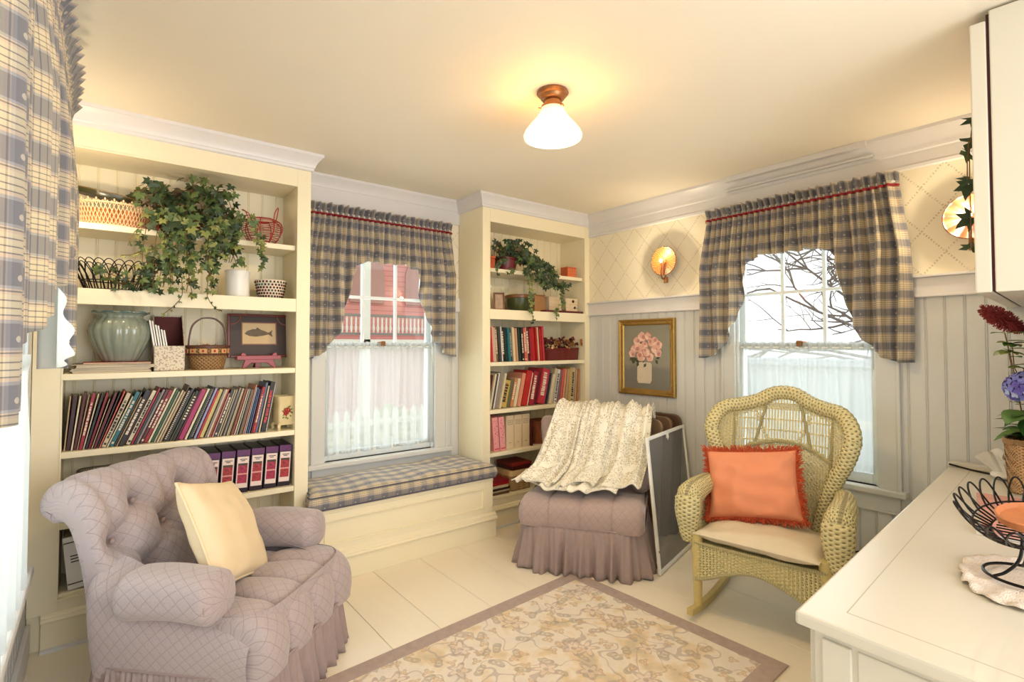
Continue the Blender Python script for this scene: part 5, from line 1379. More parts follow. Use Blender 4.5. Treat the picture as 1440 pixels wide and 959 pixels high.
# ---------------------------------------------------------------- books
BC = {'cream': (226, 212, 178), 'tan': (188, 160, 122), 'maroon': (92, 26, 32), 'dark maroon': (66, 22, 28), 'crimson': (158, 28, 48), 'red': (184, 34, 34), 'coral red': (214, 96, 82),
      'black': (34, 28, 30), 'charcoal': (60, 56, 58), 'dark brown': (62, 40, 32), 'brown': (120, 92, 70), 'teal': (36, 112, 124), 'green': (34, 84, 50), 'olive': (104, 106, 74), 'grey': (148, 138, 132),
      'beige': (206, 188, 156), 'magenta': (176, 36, 98), 'lavender': (150, 148, 186), 'yellow': (226, 208, 130), 'pink': (226, 170, 158), 'pale blue': (166, 184, 196), 'blue': (66, 96, 142),
      'slate blue': (92, 112, 146), 'white': (232, 228, 218), 'mustard': (206, 172, 92), 'orange tan': (204, 134, 90), 'salmon': (222, 148, 116), 'mauve': (132, 100, 104), 'rose red': (190, 52, 66), 'dark green': (32, 52, 42)}
def bmat(c):
    return paint('cover_' + c.replace(' ', '_'), tuple(v * 0.95 for v in BC[c]), 0.45, 0.12, scale=30)
MARKL = paint('pale_print', (222, 206, 182), 0.6, 0.1); MARKD = paint('dark_print', (52, 40, 38), 0.6, 0.1); MARKR = paint('red_print', (196, 60, 70), 0.6, 0.1)
ORD = ['first', 'second', 'third', 'fourth', 'fifth', 'sixth', 'seventh', 'eighth', 'ninth', 'tenth'] 
def ordinal(n):
    if n <= 10: return ORD[n - 1]
    s = 'th' if 10 < n % 100 < 14 else {1: 'st', 2: 'nd', 3: 'rd'}.get(n % 10, 'th'); return '%d%s' % (n, s)
def book(x, y, z, th, h, dp, lean, color, label, group, mark, rnd):
    """spine faces the room; pivot on the bottom edge that carries the lean"""
    t = thing('book', label, 'book', (x, y, z), 0, group); t.rotation_euler = (0, lean, 0)
    a, b = (-th, 0.0) if lean >= 0 else (0.0, th)
    mb = MB(); g = 0.0011
    mb.box(a + 0.0003, 0, 0, b - 0.0003, g * 1.6, h); mb.box(a + 0.0003, 0, 0, a + g + 0.0003, dp, h); mb.box(b - g - 0.0003, 0, 0, b - 0.0003, dp, h)
    m2 = MARKL
    if mark:
        lt = sum(BC[color]) / 3
        m2 = MARKD if lt > 150 else MARKL
        if mark == 'r': m2 = MARKR
        if mark == 's':                                    # wire or comb binding along the spine
            k = 0.012
            while k < h - 0.01: mb.box(a + th * 0.15, -0.002, k, b - th * 0.15, 0.0, k + 0.004, 1); k += 0.0095
        elif mark == 'b':
            for k in range(9): mb.box(a + th * 0.12, -0.0006, h * 0.42 + k * h * 0.055, b - th * 0.12, 0, h * 0.42 + k * h * 0.055 + 0.007, 1)
        else:
            k = h * rnd.uniform(0.14, 0.3); e = h * rnd.uniform(0.8, 0.93)
            while k < e:
                L = rnd.uniform(0.006, 0.02); mb.box(a + th * rnd.uniform(0.22, 0.32), -0.0006, k, b - th * rnd.uniform(0.22, 0.32), 0, min(e, k + L), 1); k += L + rnd.choice((0.0025, 0.0025, 0.006))
            if rnd.random() < 0.5: mb.box(a + th * .25, -0.0006, h * 0.04, b - th * .25, 0, h * 0.075, 1)
    mb.build('cover', [bmat(color), m2], t, smooth=False)
    mb = MB(); mb.box(a + g + 0.0003, g * 1.6, 0.002, b - g - 0.0003, dp - 0.003, h - 0.003); mb.build('pages', PAGES, t, smooth=False)
    return t
def book_row(specs, x0, x1, z, leanf, hf, group, where, seed, y0=3.235, dp=0.19, adj='paperback'):
    rnd = random.Random(seed); n = len(specs)
    hs = [hf(i / (n - 1)) * (s[3] if len(s) > 3 else 1.0) * rnd.uniform(0.965, 1.02) for i, s in enumerate(specs)]
    le = [leanf(i / (n - 1)) for i in range(n)]
    # total footprint for a given thickness scale: parallel books touch, books that straighten up need room at the foot
    def lay(k):
        xs_ = []; x = x0
        for i, s in enumerate(specs):
            th = s[1] * k
            if le[i] >= 0:
                gap = th / cos(le[i]) + 0.0004
                if i and le[i] < le[i - 1]: gap += min(hs[i], hs[i - 1]) * 1.02 * (math.tan(le[i - 1]) - math.tan(le[i]))
                x += gap; xs_.append(x)
            else:
                if i and le[i] > le[i - 1]: pass
                if i and le[i] < le[i - 1]: x += min(hs[i], hs[i - 1]) * 1.02 * (math.tan(le[i - 1]) - math.tan(le[i]))
                xs_.append(x); x += th / cos(le[i]) + 0.0004
        return xs_, x
    lo, hi = 0.0005, 0.05
    for _ in range(50):
        mid = (lo + hi) / 2
        if lay(mid)[1] > x1: hi = mid
        else: lo = mid
    xs_, _ = lay(lo)
    for i, s in enumerate(specs):
        c, th, mk = s[0], s[1] * lo, s[2]
        size = 'thin' if s[1] < 0.75 else 'thick' if s[1] > 1.35 else 'slim'
        ext = {'s': 'comb-bound ', 'b': 'bar-striped ', None: '', 't': '', 'r': ''}[mk]
        lab = '%s %s%s %s, %s from the left %s' % (size, ext, c, adj, ordinal(i + 1), where)
        book(xs_[i], y0 + rnd.uniform(-0.012, 0.012), z + 0.0005, th, hs[i], dp * rnd.uniform(0.9, 1.0), le[i], c, lab, group, mk, rnd)
row1 = [('tan', .6, None), ('dark maroon', 1.4, None), ('cream', .7, None), ('maroon', 1, None), ('tan', .5, None), ('crimson', 1.2, 't'), ('cream', .6, None), ('black', .9, None), ('crimson', .9, None), ('tan', .5, None, .9),
        ('maroon', 1, None), ('dark brown', .6, None), ('coral red', .6, None, 1.03), ('beige', 1.6, 't'), ('cream', .6, None, .96), ('teal', 1.5, 't', 1.03), ('brown', .6, None), ('tan', .5, None, .93), ('black', 1.7, 't', 1.02), ('maroon', .5, None),
        ('cream', 1.5, 't', 1.03), ('crimson', .8, None, 1.04), ('charcoal', .8, None), ('grey', 1, None), ('maroon', 1.2, 't'), ('crimson', 1.3, 't', 1.02), ('cream', .9, None, 1.03), ('green', 1, None), ('cream', .7, None), ('beige', .8, None),
        ('tan', .8, None), ('brown', .5, None, 1.08), ('black', 1, 's'), ('charcoal', 1.1, None), ('olive', .5, None), ('black', 1.2, 'b'), ('maroon', .6, None), ('magenta', 1.9, None, 1.0), ('cream', 1, None, 1.04), ('dark green', .8, None),
        ('black', .8, 's', 1.03), ('lavender', 1, None, 1.04), ('red', .9, None), ('yellow', 1.5, None, .98), ('grey', .7, None), ('cream', .9, None, .98), ('coral red', .6, None), ('pink', .5, None, .92), ('charcoal', 1.3, 't'), ('cream', .6, None),
        ('beige', .5, None), ('black', .6, None, .93), ('grey', 1, None, 1.02), ('cream', .5, None), ('tan', .6, None), ('brown', .5, None), ('coral red', .6, None), ('cream', .6, None), ('white', .4, None, 1.02), ('black', .4, None),
        ('brown', 1.4, None), ('salmon', .6, None, 1.06), ('pale blue', .6, None), ('blue', .6, None), ('lavender', .5, None), ('maroon', .6, None), ('red', 1.2, 't', 1.05), ('slate blue', 1, None, 1.1), ('beige', .8, None, 1.04), ('black', 2, 'r', 1.12), ('white', .5, None, 1.08)]
book_row(row1, -0.126, 0.765, SH[2], lambda q: radians(interp(q, [0, .06, .2, .5, .75, 1], [4, 9, 22, 23, 17, 10])), lambda q: interp(q, [0, .3, .6, .8, 1], [.262, .285, .275, .262, .255]), 'row of leaning magazines and paperbacks', 'in the long leaning row', 41)
rowA = [('tan', .8, None), ('red', 1.1, None, 1.02), ('pink', 1, None, 1.03), ('beige', .6, None), ('brown', .9, 't'), ('charcoal', 1, None), ('white', .5, None), ('black', 1, 't'), ('dark green', .9, None), ('teal', 1, None), ('charcoal', .8, 't'),
        ('cream', .8, None), ('orange tan', .8, None), ('beige', .6, None), ('dark green', 1, None), ('black', 1, 't'), ('coral red', 1.1, 't'), ('beige', .6, None), ('maroon', 1.2, 't'), ('crimson', 1, None), ('red', 1.2, None), ('red', .7, None),
        ('cream', 1, None, 1.03), ('red', .8, None), ('rose red', .9, None, 1.03)]
book_row(rowA, 2.34, 2.93, SH[3], lambda q: radians(interp(q, [0, 1], [-4.2, -4.7])), lambda q: interp(q, [0, 1], [.275, .275]), 'upper row of books in the corner bookcase', 'on the corner bookcase upper book shelf', 42, y0=3.25)
rowB = [('maroon', .6, None), ('cream', .6, None), ('charcoal', .6, None, 1.03), ('white', .6, None, 1.03), ('grey', 1, None, 1.03), ('cream', .6, None), ('mustard', 2, 't', .8), ('olive', 1.2, None, .82), ('orange tan', 1.1, 't', .85), ('cream', 1, None, .84),
        ('salmon', 1.2, None), ('red', 2, None, 1.03), ('cream', .4, None), ('crimson', 1.8, 't'), ('maroon', 1.2, None), ('rose red', 2.6, 't', 1.08), ('slate blue', .7, None, 1.0), ('charcoal', .6, None, .92), ('cream', .8, None, .9), ('beige', 1, None, 1.08),
        ('white', 1, 't', 1.02), ('mauve', 1, None, 1.0), ('coral red', .8, None), ('salmon', .8, None), ('tan', 1, None), ('mustard', 1, None, 1.03), ('beige', 1.5, 't', 1.02), ('tan', .8, None), ('orange tan', .6, None)]
book_row(rowB, 2.335, 3.33, SH[2], lambda q: radians(interp(q, [0, .2, .6, 1], [11, 13, 13, 4])), lambda q: interp(q, [0, .4, 1], [.275, .275, .295]), 'lower row of books in the corner bookcase', 'on the corner bookcase lower book shelf', 43, y0=3.25, adj='book')

# ---------------------------------------------------------------- purple photo albums
PURP = paint('purple_black_album', (32, 15, 30), 0.35, 0.25, scale=14); PURPB = paint('purple_band', (92, 34, 92), 0.4, 0.5, scale=40); LABELM = paint('pale_label', (236, 214, 204), 0.6, 0.03)
def m_photo(i):
    t = NT('printed_flower_photo'); co = t.coord(); x, y, z = t.sep(co)
    v = t.n('TexVoronoi'); t.put(v.inputs['Vector'], co); v.inputs['Scale'].default_value = 120
    top = t.math('GREATER_THAN', z, 0.150)
    red = t.mix(v.outputs['Distance'], C(210, 60, 66) if i % 2 else C(206, 44, 92), C(96, 22, 30))
    red = t.mix(t.math('LESS_THAN', t.math('ABSOLUTE', t.math('SUBTRACT', z, 0.103)), 0.004), red, C(214, 150, 140))
    return t.finish(t.bsdf(t.mix(top, red, C(72, 56, 34)), 0.4))
PHOTO = [m_photo(0), m_photo(1)]
for i in range(8):
    x = 0.378 + 0.0735 * i - 0.05 * (1 - i / 7) * 0.2
    if i == 0: x -= 0.004
    t = thing('photo_album', 'purple flower-spined photo album, %s from the window end of its row' % ordinal(8 - i), 'album', (x, 3.235, SH[1] + 0.0005), 0, 'purple photo albums'); t.rotation_euler = (0, radians(3.2), 0)
    w = 0.0705; h = 0.238
    mb = MB(); mb.box(-w, 0, 0, 0, 0.23, h); mb.build('case', PURP, t, smooth=False, bevel=0.003)
    mb = MB(); mb.box(-w + .002, -0.001, h - 0.035, -.002, 0.0, h - 0.002); mb.build('purple_band', PURPB, t, smooth=False)
    mb = MB(); mb.box(-w + .006, -0.0012, 0.026, -.006, 0, h - 0.040); lb = mb.build('label_strip', LABELM, t, smooth=False)
    mb = MB(); mb.box(-w + .011, -0.0018, 0.052, -.011, -0.001, h - 0.076); mb.build('flower_photo', PHOTO[i % 2], lb, smooth=False)
    mb = MB()
    for q, (u0, u1) in enumerate(((.25, .8), (.35, .65))): mb.box(-w + w * u0, -0.0018, h - 0.056 - q * 0.008, -w + w * u1, -0.001, h - 0.052 - q * 0.008)
    mb.build('title_lines', MARKD, lb, smooth=False)

def tagmesh(mb, name, mats, label, cat, group=None, **kw):
    return tag(mb.build(name, mats, **kw), label, cat, group)

# ---------------------------------------------------------------- left bookcase, third level: pot, magazines, file, basket, fish picture
CEL = NT('celadon_glaze'); _z = CEL.sep(CEL.coord())[2]
CELADON = CEL.finish(CEL.bsdf(CEL.mix(CEL.noise(CEL.coord(), 9, 4), C(112, 124, 112), C(158, 166, 150)), 0.16, Coat_Weight=0.6))
z0 = SH[3] + 0.052
t = thing('ribbed_pot', 'big grey-green ribbed ceramic pot with a wavy rim on the magazine pile', 'pot', (0.083, 3.335, z0))
mb = MB()
rib = lambda a, q: 1 + 0.055 * (abs(cos(a * 9)) ** 0.7 - 0.5) * max(0, min(1, (0.86 - q) / 0.1)) * min(1, q / 0.06)
mb.lathe([(0.001, 0.0), (0.070, 0.0), (0.078, 0.012), (0.104, 0.065), (0.125, 0.12), (0.131, 0.155), (0.124, 0.19), (0.104, 0.215), (0.092, 0.226), (0.094, 0.234), (0.110, 0.243), (0.117, 0.247), (0.116, 0.252), (0.10, 0.246), (0.084, 0.236), (0.08, 0.22)], 108, rib=rib)
mb.build('body', CELADON, t, angle=70)
mb = MB(); mb.tube([((0.115 + 0.004 * cos(9 * a)) * cos(a), (0.115 + 0.004 * cos(9 * a)) * sin(a), 0.249 + 0.002 * cos(9 * a)) for a in [2 * pi * k / 90 for k in range(90)]], 0.005, 6, closed=True); mb.build('rim', paint('blue_green_glaze', (92, 118, 116), 0.2, 0.1), t)
rnd = random.Random(6); z = SH[3] + 0.0005
mc = ['brown', 'cream', 'charcoal', 'beige', 'maroon', 'grey', 'tan', 'dark brown', 'coral red']
for i in range(9):
    th = rnd.uniform(0.0045, 0.0065); a = rnd.uniform(-0.08, 0.08); w, d = (0.155, 0.115) if i < 8 else (0.135, 0.10); sh = rnd.uniform(-0.022, 0.022)
    x, y = 0.05 + sh + (0.035 if i == 8 else 0), 3.335 + rnd.uniform(-0.006, 0.006)
    o = thing('magazine', 'flat %s magazine, %s from the bottom of the pile under the ribbed pot' % (mc[i], ordinal(i + 1)), 'magazine', (x, y, z), a, 'magazines under the ribbed pot')
    mb = MB(); mb.box(-w, -d, 0, w, d, 0.0008); mb.box(-w, -d, th - 0.0008, w, d, th); mb.box(w - 0.0008, -d, 0, w, d, th); mb.build('cover', bmat(mc[i]), o, smooth=False)
    mb = MB(); mb.box(-w + .002, -d + .001, 0.0008, w - 0.001, d - .001, th - 0.0008); mb.build('pages', PAGES, o, smooth=False)
    z += th + 0.0001
SPECK = NT('speckled_card'); SPECKM = SPECK.finish(SPECK.bsdf(SPECK.mix(SPECK.math('GREATER_THAN', SPECK.noise(SPECK.coord(), 110, 1), 0.56), C(222, 210, 190), C(176, 160, 142)), 0.7))
t = thing('magazine_file', 'speckled cream magazine file holding white papers beside the ribbed pot', 'magazine file', (0.292, 3.345, SH[3] + 0.0005), radians(-2))
mb = MB(); L0, L1 = -0.098, 0.135                          # cut-away side profile (y, z)
prof = [(L0, 0), (L1, 0), (L1, 0.295), (L1 - 0.02, 0.30), (L0 + 0.01, 0.13), (L0, 0.13)]
for s in (-0.068, 0.064): mb.prism(prof, lambda u, v, w: (w, u, v), s, s + 0.004)
mb.box(-0.068, L0, 0, 0.068, L0 + 0.004, 0.13); mb.box(-0.068, L1 - 0.004, 0, 0.068, L1, 0.295); mb.box(-0.068, L0, 0, 0.068, L1, 0.004); mb.build('file_box', SPECKM, t, smooth=False)
mb = MB(); 
for s in (-0.0636, 0.0626): mb.prism([(L0 + .006, 0.01), (L1 - .005, 0.01), (L1 - .005, 0.293), (L1 - 0.022, 0.298), (L0 + 0.012, 0.132)], lambda u, v, w: (w, u, v), s, s + 0.001)
mb.box(-0.063, L1 - 0.006, 0.006, 0.063, L1 - 0.0045, 0.292); mb.build('maroon_lining', paint('maroon_card', (98, 34, 26), 0.7), t, smooth=False)
for k in range(6):
    o = thing('paper_folder', 'white folder leaning in the speckled magazine file, %s from the pot' % ordinal(k + 1), 'folder', (0.238 + 0.011 * k, 3.34, SH[3] + 0.0055), 0, 'white folders in the magazine file'); o.rotation_euler = (0, radians(-9), 0)
    h = 0.262 - 0.012 * k + 0.008 * (k % 2); mb = MB(); mb.box(0.0, -0.075, 0.006, 0.0065, 0.11, h); mb.build('cover', WHITE, o, smooth=False, bevel=0.001)
    mb = MB(); mb.box(0.0066, -0.073, 0.008, 0.0082, 0.108, h - 0.004); mb.build('sheets', MARKD if k % 2 else PAGES, o, smooth=False)
SPL = m_wicker('splint_basket_weave', (158, 120, 78), 260, 330, 0.35); SPLD = paint('dark_splint', (92, 52, 34), 0.5, 0.2)
t = thing('handled_basket', 'round woven basket with tall bentwood handle and painted apple band', 'basket', (0.474, 3.335, SH[3] + 0.0005))
mb = MB(); prf = [(0.001, 0.0), (0.078, 0.0), (0.086, 0.03), (0.097, 0.08), (0.102, 0.128), (0.098, 0.130), (0.093, 0.08), (0.08, 0.02), (0.001, 0.012)]
vs = 64; mb.lathe(prf, vs); 
mb.uv = [(k * 0.6 / 64, p[1]) for p in prf for k in range(64)]
mb.build('body', SPL, t)
mb = MB(); mb.lathe([(0.100, 0.118), (0.108, 0.118), (0.108, 0.132), (0.098, 0.134), (0.096, 0.118)], 48); mb.lathe([(0.098, 0.078), (0.1035, 0.078), (0.106, 0.084), (0.101, 0.086)], 48); mb.build('rim', SPLD, t)
for k in range(12):
    a = 2 * pi * k / 12 + 0.18; c, s = cos(a), sin(a); mb = MB(); mb.obox((c * 0.1035, s * 0.1035, 0.102), (-s * 0.017, c * 0.017, 0), (c * 0.0025, s * 0.0025, 0), (0.0, 0, 0.012)); pt = mb.build('painted_tile', paint('tan_tile', (206, 160, 108), 0.6, 0.1), t, smooth=False)
    mb = MB(); mb.ball((c * 0.1055, s * 0.1055, 0.102), 0.006, 0.006, 0.007, 8, 6); mb.build('painted_apple', REDW, pt)
mb = MB(); hp = [(-0.098, 0, 0.10), (-0.092, 0, 0.18), (-0.078, 0, 0.245), (-0.04, 0, 0.282), (0.0, 0, 0.29), (0.04, 0, 0.282), (0.078, 0, 0.245), (0.092, 0, 0.18), (0.098, 0, 0.10)]
H_ = spline([(p[0], p[2]) for p in hp], 6); mb.prism([(q.x, q.y) for q in H_] + [(q.x * 0.93, q.y - 0.008 * (q.y > .2)) for q in H_[::-1]], lambda u, v, w: (u, w, v), -0.010, 0.010); mb.build('handle', SPLD, t, angle=30)
rnd = random.Random(3)
for k, (ax, ay, az) in enumerate(((-0.03, -0.03, .126), (0.03, -0.035, .126), (0.0, 0.03, .128), (0.05, 0.03, .122), (-0.05, 0.03, .122))):
    o = thing('red_apple', ['red apple at the front of the handled basket, pot side', 'red apple at the front of the handled basket, fish picture side', 'red apple in the middle of the handled basket', 'red apple at the back of the handled basket, fish picture side', 'red apple at the back of the handled basket, pot side'][k], 'apple', (0.474 + ax, 3.335 + ay, SH[3] + az - 0.012), 0, 'apples in the handled basket')
    mb = MB(); mb.lathe([(0.001, -.022), (.012, -.024), (.024, -.014), (.028, 0), (.025, .014), (.014, .022), (.005, .019), (.001, .016)], 18); mb.build('fruit', REDW, o)
    mb = MB(); mb.tube([(0, 0, .016), (.003, 0, .028)], .0015, 5); mb.build('stalk', STEM, o)
# fish picture on a red easel
t = thing('fish_picture', 'dark red framed fish picture standing on a lacquered easel', 'picture', (0.756, 3.40, SH[3] + 0.06), 0); t.rotation_euler = (radians(-6), 0, 0)
w2, hh = 0.172, 0.262
mb = MB()
for b in ((-w2, -0.006, 0, -w2 + 0.014, 0.012, hh), (w2 - 0.014, -0.006, 0, w2, 0.012, hh), (-w2 + .014, -0.006, 0, w2 - .014, 0.012, 0.014), (-w2 + .014, -0.006, hh - 0.014, w2 - .014, 0.012, hh)): mb.box(*b)
mb.build('frame', paint('mahogany_frame', (104, 40, 34), 0.3, 0.15), t, smooth=False, bevel=0.003)
mb = MB(); mb.box(-w2 + .012, 0.0, .012, w2 - .012, 0.006, hh - .012); mb.build('dark_mat', paint('umber_mat', (58, 38, 28), 0.5, 0.2), t, smooth=False)
mb = MB(); mb.box(-0.092, -0.002, 0.082, 0.092, 0.001, 0.206); ip = mb.build('cream_print', paint('aged_cream_print', (212, 184, 140), 0.6, 0.1, scale=12), t, smooth=False)
mb = MB()
for b in ((-0.098, -0.004, 0.076, -0.092, 0.001, 0.212), (0.092, -0.004, 0.076, 0.098, 0.001, 0.212), (-0.092, -0.004, 0.076, 0.092, 0.001, 0.082), (-0.092, -0.004, 0.206, 0.092, 0.001, 0.212)): mb.box(*b)
mb.build('inner_frame', paint('rust_slip', (142, 84, 54), 0.4, 0.1), t, smooth=False)
fish = [(-0.082, 0.143), (-0.066, 0.160), (-0.035, 0.171), (0.0, 0.170), (0.03, 0.160), (0.052, 0.150), (0.075, 0.167), (0.069, 0.146), (0.076, 0.124), (0.05, 0.139), (0.02, 0.131), (-0.02, 0.125), (-0.055, 0.129)]
mb = MB(); mb.prism(fish, lambda u, v, w: (u, w, v), -0.0028, -0.0018); mb.prism([(-0.02, 0.169), (-0.012, 0.182), (0.008, 0.168)], lambda u, v, w: (u, w, v), -0.0028, -0.0018); mb.build('painted_fish', paint('fish_brown', (92, 74, 50), 0.5, 0.35, scale=30), ip, smooth=False)
mb = MB()
for sx in (-1, 1): mb.tube([(sx * (w2 - 0.014 - 0.055 * sin(q)), -0.003, hh - 0.014 - 0.05 * cos(q) + 0.0) for q in [pi / 2 * k / 8 for k in range(9)]], 0.003, 5)
mb.build('corner_ornament', paint('rust_slip', (142, 84, 54)), t)
t = thing('picture_easel', 'small red lacquered easel holding up the fish picture', 'easel', (0.74, 3.34, SH[3] + 0.0005))
half = [(0.0, 0.03), (0.02, 0.030), (0.045, 0.028), (0.062, 0.012), (0.078, 0.0), (0.092, 0.0), (0.086, 0.02), (0.078, 0.04), (0.088, 0.062), (0.10, 0.078), (0.092, 0.09), (0.075, 0.084), (0.066, 0.066), (0.05, 0.058), (0.0, 0.054)]
mb = MB(); mb.prism(half + [(-x, z) for x, z in half[::-1][:-0 or None]][0:], lambda u, v, w: (u, w, v), -0.012, 0.004); mb.build('front_scroll', REDWOOD, t, smooth=False, bevel=0.002)
mb = MB(); mb.box(-0.12, -0.012, 0.048, 0.12, 0.055, 0.056); mb.box(-0.12, -0.016, 0.048, 0.12, -0.012, 0.072); mb.build('ledge', REDWOOD, t, smooth=False, bevel=0.002)
mb = MB(); mb.tube([(0, 0.05, 0.05), (0, 0.135, 0.0)], 0.006, 6); mb.box(-0.012, 0.03, 0.0, 0.012, 0.05, 0.05); mb.build('rear_prop', REDWOOD, t)

# ---------------------------------------------------------------- left bookcase, top two levels
t = thing('lattice_basket', 'oval cream lattice basket at the left end of the highest shelf', 'basket', (0.045, 3.34, SH[5] + 0.0005))
LAT = paint('cream_wicker', (236, 200, 158), 0.55, 0.1); mb = MB(); N_ = 56
def lat(a, k): r = 0.86 + 0.14 * k; return (0.045 + 0.163 * r * cos(a), 3.34 + 0.112 * r * sin(a), SH[5] + 0.004 + 0.118 * k)
for i in range(N_):
    for s in (-1, 1): mb.tube([lat(2 * pi * (i + s * 2.6 * k / 6) / N_, k / 6) for k in range(7)], 0.0022, 4, cap=False)
mb.build('lattice_side', LAT, t, world=True)
mb = MB(); 
for k in (0.0, 0.93): mb.tube([lat(2 * pi * i / 64, k) for i in range(64)], 0.0042, 6, closed=True)
for i in range(0, N_, 2): mb.ball(Vector(lat(2 * pi * i / N_, 1.0)) + Vector((0, 0, 0.004)), 0.0045, 0.0045, 0.008, 6, 5)
mb.build('braided_rim', LAT, t, world=True)
mb = MB(); mb.prism([(0.045 + 0.135 * cos(2 * pi * i / 40), 3.34 + 0.09 * sin(2 * pi * i / 40)) for i in range(40)], lambda u, v, w: (u, v, w), SH[5] + 0.002, SH[5] + 0.085); mb.build('orange_contents', paint('orange_straw', (206, 128, 70), 0.8, 0.3, scale=60, bump=0.6), t, world=True)
o = thing('serving_tray', 'dark green oval tray lying across the cream lattice basket', 'tray', (0.03, 3.39, SH[5] + 0.158)); o.rotation_euler = (radians(4), radians(8.0), 0)
mb = MB(); mb.lathe([(0.001, 0), (0.9, 0), (1.0, 0.022), (0.985, 0.026), (0.9, 0.006), (0.001, 0.006)], 48, sx=0.165, sy=0.085); mb.build('tray_body', paint('dark_green_tole', (58, 60, 36), 0.3, 0.15), o)
mb = MB(); mb.tube([(0.163 * cos(a), 0.084 * sin(a), 0.024) for a in [2 * pi * k / 60 for k in range(60)]], 0.003, 5, closed=True); mb.build('tray_rim', paint('brass_edge', (120, 92, 48), 0.4, 0.1), o)
# red wire egg basket
t = thing('wire_egg_basket', 'red wire egg basket with loop handles on the highest shelf', 'wire basket', (0.745, 3.325, SH[5] + 0.0005))
mb = MB(); pr = [(0.062, 0.004), (0.085, 0.03), (0.106, 0.07), (0.112, 0.10), (0.104, 0.128), (0.078, 0.146), (0.066, 0.150)]
pc = spline(pr, 5)
for i in range(9):
    a = 2 * pi * i / 9 + 0.2; mb.tube([(q.x * cos(a), q.x * sin(a), q.y) for q in pc], 0.0028, 5)
mb.build('upright_wires', REDW, t)
mb = MB()
for q in pc[::2]: mb.tube([(q.x * cos(2 * pi * i / 40), q.x * sin(2 * pi * i / 40), q.y) for i in range(40)], 0.0017, 4, closed=True)
mb.build('ring_wires', REDW, t)
for s in (-1, 1):
    mb = MB(); a0 = -0.5 if s > 0 else 2.6; cx, cy = 0.07 * cos(a0) * 1.0, 0.07 * sin(a0)
    px, py = -sin(a0), cos(a0); ox = cos(a0) * (0.02 if s > 0 else 0.05)
    mb.tube(spline([(cx + px * .022, cy + py * .022, .15), (cx + px * .026 + ox * .4, cy + py * .026, .19), (cx + ox, cy, .225 if s > 0 else .20), (cx - px * .026 + ox * .4, cy - py * .026, .19), (cx - px * .022, cy - py * .022, .15)], 6), 0.0028, 5); mb.build('loop_handle', REDW, t)
# black looped wire basket
t = thing('wire_fruit_basket', 'black wire basket of looped arches standing behind the curtain edge', 'wire basket', (0.04, 3.33, SH[4] + 0.0005))
mb = MB(); cx, cy = 0.05, 3.33
def wb(a, k): r = 0.66 + 0.34 * k; return (cx + 0.175 * r * cos(a), cy + 0.105 * r * sin(a), SH[4] + 0.006 + 0.148 * k)
for i in range(26):
    a0 = 2 * pi * i / 26; mb.tube([wb(a0 + 0.62 * (s - 0.5), sin(pi * s) ** 0.55) for s in [q / 16 for q in range(17)]], 0.0024, 5, cap=False)
mb.build('arch_wires', BLACKW, t, world=True)
mb = MB()
for k in (0.0, 0.3): mb.tube([wb(2 * pi * i / 60, k) for i in range(60)], 0.003, 5, closed=True)
for i in range(-4, 5): mb.tube([(cx + 0.0255 * i, cy - 0.066 * sqrt(1 - (i / 4.6) ** 2), SH[4] + .006), (cx + 0.0255 * i, cy + 0.066 * sqrt(1 - (i / 4.6) ** 2), SH[4] + .006)], 0.002, 5)
mb.build('base_wires', BLACKW, t, world=True)
t = thing('utensil_crock', 'plain white cylindrical crock below the ivy on the beam shelf', 'crock', (0.612, 3.30, SH[4] + 0.0005))
mb = MB(); mb.lathe([(0.001, 0), (0.062, 0), (0.064, 0.004), (0.062, 0.02), (0.062, 0.135), (0.065, 0.142), (0.064, 0.15), (0.058, 0.15), (0.057, 0.01), (0.001, 0.008)], 40); mb.build('body', WHITE, t)
mb = MB(); mb.lathe([(0.0625, 0.140), (0.066, 0.142), (0.066, 0.148), (0.0625, 0.150)], 40); mb.build('rim', WHITE, t)
t = thing('mosaic_bowl', 'small bowl covered with dark and white mosaic dots beside the white crock', 'bowl', (0.792, 3.31, SH[4] + 0.0005))
mb = MB(); mb.lathe([(0.001, 0), (0.060, 0), (0.064, 0.006), (0.074, 0.05), (0.080, 0.09), (0.084, 0.092), (0.085, 0.108), (0.076, 0.108), (0.07, 0.05), (0.05, 0.012), (0.001, 0.01)], 48); mb.build('body', paint('cream_grout', (226, 206, 186), 0.7, 0.05), t)
rnd = random.Random(12); DOT = [paint('dot_black', (30, 24, 26), 0.2), paint('dot_maroon', (84, 26, 30), 0.2), paint('dot_green', (44, 86, 74), 0.2), paint('dot_teal', (60, 118, 122), 0.2)]
mb = MB()
for r_ in range(6):
    zz = 0.012 + 0.0168 * r_; R0 = interp(zz, [0.006, 0.05, 0.09, 0.1], [0.0645, 0.0745, 0.0812, 0.0855]); n = 26
    for k in range(n):
        a = 2 * pi * (k + 0.5 * (r_ % 2)) / n; mb.ball((R0 * cos(a), R0 * sin(a), zz), 0.0062, 0.0062, 0.0066, 7, 5, rnd.choice((0, 0, 1, 1, 2, 3) if r_ > 3 else (0, 0, 0, 1, 1, 2)))
mb.build('mosaic_dots', DOT, t)

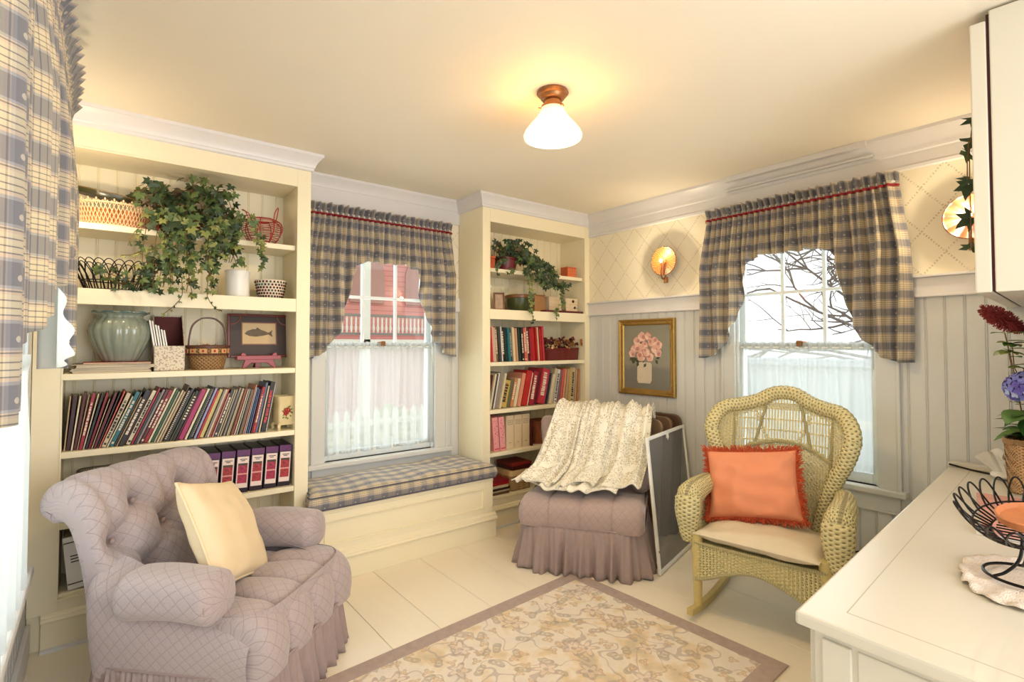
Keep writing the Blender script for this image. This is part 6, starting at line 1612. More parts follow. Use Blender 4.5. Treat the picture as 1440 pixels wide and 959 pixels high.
# ivy on the left bookcase
t = thing('potted_ivy', 'large trailing ivy in a red planter on the highest shelf of the tall bookcase', 'ivy', (0.40, 3.33, SH[5]))
mb = MB(); mb.prism([(0.225, 3.255), (0.585, 3.255), (0.585, 3.41), (0.225, 3.41)], lambda u, v, w: (u, v, w), SH[5] + 0.001, SH[5] + 0.085)
for k in range(4): mb.tube([(0.222, 3.252, SH[5] + 0.012 + 0.022 * k), (0.588, 3.252, SH[5] + 0.012 + 0.022 * k), (0.588, 3.413, SH[5] + 0.012 + 0.022 * k), (0.222, 3.413, SH[5] + 0.012 + 0.022 * k)], 0.010, 6, closed=True)
mb.build('planter', paint('red_woven_planter', (142, 34, 30), 0.5, 0.2, scale=60), t, world=True)
rnd = random.Random(77); fo, st = MB(), MB(); strands = []
for k in range(42):                                        # crown over the planter
    x = rnd.uniform(0.26, 0.55); y = rnd.uniform(3.27, 3.39); dx = rnd.uniform(-0.20, 0.18); hz = rnd.uniform(0.04, 0.20)
    strands.append([(x, y, SH[5] + 0.07), (x + dx * 0.4, y - 0.03, SH[5] + 0.10 + hz), (x + dx, y - rnd.uniform(0.02, 0.10), SH[5] + 0.06 + hz * rnd.uniform(0.4, 1.1))])
ivy(fo, st, strands, rnd, size=(0.036, 0.062), step=0.030, tones=(0, 0, 1, 1, 3), spread=0.035)
strands = []
for k in range(30):                                        # trailing down over both shelves
    x = rnd.uniform(0.20, 0.60); dx = rnd.uniform(-0.05, 0.05); zb = rnd.uniform(1.67, 1.90)
    if 0.28 < x < 0.5: zb -= 0.03
    if x > 0.50: x = min(x, 0.57); dx = min(dx, 0.0); zb = max(zb, 1.84)
    if x < 0.24: dx -= 0.05
    strands.append([(x, 3.26, SH[5] + 0.08), (x + dx * 0.5, 3.17, SH[5] + 0.05), (x + dx, 3.145, (SH[5] + zb) / 2), (x + dx * 1.3 + rnd.uniform(-.03, .03), 3.15, zb)])
ivy(fo, st, strands, rnd, size=(0.030, 0.052), step=0.030, tones=(0, 0, 1, 1, 2), spread=0.028)
ivy(fo, st, [[(0.32, 3.16, 1.78), (0.33, 3.15, 1.66), (0.30, 3.15, 1.60), (0.25, 3.16, 1.55)], [(0.45, 3.16, 1.78), (0.44, 3.15, 1.66), (0.47, 3.15, 1.60), (0.50, 3.15, 1.575)]], rnd, size=(0.016, 0.028), step=0.028, tones=(0, 1, 2), spread=0.010)
ivy(fo, st, [[(0.58, 3.25, SH[5] + 0.12), (0.66, 3.17, SH[5] + 0.13), (0.70, 3.14, SH[5] + 0.02), (0.705, 3.14, 1.90), (0.71, 3.145, 1.82)], [(0.58, 3.25, SH[5] + 0.10), (0.65, 3.17, SH[5] + 0.10), (0.675, 3.14, SH[5] + 0.03), (0.685, 3.14, 1.93)]], rnd, size=(0.026, 0.046), step=0.022, tones=(0, 1, 2), spread=0.014)
ivy(fo, st, [[(0.22, 3.25, SH[5] + 0.06), (0.15, 3.17, SH[5] + 0.0), (0.11, 3.15, 1.92), (0.10, 3.15, 1.88)], [(0.20, 3.2, 1.90), (0.12, 3.16, 1.84), (0.07, 3.15, 1.83)]], rnd, size=(0.024, 0.04), step=0.03, tones=(1, 2, 2), spread=0.014)
strands = [[(rnd.uniform(0.15, 0.3), 3.19, 1.84), (rnd.uniform(0.13, 0.25), 3.17, 1.76), (rnd.uniform(0.10, 0.27), 3.18, 1.69)] for k in range(8)]
strands += [[(rnd.uniform(-0.03, 0.1), 3.20, 1.76), (rnd.uniform(-0.03, 0.12), 3.19, 1.72), (rnd.uniform(-0.05, 0.15), 3.2, 1.685)] for k in range(4)]
ivy(fo, st, strands, rnd, size=(0.028, 0.044), step=0.032, tones=(0, 0, 0, 1), spread=0.022)
fo.build('leaves', LEAF, t, world=True); st.build('stems', STEM, t, world=True)

# ---------------------------------------------------------------- left bookcase, lower levels
t = thing('footed_vase', 'square cream footed vase with painted red flower at the end of the magazine row', 'vase', (0.868, 3.285, SH[2] + 0.0005), radians(8))
mb = MB()
IV = paint('ivory_ceramic', (226, 206, 158), 0.25, 0.06)
def fv(u, v):
    prof_ = [(0.040, 0.030), (0.048, 0.045), (0.050, 0.10), (0.046, 0.145), (0.050, 0.17), (0.056, 0.195), (0.052, 0.198), (0.043, 0.15), (0.042, 0.05)]
    i = int(round(v * 8)); r, z = prof_[i]; x, y = superell(r, r, 6, 64)[int(round(u * 64)) % 64]; return (x, y, z)
mb.grid(fv, 64, 9, closed=True); mb.prism(superell(0.042, 0.042, 6, 40), lambda u, v, w: (u, v, w), 0.028, 0.05); mb.build('body', IV, t)
for sx in (-1, 1):
    for sy in (-1, 1): mb = MB(); mb.tube(spline([(sx * .034, sy * .034, 0.04), (sx * .046, sy * .046, 0.025), (sx * .044, sy * .044, 0.008), (sx * .05, sy * .05, 0.0015)], 5), lambda q: 0.011 - 0.004 * q, 8); mb.build('foot', IV, t)
mb = MB(); rnd = random.Random(9)
for k in range(46): a = rnd.uniform(0, 6.28); r = 0.022 * sqrt(rnd.random()); mb.ball((r * cos(a), -0.051, 0.105 + r * sin(a)), 0.005, 0.0025, 0.005, 6, 4)
for k in range(14): a = rnd.uniform(0, 6.28); r = 0.013 * sqrt(rnd.random()); mb.ball((0.051, 0.0 + r * cos(a), 0.14 + r * sin(a)), 0.003, 0.005, 0.005, 6, 4)
mb.build('painted_flower', REDW, t)
mb = MB()
for k in range(12): a = rnd.uniform(0, 6.28); r = rnd.uniform(0.022, 0.034); oval_leaf(mb, (r * .7 * cos(a), -0.0515, 0.10 + r * sin(a)), (cos(a), 0, sin(a)), (0, -1, 0), 0.014, 0.004, 0, 0)
mb.build('painted_leaves', GREEN[1:], t)
t = thing('wire_tray', 'grey wire tray on the shelf under the magazines, behind the armchair', 'tray', (0.03, 3.33, SH[1] + 0.0005))
mb = MB(); GW = paint('grey_wire', (120, 112, 100), 0.5, Metallic=0.4)
for k in range(5): r = 0.86 + 0.035 * k; mb.tube([(0.03 + s[0] * r, 3.33 + s[1] * r, SH[1] + 0.004 + 0.05 * k) for s in superell(0.105, 0.09, 4, 60)], 0.002, 5, closed=True)
for i in range(60):
    s = superell(0.105, 0.09, 4, 60)[i]; mb.tube([(0.03 + s[0] * .86, 3.33 + s[1] * .86, SH[1] + .004), (0.03 + s[0], 3.33 + s[1], SH[1] + .204)], 0.0014, 4)
mb.build('wires', GW, t, world=True)
mb = MB(); mb.tube([(0.03 + s[0], 3.33 + s[1], SH[1] + .205) for s in superell(0.105, 0.09, 4, 60)], 0.004, 6, closed=True); mb.build('rim_wire', GW, t, world=True)
def binder(label, x, w, h, col, lean, z, lines=True, dp=0.24, y=3.24):
    t = thing('ring_binder', label, 'binder', (x, y, z + 0.0005), 0, None); t.rotation_euler = (0, lean, 0)
    a, b = (-w, 0) if lean >= 0 else (0, w)
    mb = MB(); mb.box(a, 0, 0, b, 0.004, h); mb.box(a, 0, 0, a + 0.004, dp, h); mb.box(b - 0.004, 0, 0, b, dp, h); mb.build('case', col, t, smooth=False, bevel=0.002)
    mb = MB(); mb.box(a + 0.006, 0.006, 0.004, b - 0.006, dp - 0.01, h - 0.008); mb.build('pages', PAGES, t, smooth=False)
    if lines:
        mb = MB(); 
        for q in range(3): mb.box(a + w * 0.3, -0.0008, h * 0.62 - q * 0.014, b - w * (0.22 + 0.1 * (q == 1)), 0, h * 0.62 - q * 0.014 + 0.005)
        mb.box(a + .003, -0.0006, h * 0.88, b - .003, 0, h * 0.90); mb.box(a + .003, -0.0006, h * 0.10, b - .003, 0, h * 0.12); mb.build('title_lines', MARKD, t, smooth=False)
    return t
binder('white ring binder with printed spine at the bottom left behind the armchair', -0.098, 0.075, 0.250, WHITE, -0.10, SH[0])
binder('narrow blue binder beside the white one on the bottom shelf', -0.020, 0.022, 0.225, paint('grey_blue_card', (112, 128, 158), 0.5), -0.12, SH[0], False)
binder('black ring binder with dark spine third on the bottom shelf', 0.006, 0.03, 0.245, paint('black_card', (34, 28, 30), 0.5), -0.12, SH[0], False)
binder('dark red binder fourth along the bottom shelf behind the armchair', 0.040, 0.035, 0.25, paint('dark_red_card', (74, 22, 28), 0.5), -0.12, SH[0], False)
binder('black ring binder fifth along the bottom shelf behind the armchair', 0.079, 0.04, 0.25, paint('black_card', (34, 28, 30), 0.5), -0.12, SH[0], False)

# ---------------------------------------------------------------- corner bookcase: top two levels
OR = paint('orange_lacquer', (198, 92, 52), 0.4, 0.1)
t = thing('orange_box', 'orange box with stepped lid at the left end of the corner bookcase top shelf', 'box', (2.385, 3.33, SH[5] + 0.0005))
mb = MB(); mb.box(-0.05, -0.05, 0, 0.05, 0.05, 0.085); mb.build('box_body', OR, t, smooth=False, bevel=0.003)
mb = MB(); mb.box(-0.053, -0.053, 0.086, 0.053, 0.053, 0.105); mb.build('lid', OR, t, smooth=False, bevel=0.003)
t = thing('drawer_chest', 'tiny orange chest of drawers at the right end of the corner bookcase top shelf', 'box', (3.275, 3.31, SH[5] + 0.0005))
mb = MB(); mb.box(-0.055, -0.04, 0, 0.055, 0.045, 0.085); mb.box(-0.058, -0.044, 0.085, 0.058, 0.048, 0.092); mb.build('chest_body', OR, t, smooth=False, bevel=0.002)
for r_ in range(3):
    for c_ in range(2): mb = MB(); mb.box(-0.050 + 0.051 * c_, -0.044, 0.006 + 0.026 * r_, -0.003 + 0.052 * c_, -0.039, 0.028 + 0.026 * r_); d_ = mb.build('drawer', paint('orange_light', (222, 124, 78), 0.4), t, smooth=False, bevel=0.001); mb = MB(); mb.ball((-0.026 + 0.051 * c_, -0.046, 0.017 + 0.026 * r_), 0.0035); mb.build('knob', OR, d_)
t = thing('potted_ivy', 'ivy in a dark red pot trailing from the corner bookcase top shelf', 'ivy', (2.60, 3.33, SH[5]))
mb = MB(); mb.lathe([(0.001, 0.001), (0.075, 0.001), (0.085, 0.05), (0.092, 0.09), (0.098, 0.092), (0.098, 0.105), (0.08, 0.105), (0.001, 0.09)], 40, (2.58, 3.33, SH[5])); mb.build('pot', paint('oxblood_pot', (104, 26, 36), 0.4, 0.15), t, world=True)
rnd = random.Random(55); fo, st = MB(), MB(); strands = []
for k in range(22):
    x = rnd.uniform(2.50, 2.66); y = rnd.uniform(3.27, 3.37); dx = rnd.uniform(-0.15, 0.34); hz = rnd.uniform(0.02, 0.13)
    strands.append([(x, y, SH[5] + 0.09), (x + dx * 0.5, y - 0.04, SH[5] + 0.13 + hz), (x + dx, y - rnd.uniform(0.03, 0.10), SH[5] + 0.10 + hz * rnd.uniform(0.1, 0.9) - max(0, dx) * 0.35)])
ivy(fo, st, strands, rnd, size=(0.034, 0.058), step=0.030, tones=(0, 0, 0, 1, 3), spread=0.03)
strands = []
for k in range(16):
    x = rnd.uniform(2.66, 3.00); q = (x - 2.66) / 0.36
    strands.append([(2.62 + 0.1 * q, 3.30, SH[5] + 0.12), (x - 0.04, 3.19, SH[5] + 0.14 - 0.10 * q), (x + 0.03, 3.15, SH[5] - 0.0 - 0.10 * q), (x + 0.06 + 0.10 * q, 3.15, rnd.uniform(1.86, 1.93) - 0.02 * q)])
ivy(fo, st, strands, rnd, size=(0.030, 0.052), step=0.028, tones=(0, 0, 0, 1), spread=0.028)
ivy(fo, st, [[(2.70, 3.2, SH[5] + 0.06), (2.70, 3.15, 1.93), (2.705, 3.14, 1.82), (2.70, 3.145, 1.70), (2.72, 3.15, 1.57)], [(2.67, 3.2, SH[5] + 0.02), (2.67, 3.15, 1.90), (2.675, 3.14, 1.78), (2.68, 3.15, 1.66)],
             [(3.05, 3.16, 1.93), (3.06, 3.15, 1.82), (3.055, 3.15, 1.72), (3.05, 3.155, 1.69)], [(3.0, 3.16, 1.90), (3.03, 3.15, 1.84), (3.03, 3.15, 1.74)], [(3.0, 3.15, 1.72), (2.98, 3.15, 1.66), (2.97, 3.15, 1.615)]], rnd, size=(0.022, 0.036), step=0.018, tones=(0, 1, 1, 2), spread=0.012)
ivy(fo, st, [[(2.52, 3.26, SH[5] + 0.09), (2.42, 3.17, SH[5] + 0.05), (2.335, 3.12, SH[5] + 0.02), (2.325, 3.11, 1.96)], [(2.46, 3.2, SH[5] + 0.06), (2.36, 3.13, SH[5] + 0.03), (2.33, 3.11, 1.93)], [(2.55, 3.2, SH[5]), (2.5, 3.15, 1.955), (2.46, 3.14, 1.94)]], rnd, size=(0.028, 0.042), step=0.03, tones=(0, 1, 1), spread=0.010)
fo.build('leaves', LEAF, t, world=True); st.build('stems', STEM, t, world=True)
def photo_frame(label, x, y, w, h, col, lean, rz, zb=SH[4]):
    t = thing('framed_photograph', label, 'photo frame', (x, y, zb + 0.001), 0); t.rotation_euler = (radians(-lean), 0, rz)
    mb = MB(); f = 0.014
    for b in ((-w, 0, 0, -w + f, 0.010, h), (w - f, 0, 0, w, 0.010, h), (-w + f, 0, 0, w - f, 0.010, f), (-w + f, 0, h - f, w - f, 0.010, h)): mb.box(*b)
    mb.build('frame', col, t, smooth=False, bevel=0.002)
    mb = MB(); mb.box(-w + f, 0.004, f, w - f, 0.008, h - f); mb.build('photograph', paint('faded_photo', (176, 150, 126), 0.4, 0.4, scale=30), t, smooth=False)
    mb = MB(); mb.tube([(0, 0.012, h * .6), (0, 0.012 + h * 0.3, 0.01 + h * .3 * math.sin(radians(lean)))], 0.004, 5); mb.build('strut', MARKD, t)
photo_frame('pale framed photograph standing behind the dark one in the corner bookcase', 2.44, 3.38, 0.05, 0.155, paint('pale_frame', (222, 200, 178), 0.4), 10, radians(15))
photo_frame('dark brown framed photograph leaning beside the green bowl', 2.50, 3.31, 0.045, 0.150, paint('brown_frame', (112, 66, 44), 0.4), 12, radians(-28))
t = thing('bud_vase', 'slim pink glass vase with white blooms in the corner bookcase', 'vase', (2.368, 3.30, SH[4] + 0.0005))
mb = MB(); mb.lathe([(0.001, 0), (0.022, 0), (0.026, 0.02), (0.020, 0.06), (0.014, 0.10), (0.017, 0.12), (0.014, 0.12), (0.011, 0.10), (0.001, 0.02)], 24); mb.build('body', paint('pink_glass', (226, 156, 130), 0.2), t)
mb = MB()
for k, p in enumerate(((0.0, 0, .17), (0.05, 0.02, .185), (-0.01, 0.02, .15), (0.02, 0, .145))): mb.tube([(0, 0, .1), p], .0015, 4)
mb.build('stalks', STEM, t)
for k, p in enumerate(((0.0, 0, .175), (0.05, 0.02, .19), (-0.01, 0.02, .155))):
    mb = MB(); 
    for j in range(6): a = j * pi / 3; mb.ball((p[0] + .008 * cos(a), p[1] + .004 * sin(a), p[2] + .008 * sin(a)), .007, .005, .007, 7, 5)
    mb.build('bloom', WHITE, t)
t = thing('green_bowl', 'dark green glazed bowl with brown rim in the corner bookcase', 'bowl', (2.722, 3.325, SH[4] + 0.0005))
mb = MB(); mb.lathe([(0.001, 0), (0.085, 0), (0.095, 0.012), (0.11, 0.06), (0.117, 0.11), (0.112, 0.112), (0.10, 0.06), (0.08, 0.015), (0.001, 0.012)], 44); mb.build('body', paint('dark_green_glaze', (62, 70, 38), 0.25, 0.25, scale=12), t)
mb = MB(); mb.lathe([(0.115, 0.105), (0.124, 0.110), (0.126, 0.128), (0.117, 0.134), (0.108, 0.126), (0.110, 0.108)], 44); mb.build('rim', paint('brown_glaze', (120, 78, 40), 0.3), t)
t = thing('wooden_box', 'brown wooden box between the green bowl and the white birdhouse box', 'box', (2.915, 3.35, SH[4] + 0.0005))
mb = MB(); mb.box(-0.06, -0.06, 0, 0.06, 0.06, 0.14); mb.build('box_body', paint('honey_wood', (164, 116, 72), 0.5, 0.2, scale=14), t, smooth=False, bevel=0.003)
mb = MB(); mb.box(-0.063, -0.063, 0.141, 0.063, 0.063, 0.150); mb.build('lid', paint('honey_wood', (164, 116, 72)), t, smooth=False, bevel=0.003)
t = thing('serving_tray', 'maroon tray lying under the white boxes in the corner bookcase', 'tray', (3.14, 3.32, SH[4] + 0.0005))
mb = MB(); mb.box(-0.215, -0.10, 0, 0.215, 0.12, 0.006); mb.build('tray_base', paint('maroon_tray', (96, 24, 30), 0.35), t, smooth=False, bevel=0.002)
mb = MB()
for b in ((-0.22, -0.106, 0, 0.22, -0.098, 0.018), (-0.22, 0.118, 0, 0.22, 0.126, 0.018), (-0.222, -0.1, 0, -0.214, 0.12, 0.018), (0.214, -0.1, 0, 0.222, 0.12, 0.018)): mb.box(*b)
mb.build('tray_edge', paint('maroon_tray', (96, 24, 30)), t, smooth=False, bevel=0.003)
WBX = paint('whitewashed_wood', (224, 202, 168), 0.6, 0.08, scale=20)
for lab, x, y, w, h in (('whitewashed planter box with slatted sides on the maroon tray', 3.08, 3.33, 0.075, 0.135), ('whitewashed birdhouse box with dark holes at the tray end', 3.26, 3.31, 0.075, 0.125)):
    t = thing('planter_box' if 'planter' in lab else 'birdhouse', lab, 'box', (x, y, SH[4] + 0.0075))
    mb = MB(); mb.prism([(-w * .85, 0), (w * .85, 0), (w, h), (-w, h)], lambda u, v, q: (u, q, v), -0.05, 0.05); mb.build('box_body', WBX, t, smooth=False, bevel=0.003)
    mb = MB()
    for k in range(4): mb.box(-w * .98, -0.054, 0.012 + 0.03 * k, w * .98, -0.051, 0.036 + 0.03 * k)
    mb.build('front_slats', WBX, t, smooth=False, bevel=0.002)
    if 'birdhouse' in lab:
        mb = MB(); mb.lathe([(0.001, -0.058), (0.011, -0.058), (0.011, -0.05)], 20, (0.035, 0, 0.045), axis='y'); mb.lathe([(0.001, -0.058), (0.013, -0.058), (0.013, -0.05)], 20, (0.015, 0, 0.10), axis='y'); mb.build('entrance_hole', MARKD, t)

# ---------------------------------------------------------------- corner bookcase: dried flowers, files, boxes
t = thing('dried_flower_basket', 'dark red basket of dried flowers beside the upper book row', 'flower basket', (3.14, 3.32, SH[3] + 0.0005))
mb = MB(); SHp = superell(0.205, 0.085, 6, 140)
mb.grid(lambda u, v: (3.145 + SHp[int(round(u * 140)) % 140][0] * (0.95 + 0.05 * v), 3.325 + SHp[int(round(u * 140)) % 140][1], SH[3] + 0.001 + 0.095 * v), 140, 10, uvfn=lambda u, v: (u * 1.0, v * 0.1), closed=True)
mb.build('basket', m_wicker('oxblood_weave', (116, 30, 28), 420, 560, 0.4), t, world=True, solid=0.005)
mb = MB()
for k in range(2): mb.tube([(3.145 + s[0], 3.325 + s[1], SH[3] + 0.097 + 0.005 * sin(i + k * 3)) for i, s in enumerate(SHp)], 0.006, 5, closed=True)
mb.build('rim_braid', paint('oxblood_cane', (104, 26, 26), 0.5, 0.2), t, world=True)
DF = [paint('dried_rose', (126, 62, 52), 0.9, 0.3, scale=60), paint('dried_cream', (206, 168, 112), 0.9, 0.2), paint('dried_plum', (78, 34, 38), 0.9, 0.3), paint('dried_ochre', (158, 104, 48), 0.9, 0.3)]
rnd = random.Random(13); mb = MB()
for k in range(150):
    x, y, z = 3.14 + rnd.uniform(-0.185, 0.18), 3.325 + rnd.uniform(-0.085, 0.06), SH[3] + rnd.uniform(0.10, 0.19); m = rnd.choice((0, 0, 1, 2, 2, 3)); s = rnd.uniform(0.012, 0.024)
    for j in range(5):
        d = Vector((rnd.uniform(-1, 1), rnd.uniform(-1, 0.2), rnd.uniform(-.4, 1))).normalized(); oval_leaf(mb, (x, y, z), d, d.orthogonal(), s, s * 0.42, m, 0.4)
for k in range(6): oval_leaf(mb, (3.345, 3.24, SH[3] + 0.13 + .01 * k), (1, -0.6, rnd.uniform(-.3, .4)), (0, -1, .5), 0.05, 0.012, 3, 0.3)
mb.build('dried_flowers', DF, t, world=True)
PK = paint('pink_card', (232, 158, 160), 0.6, 0.04)
for k in range(2):
    t = thing('pink_file', ['pink patterned file at the left end of the corner bookcase binder shelf', 'pink patterned file standing against the cream binders'][k], 'magazine file', (2.395 + 0.062 * k, 3.235, SH[1] + 0.0005), 0, 'pink files'); t.rotation_euler = (0, radians(-5), 0)
    mb = MB(); mb.box(0, 0, 0, 0.052, 0.22, 0.262); mb.build('case', PK, t, smooth=False, bevel=0.002)
    mb = MB(); rnd = random.Random(k + 2)
    for q in range(26): y_ = rnd.uniform(0.05, 0.24); x_ = rnd.uniform(0.008, 0.040); mb.box(x_, -0.0008, y_, x_ + 0.006, 0, y_ + 0.004)
    mb.box(0.006, -0.0008, 0.012, 0.046, 0, 0.022); mb.build('printed_text', MARKR, t, smooth=False)
for k in range(3):
    t = binder(['cream ring binder beside the pink files', 'cream ring binder in the middle of the three', 'cream ring binder at the end of the three, next to the dark one'][k], 2.530 + 0.082 * k, 0.079, 0.262, paint('cream_card', (222, 200, 164), 0.6, 0.03), -0.002, SH[1], False, y=3.26); t['group'] = 'cream ring binders'
    mb = MB()
    for b in ((0.016, -0.0008, 0.190, 0.063, 0, 0.193), (0.016, -0.0008, 0.222, 0.063, 0, 0.225), (0.016, -0.0008, 0.19, 0.0185, 0, 0.225), (0.0605, -0.0008, 0.19, 0.063, 0, 0.225), (0.025, -0.0008, 0.203, 0.055, 0, 0.206), (0.028, -0.0008, 0.211, 0.052, 0, 0.214), (0.03, -0.0008, 0.045, 0.05, 0, 0.049)): mb.box(*b)
    mb.build('label_text', paint('grey_print', (132, 118, 100), 0.6), t, smooth=False)
binder('thin dark brown binder after the three cream binders', 2.778, 0.014, 0.20, paint('dark_red_card', (74, 22, 28)), -0.002, SH[1], False)
t = thing('wicker_hamper', 'chestnut wicker basket on the binder shelf, half hidden by the slipper chair', 'basket', (2.94, 3.34, SH[1] + 0.0005))
CHW = m_wicker('chestnut_weave', (160, 84, 44), 330, 420, 0.35)
mb = MB(); sp_ = superell(0.10, 0.09, 4, 100); mb.grid(lambda u, v: (sp_[int(round(u * 100)) % 100][0] * (0.9 + .1 * sin(pi * v * .8)), sp_[int(round(u * 100)) % 100][1] * (0.9 + .1 * sin(pi * v * .8)), 0.001 + 0.18 * v), 100, 14, uvfn=lambda u, v: (u * .62, v * .18), closed=True); mb.prism([(x * .9, y * .9) for x, y in sp_], lambda u, v, w: (u, v, w), 0.165, 0.18); mb.build('body', CHW, t)
mb = MB(); mb.tube([(s[0] * .96, s[1] * .96, .18) for s in sp_], 0.008, 6, closed=True); mb.build('rim_braid', CHW, t)
t = thing('storage_basket', 'pale wicker storage basket with cream cloth band on the lowest corner shelf', 'basket', (2.66, 3.33, SH[0] + 0.0005))
mb = MB(); sq = superell(0.105, 0.10, 7, 100); PW = m_wicker('pale_weave', (196, 160, 112), 330, 420, 0.45)
mb.grid(lambda u, v: (sq[int(round(u * 100)) % 100][0], sq[int(round(u * 100)) % 100][1], 0.001 + 0.115 * v), 100, 10, uvfn=lambda u, v: (u * .8, v * .115), closed=True); mb.build('body', PW, t, solid=0.004)
mb = MB(); mb.grid(lambda u, v: (sq[int(round(u * 100)) % 100][0] * 1.05, sq[int(round(u * 100)) % 100][1] * 1.05, 0.115 + 0.045 * v), 100, 4, closed=True); mb.prism(sq, lambda u, v, w: (u, v, w), 0.118, 0.158); mb.build('cloth_band', paint('cream_canvas', (218, 188, 138), 0.85, 0.05), t)
t = thing('red_box', 'flat dark red box resting on the pale storage basket', 'box', (2.665, 3.33, SH[0] + 0.161))
mb = MB(); mb.box(-0.10, -0.10, 0, 0.10, 0.10, 0.03); mb.build('box_body', DARKWOOD, t, smooth=False, bevel=0.004)
mb = MB(); mb.box(-0.104, -0.104, 0.031, 0.104, 0.104, 0.055); mb.build('lid', paint('dark_red_lid', (120, 28, 26), 0.45, 0.1), t, smooth=False, bevel=0.005)
z = SH[0] + 0.0005
for k, (c, th) in enumerate((('brown', .018), ('cream', .012), ('dark brown', .016), ('cream', .02), ('red', .022), ('crimson', .014))):
    o = thing('book', 'flat %s book, %s from the bottom of the stack on the lowest corner shelf' % (c, ordinal(k + 1)), 'book', (2.44 + 0.006 * (k % 3), 3.305 + .004 * k, z), radians((k * 7) % 5 - 2), 'books lying on the lowest corner shelf')
    mb = MB(); w, d = 0.09, 0.085; mb.box(-w, -d, 0, w, d, .0015); mb.box(-w, -d, th - .0015, w, d, th); mb.box(-w, -d, 0, w, -d + .002, th); mb.build('cover', bmat(c), o, smooth=False)
    mb = MB(); mb.box(-w + .003, -d + .002, .0015, w - .003, d - .003, th - .0015); mb.build('pages', PAGES, o, smooth=False); z += th + .0002
# ---------------------------------------------------------------- outside the windows
def m_lawn():
    t = NT('pale_lawn'); co = t.coord(); n = t.noise(co, 1.2, 5)
    return t.finish(t.bsdf(t.ramp(n, [(0.3, C(150, 156, 104)), (0.6, C(196, 192, 150)), (0.75, C(214, 206, 180))]), 0.95))
mb = MB(); mb.box(-30, 3.8, -0.72, 40, 40, -0.62); mb.box(3.75, -30, -0.72, 40, 3.8, -0.62); mb.box(-30, -30, -0.72, -0.5, 3.8, -0.62)
structure(mb.build('ground', m_lawn(), smooth=False))
BR = NT('red_clapboard'); _z = BR.sep(BR.coord())[2]
_f = BR.math('FRACT', BR.math('DIVIDE', _z, 0.13))
RED_SIDE = BR.finish(BR.bsdf(BR.mix(BR.math('LESS_THAN', _f, 0.1), C(214, 140, 130), C(168, 104, 98)), 0.8))
t = thing('neighbour_house', 'red clapboard house with white gable trim and porch rail seen through the back window', 'house', (6.0, 12.5, -0.62))
WTR = paint('house_white_trim', (226, 220, 210), 0.6); SHGL = paint('brown_shingle', (196, 132, 116), 0.9, 0.2, scale=20)
mb = MB(); mb.box(-3.2, 0.0, 0, 3.2, 3, 4.6); mb.build('wall', RED_SIDE, t, smooth=False)
mb = MB(); mb.prism([(-3.7, 4.5), (3.7, 4.5), (0, 8.2)], lambda u, v, w: (u, w, v), -0.3, 3.2); mb.build('gable_roof', SHGL, t, smooth=False)
for sx in (-1, 1):
    mb = MB(); mb.tube([(sx * 2.6, -0.4, 2.6), (0.0, -0.4, 6.2)], 0.10, 4); mb.build('gable_board', paint('salmon_trim', (206, 130, 116), 0.7), t)
mb = MB(); mb.box(-2.7, -1.2, 2.02, 2.7, 0.0, 2.12); mb.build('porch_deck', WTR, t, smooth=False)
mb = MB(); mb.box(-2.6, -1.15, 2.64, 2.6, -1.09, 2.70); mb.box(-2.6, -1.15, 2.22, 2.6, -1.09, 2.27); mb.build('porch_handrail', paint('grey_rail', (130, 124, 118), 0.7), t, smooth=False)
for k in range(-24, 25):
    x = k * 0.105; mb = MB(); mb.lathe([(0.016, 2.27), (0.026, 2.33), (0.032, 2.39), (0.018, 2.48), (0.026, 2.56), (0.016, 2.64)], 8, (x, -1.12, 0)); mb.build('baluster', WTR, t)
for x in (-2.6, -1.25, 2.6): mb = MB(); mb.box(x - 0.09, -1.2, 0, x + 0.09, -1.02, 4.4); mb.build('porch_post', WTR, t, smooth=False)
mb = MB(); mb.prism([(0.75 + 0.45 * cos(a), 3.75 + 0.55 * sin(a)) for a in [pi * i / 16 for i in range(17)]] + [(0.3, 3.05), (1.2, 3.05)], lambda u, v, w: (u, w, v), -0.06, 0.02); mb.build('arched_window', paint('brown_glass', (176, 128, 116), 0.3), t, smooth=False)
mb = MB(); mb.prism([(-0.75 + 0.45 * cos(a), 3.75 + 0.55 * sin(a)) for a in [pi * i / 16 for i in range(17)]] + [(-1.2, 3.05), (-0.3, 3.05)], lambda u, v, w: (u, w, v), -0.06, 0.02); mb.build('arched_window', paint('brown_glass', (176, 128, 116)), t, smooth=False)
t = thing('garden_fence', 'white picket fence seen through the sheer curtain over the window seat', 'fence', (3.0, 6.2, -0.62))
for z in (0.35, 1.0): mb = MB(); mb.box(-2.6, 0, z, 2.6, 0.04, z + 0.07); mb.build('rail', WTR, t, smooth=False)
for k in range(-20, 21): mb = MB(); x = k * 0.128; mb.prism([(x - .035, 0.0), (x + .035, 0.0), (x + .035, 1.15), (x, 1.22), (x - .035, 1.15)], lambda u, v, w: (u, w, v), -0.02, 0.0); mb.build('picket', WTR, t, smooth=False)
rnd = random.Random(71)
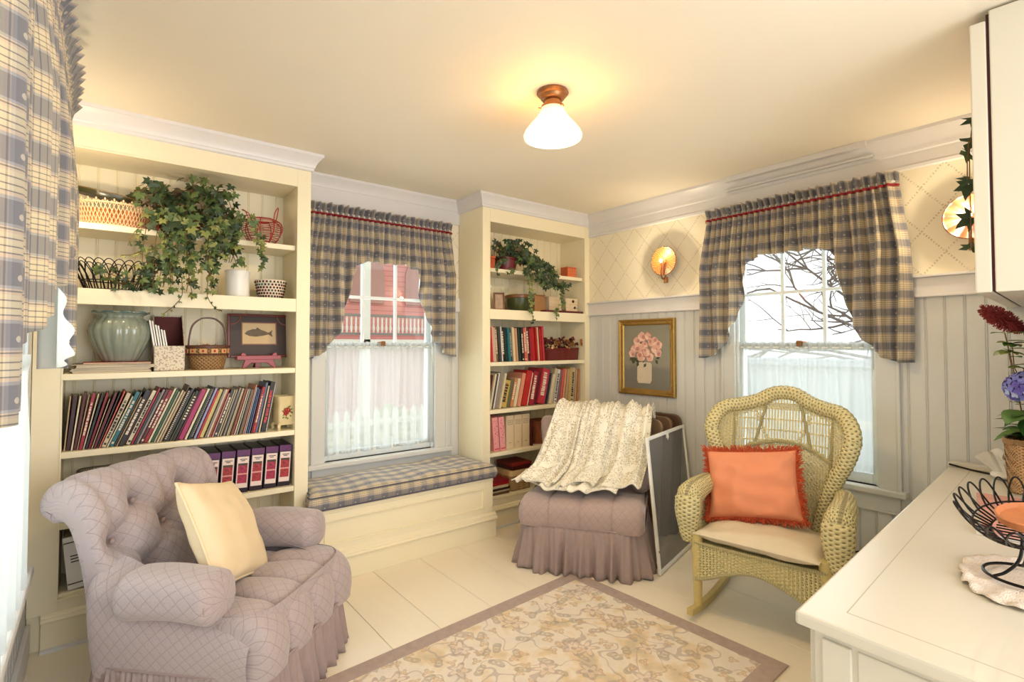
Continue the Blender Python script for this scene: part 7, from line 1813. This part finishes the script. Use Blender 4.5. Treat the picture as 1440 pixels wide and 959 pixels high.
for k, (x, y, r) in enumerate(((1.9, 7.0, 0.55), (3.3, 6.9, 0.55), (4.6, 6.9, 0.5))):
    t = thing('shrub', ['round yellow-green shrub behind the picket fence, nearest the house corner', 'middle yellow-green shrub behind the picket fence', 'yellow-green shrub at the far end of the picket fence'][k], 'shrub', (x, y, -0.62), 0, 'shrubs behind the fence'); mb = MB()
    for j in range(500):
        d = Vector((rnd.gauss(0, 1), rnd.gauss(0, 1), rnd.gauss(0, 1))).normalized(); p = Vector((0, 0, r)) + d * r * rnd.uniform(0.7, 1); oval_leaf(mb, p, d + Vector((rnd.uniform(-1, 1), rnd.uniform(-1, 1), 0)), d.orthogonal(), 0.10, 0.035, 0, 0.2)
    mb.build('leaves', paint('spring_leaf', (168, 172, 92), 0.7, 0.2), t); mb = MB()
    for j in range(5): mb.tube([(0, 0, 0), (rnd.uniform(-.2, .2), rnd.uniform(-.2, .2), r)], 0.02, 5)
    mb.build('stems', STEM, t)
# beyond the right window: low pale outbuilding, porch rail and a bare tree
t = thing('outbuilding', 'low pale grey outbuilding seen through the sheer curtain behind the rocker', 'building', (8.2, 2.2, -0.62))
mb = MB(); mb.box(0, -6, 0, 0.9, 4.5, 1.7); mb.build('wall', paint('pale_grey_siding', (196, 204, 212), 0.8, 0.03), t, smooth=False)
mb = MB(); mb.box(-0.12, -6.2, 1.7, 0.95, 4.7, 1.78); mb.build('roof_edge', paint('grey_fascia', (182, 192, 204), 0.8), t, smooth=False)
mb = MB(); mb.box(-0.03, 1.9, 0.95, 0.0, 2.4, 1.15); mb.build('vent', paint('grey_vent', (150, 158, 168), 0.7), t, smooth=False)
t = thing('deck_railing', 'white deck railing outside the window behind the rocker', 'railing', (5.4, 1.4, -0.62))
for z in (0.62, 1.25): mb = MB(); mb.box(-0.02, -2.6, z, 0.03, 2.6, z + 0.07); mb.build('rail', WTR, t, smooth=False)
for y in (-2.55, -0.05, 2.55): mb = MB(); mb.box(-0.05, y - 0.05, 0, 0.05, y + 0.05, 1.4); mb.build('post', WTR, t, smooth=False)
t = thing('bare_tree', 'bare branching tree against the white sky outside the right window', 'tree', (9.5, 1.9, -0.62))
BARK = paint('grey_bark', (120, 106, 98), 0.9, 0.2); rnd = random.Random(19); trunk, twig = MB(), MB()
def branch(p, d, L, r, depth):
    pts = [p]; q = p.copy(); dd = d.copy(); n = 6
    for i in range(n):
        dd = (dd + Vector((rnd.gauss(0, .13), rnd.gauss(0, .13), rnd.gauss(0, .10) + 0.02))).normalized(); q = q + dd * (L / n); pts.append(q.copy())
    (trunk if depth < 2 else twig).tube(pts, lambda t_: r * (1 - 0.55 * t_), 6 if depth < 2 else 4, cap=False)
    if depth >= 5: return
    for k in range(rnd.choice((2, 3, 3)) + (1 if depth < 3 else 0)):
        i = rnd.randint(2, n); a = pts[i]; e = dd.copy(); e.rotate(Matrix.Rotation(rnd.uniform(0.35, 0.95) * rnd.choice((-1, 1)), 3, Vector((rnd.uniform(.3, 1), rnd.uniform(-.5, .5), rnd.uniform(-.5, .5))).normalized()))
        branch(a, e, L * rnd.uniform(0.55, 0.8), r * 0.6, depth + 1)
branch(Vector((0, 0, 0)), Vector((0, 0.1, 1)), 2.2, 0.13, 0)
for (dy, dz, L) in ((1.0, 0.45, 2.8), (1.0, 0.1, 2.8), (1.0, 0.28, 3.0), (0.8, 0.8, 2.6), (0.4, 1.0, 2.4), (1.0, 0.6, 2.6), (-1.0, 0.3, 2.2)): branch(Vector((0, 0.1, 1.5 + 0.5 * dz)), Vector((-0.1, dy, dz)).normalized(), L, 0.030, 2)
trunk.build('trunk', BARK, t); twig.build('branches', BARK, t)
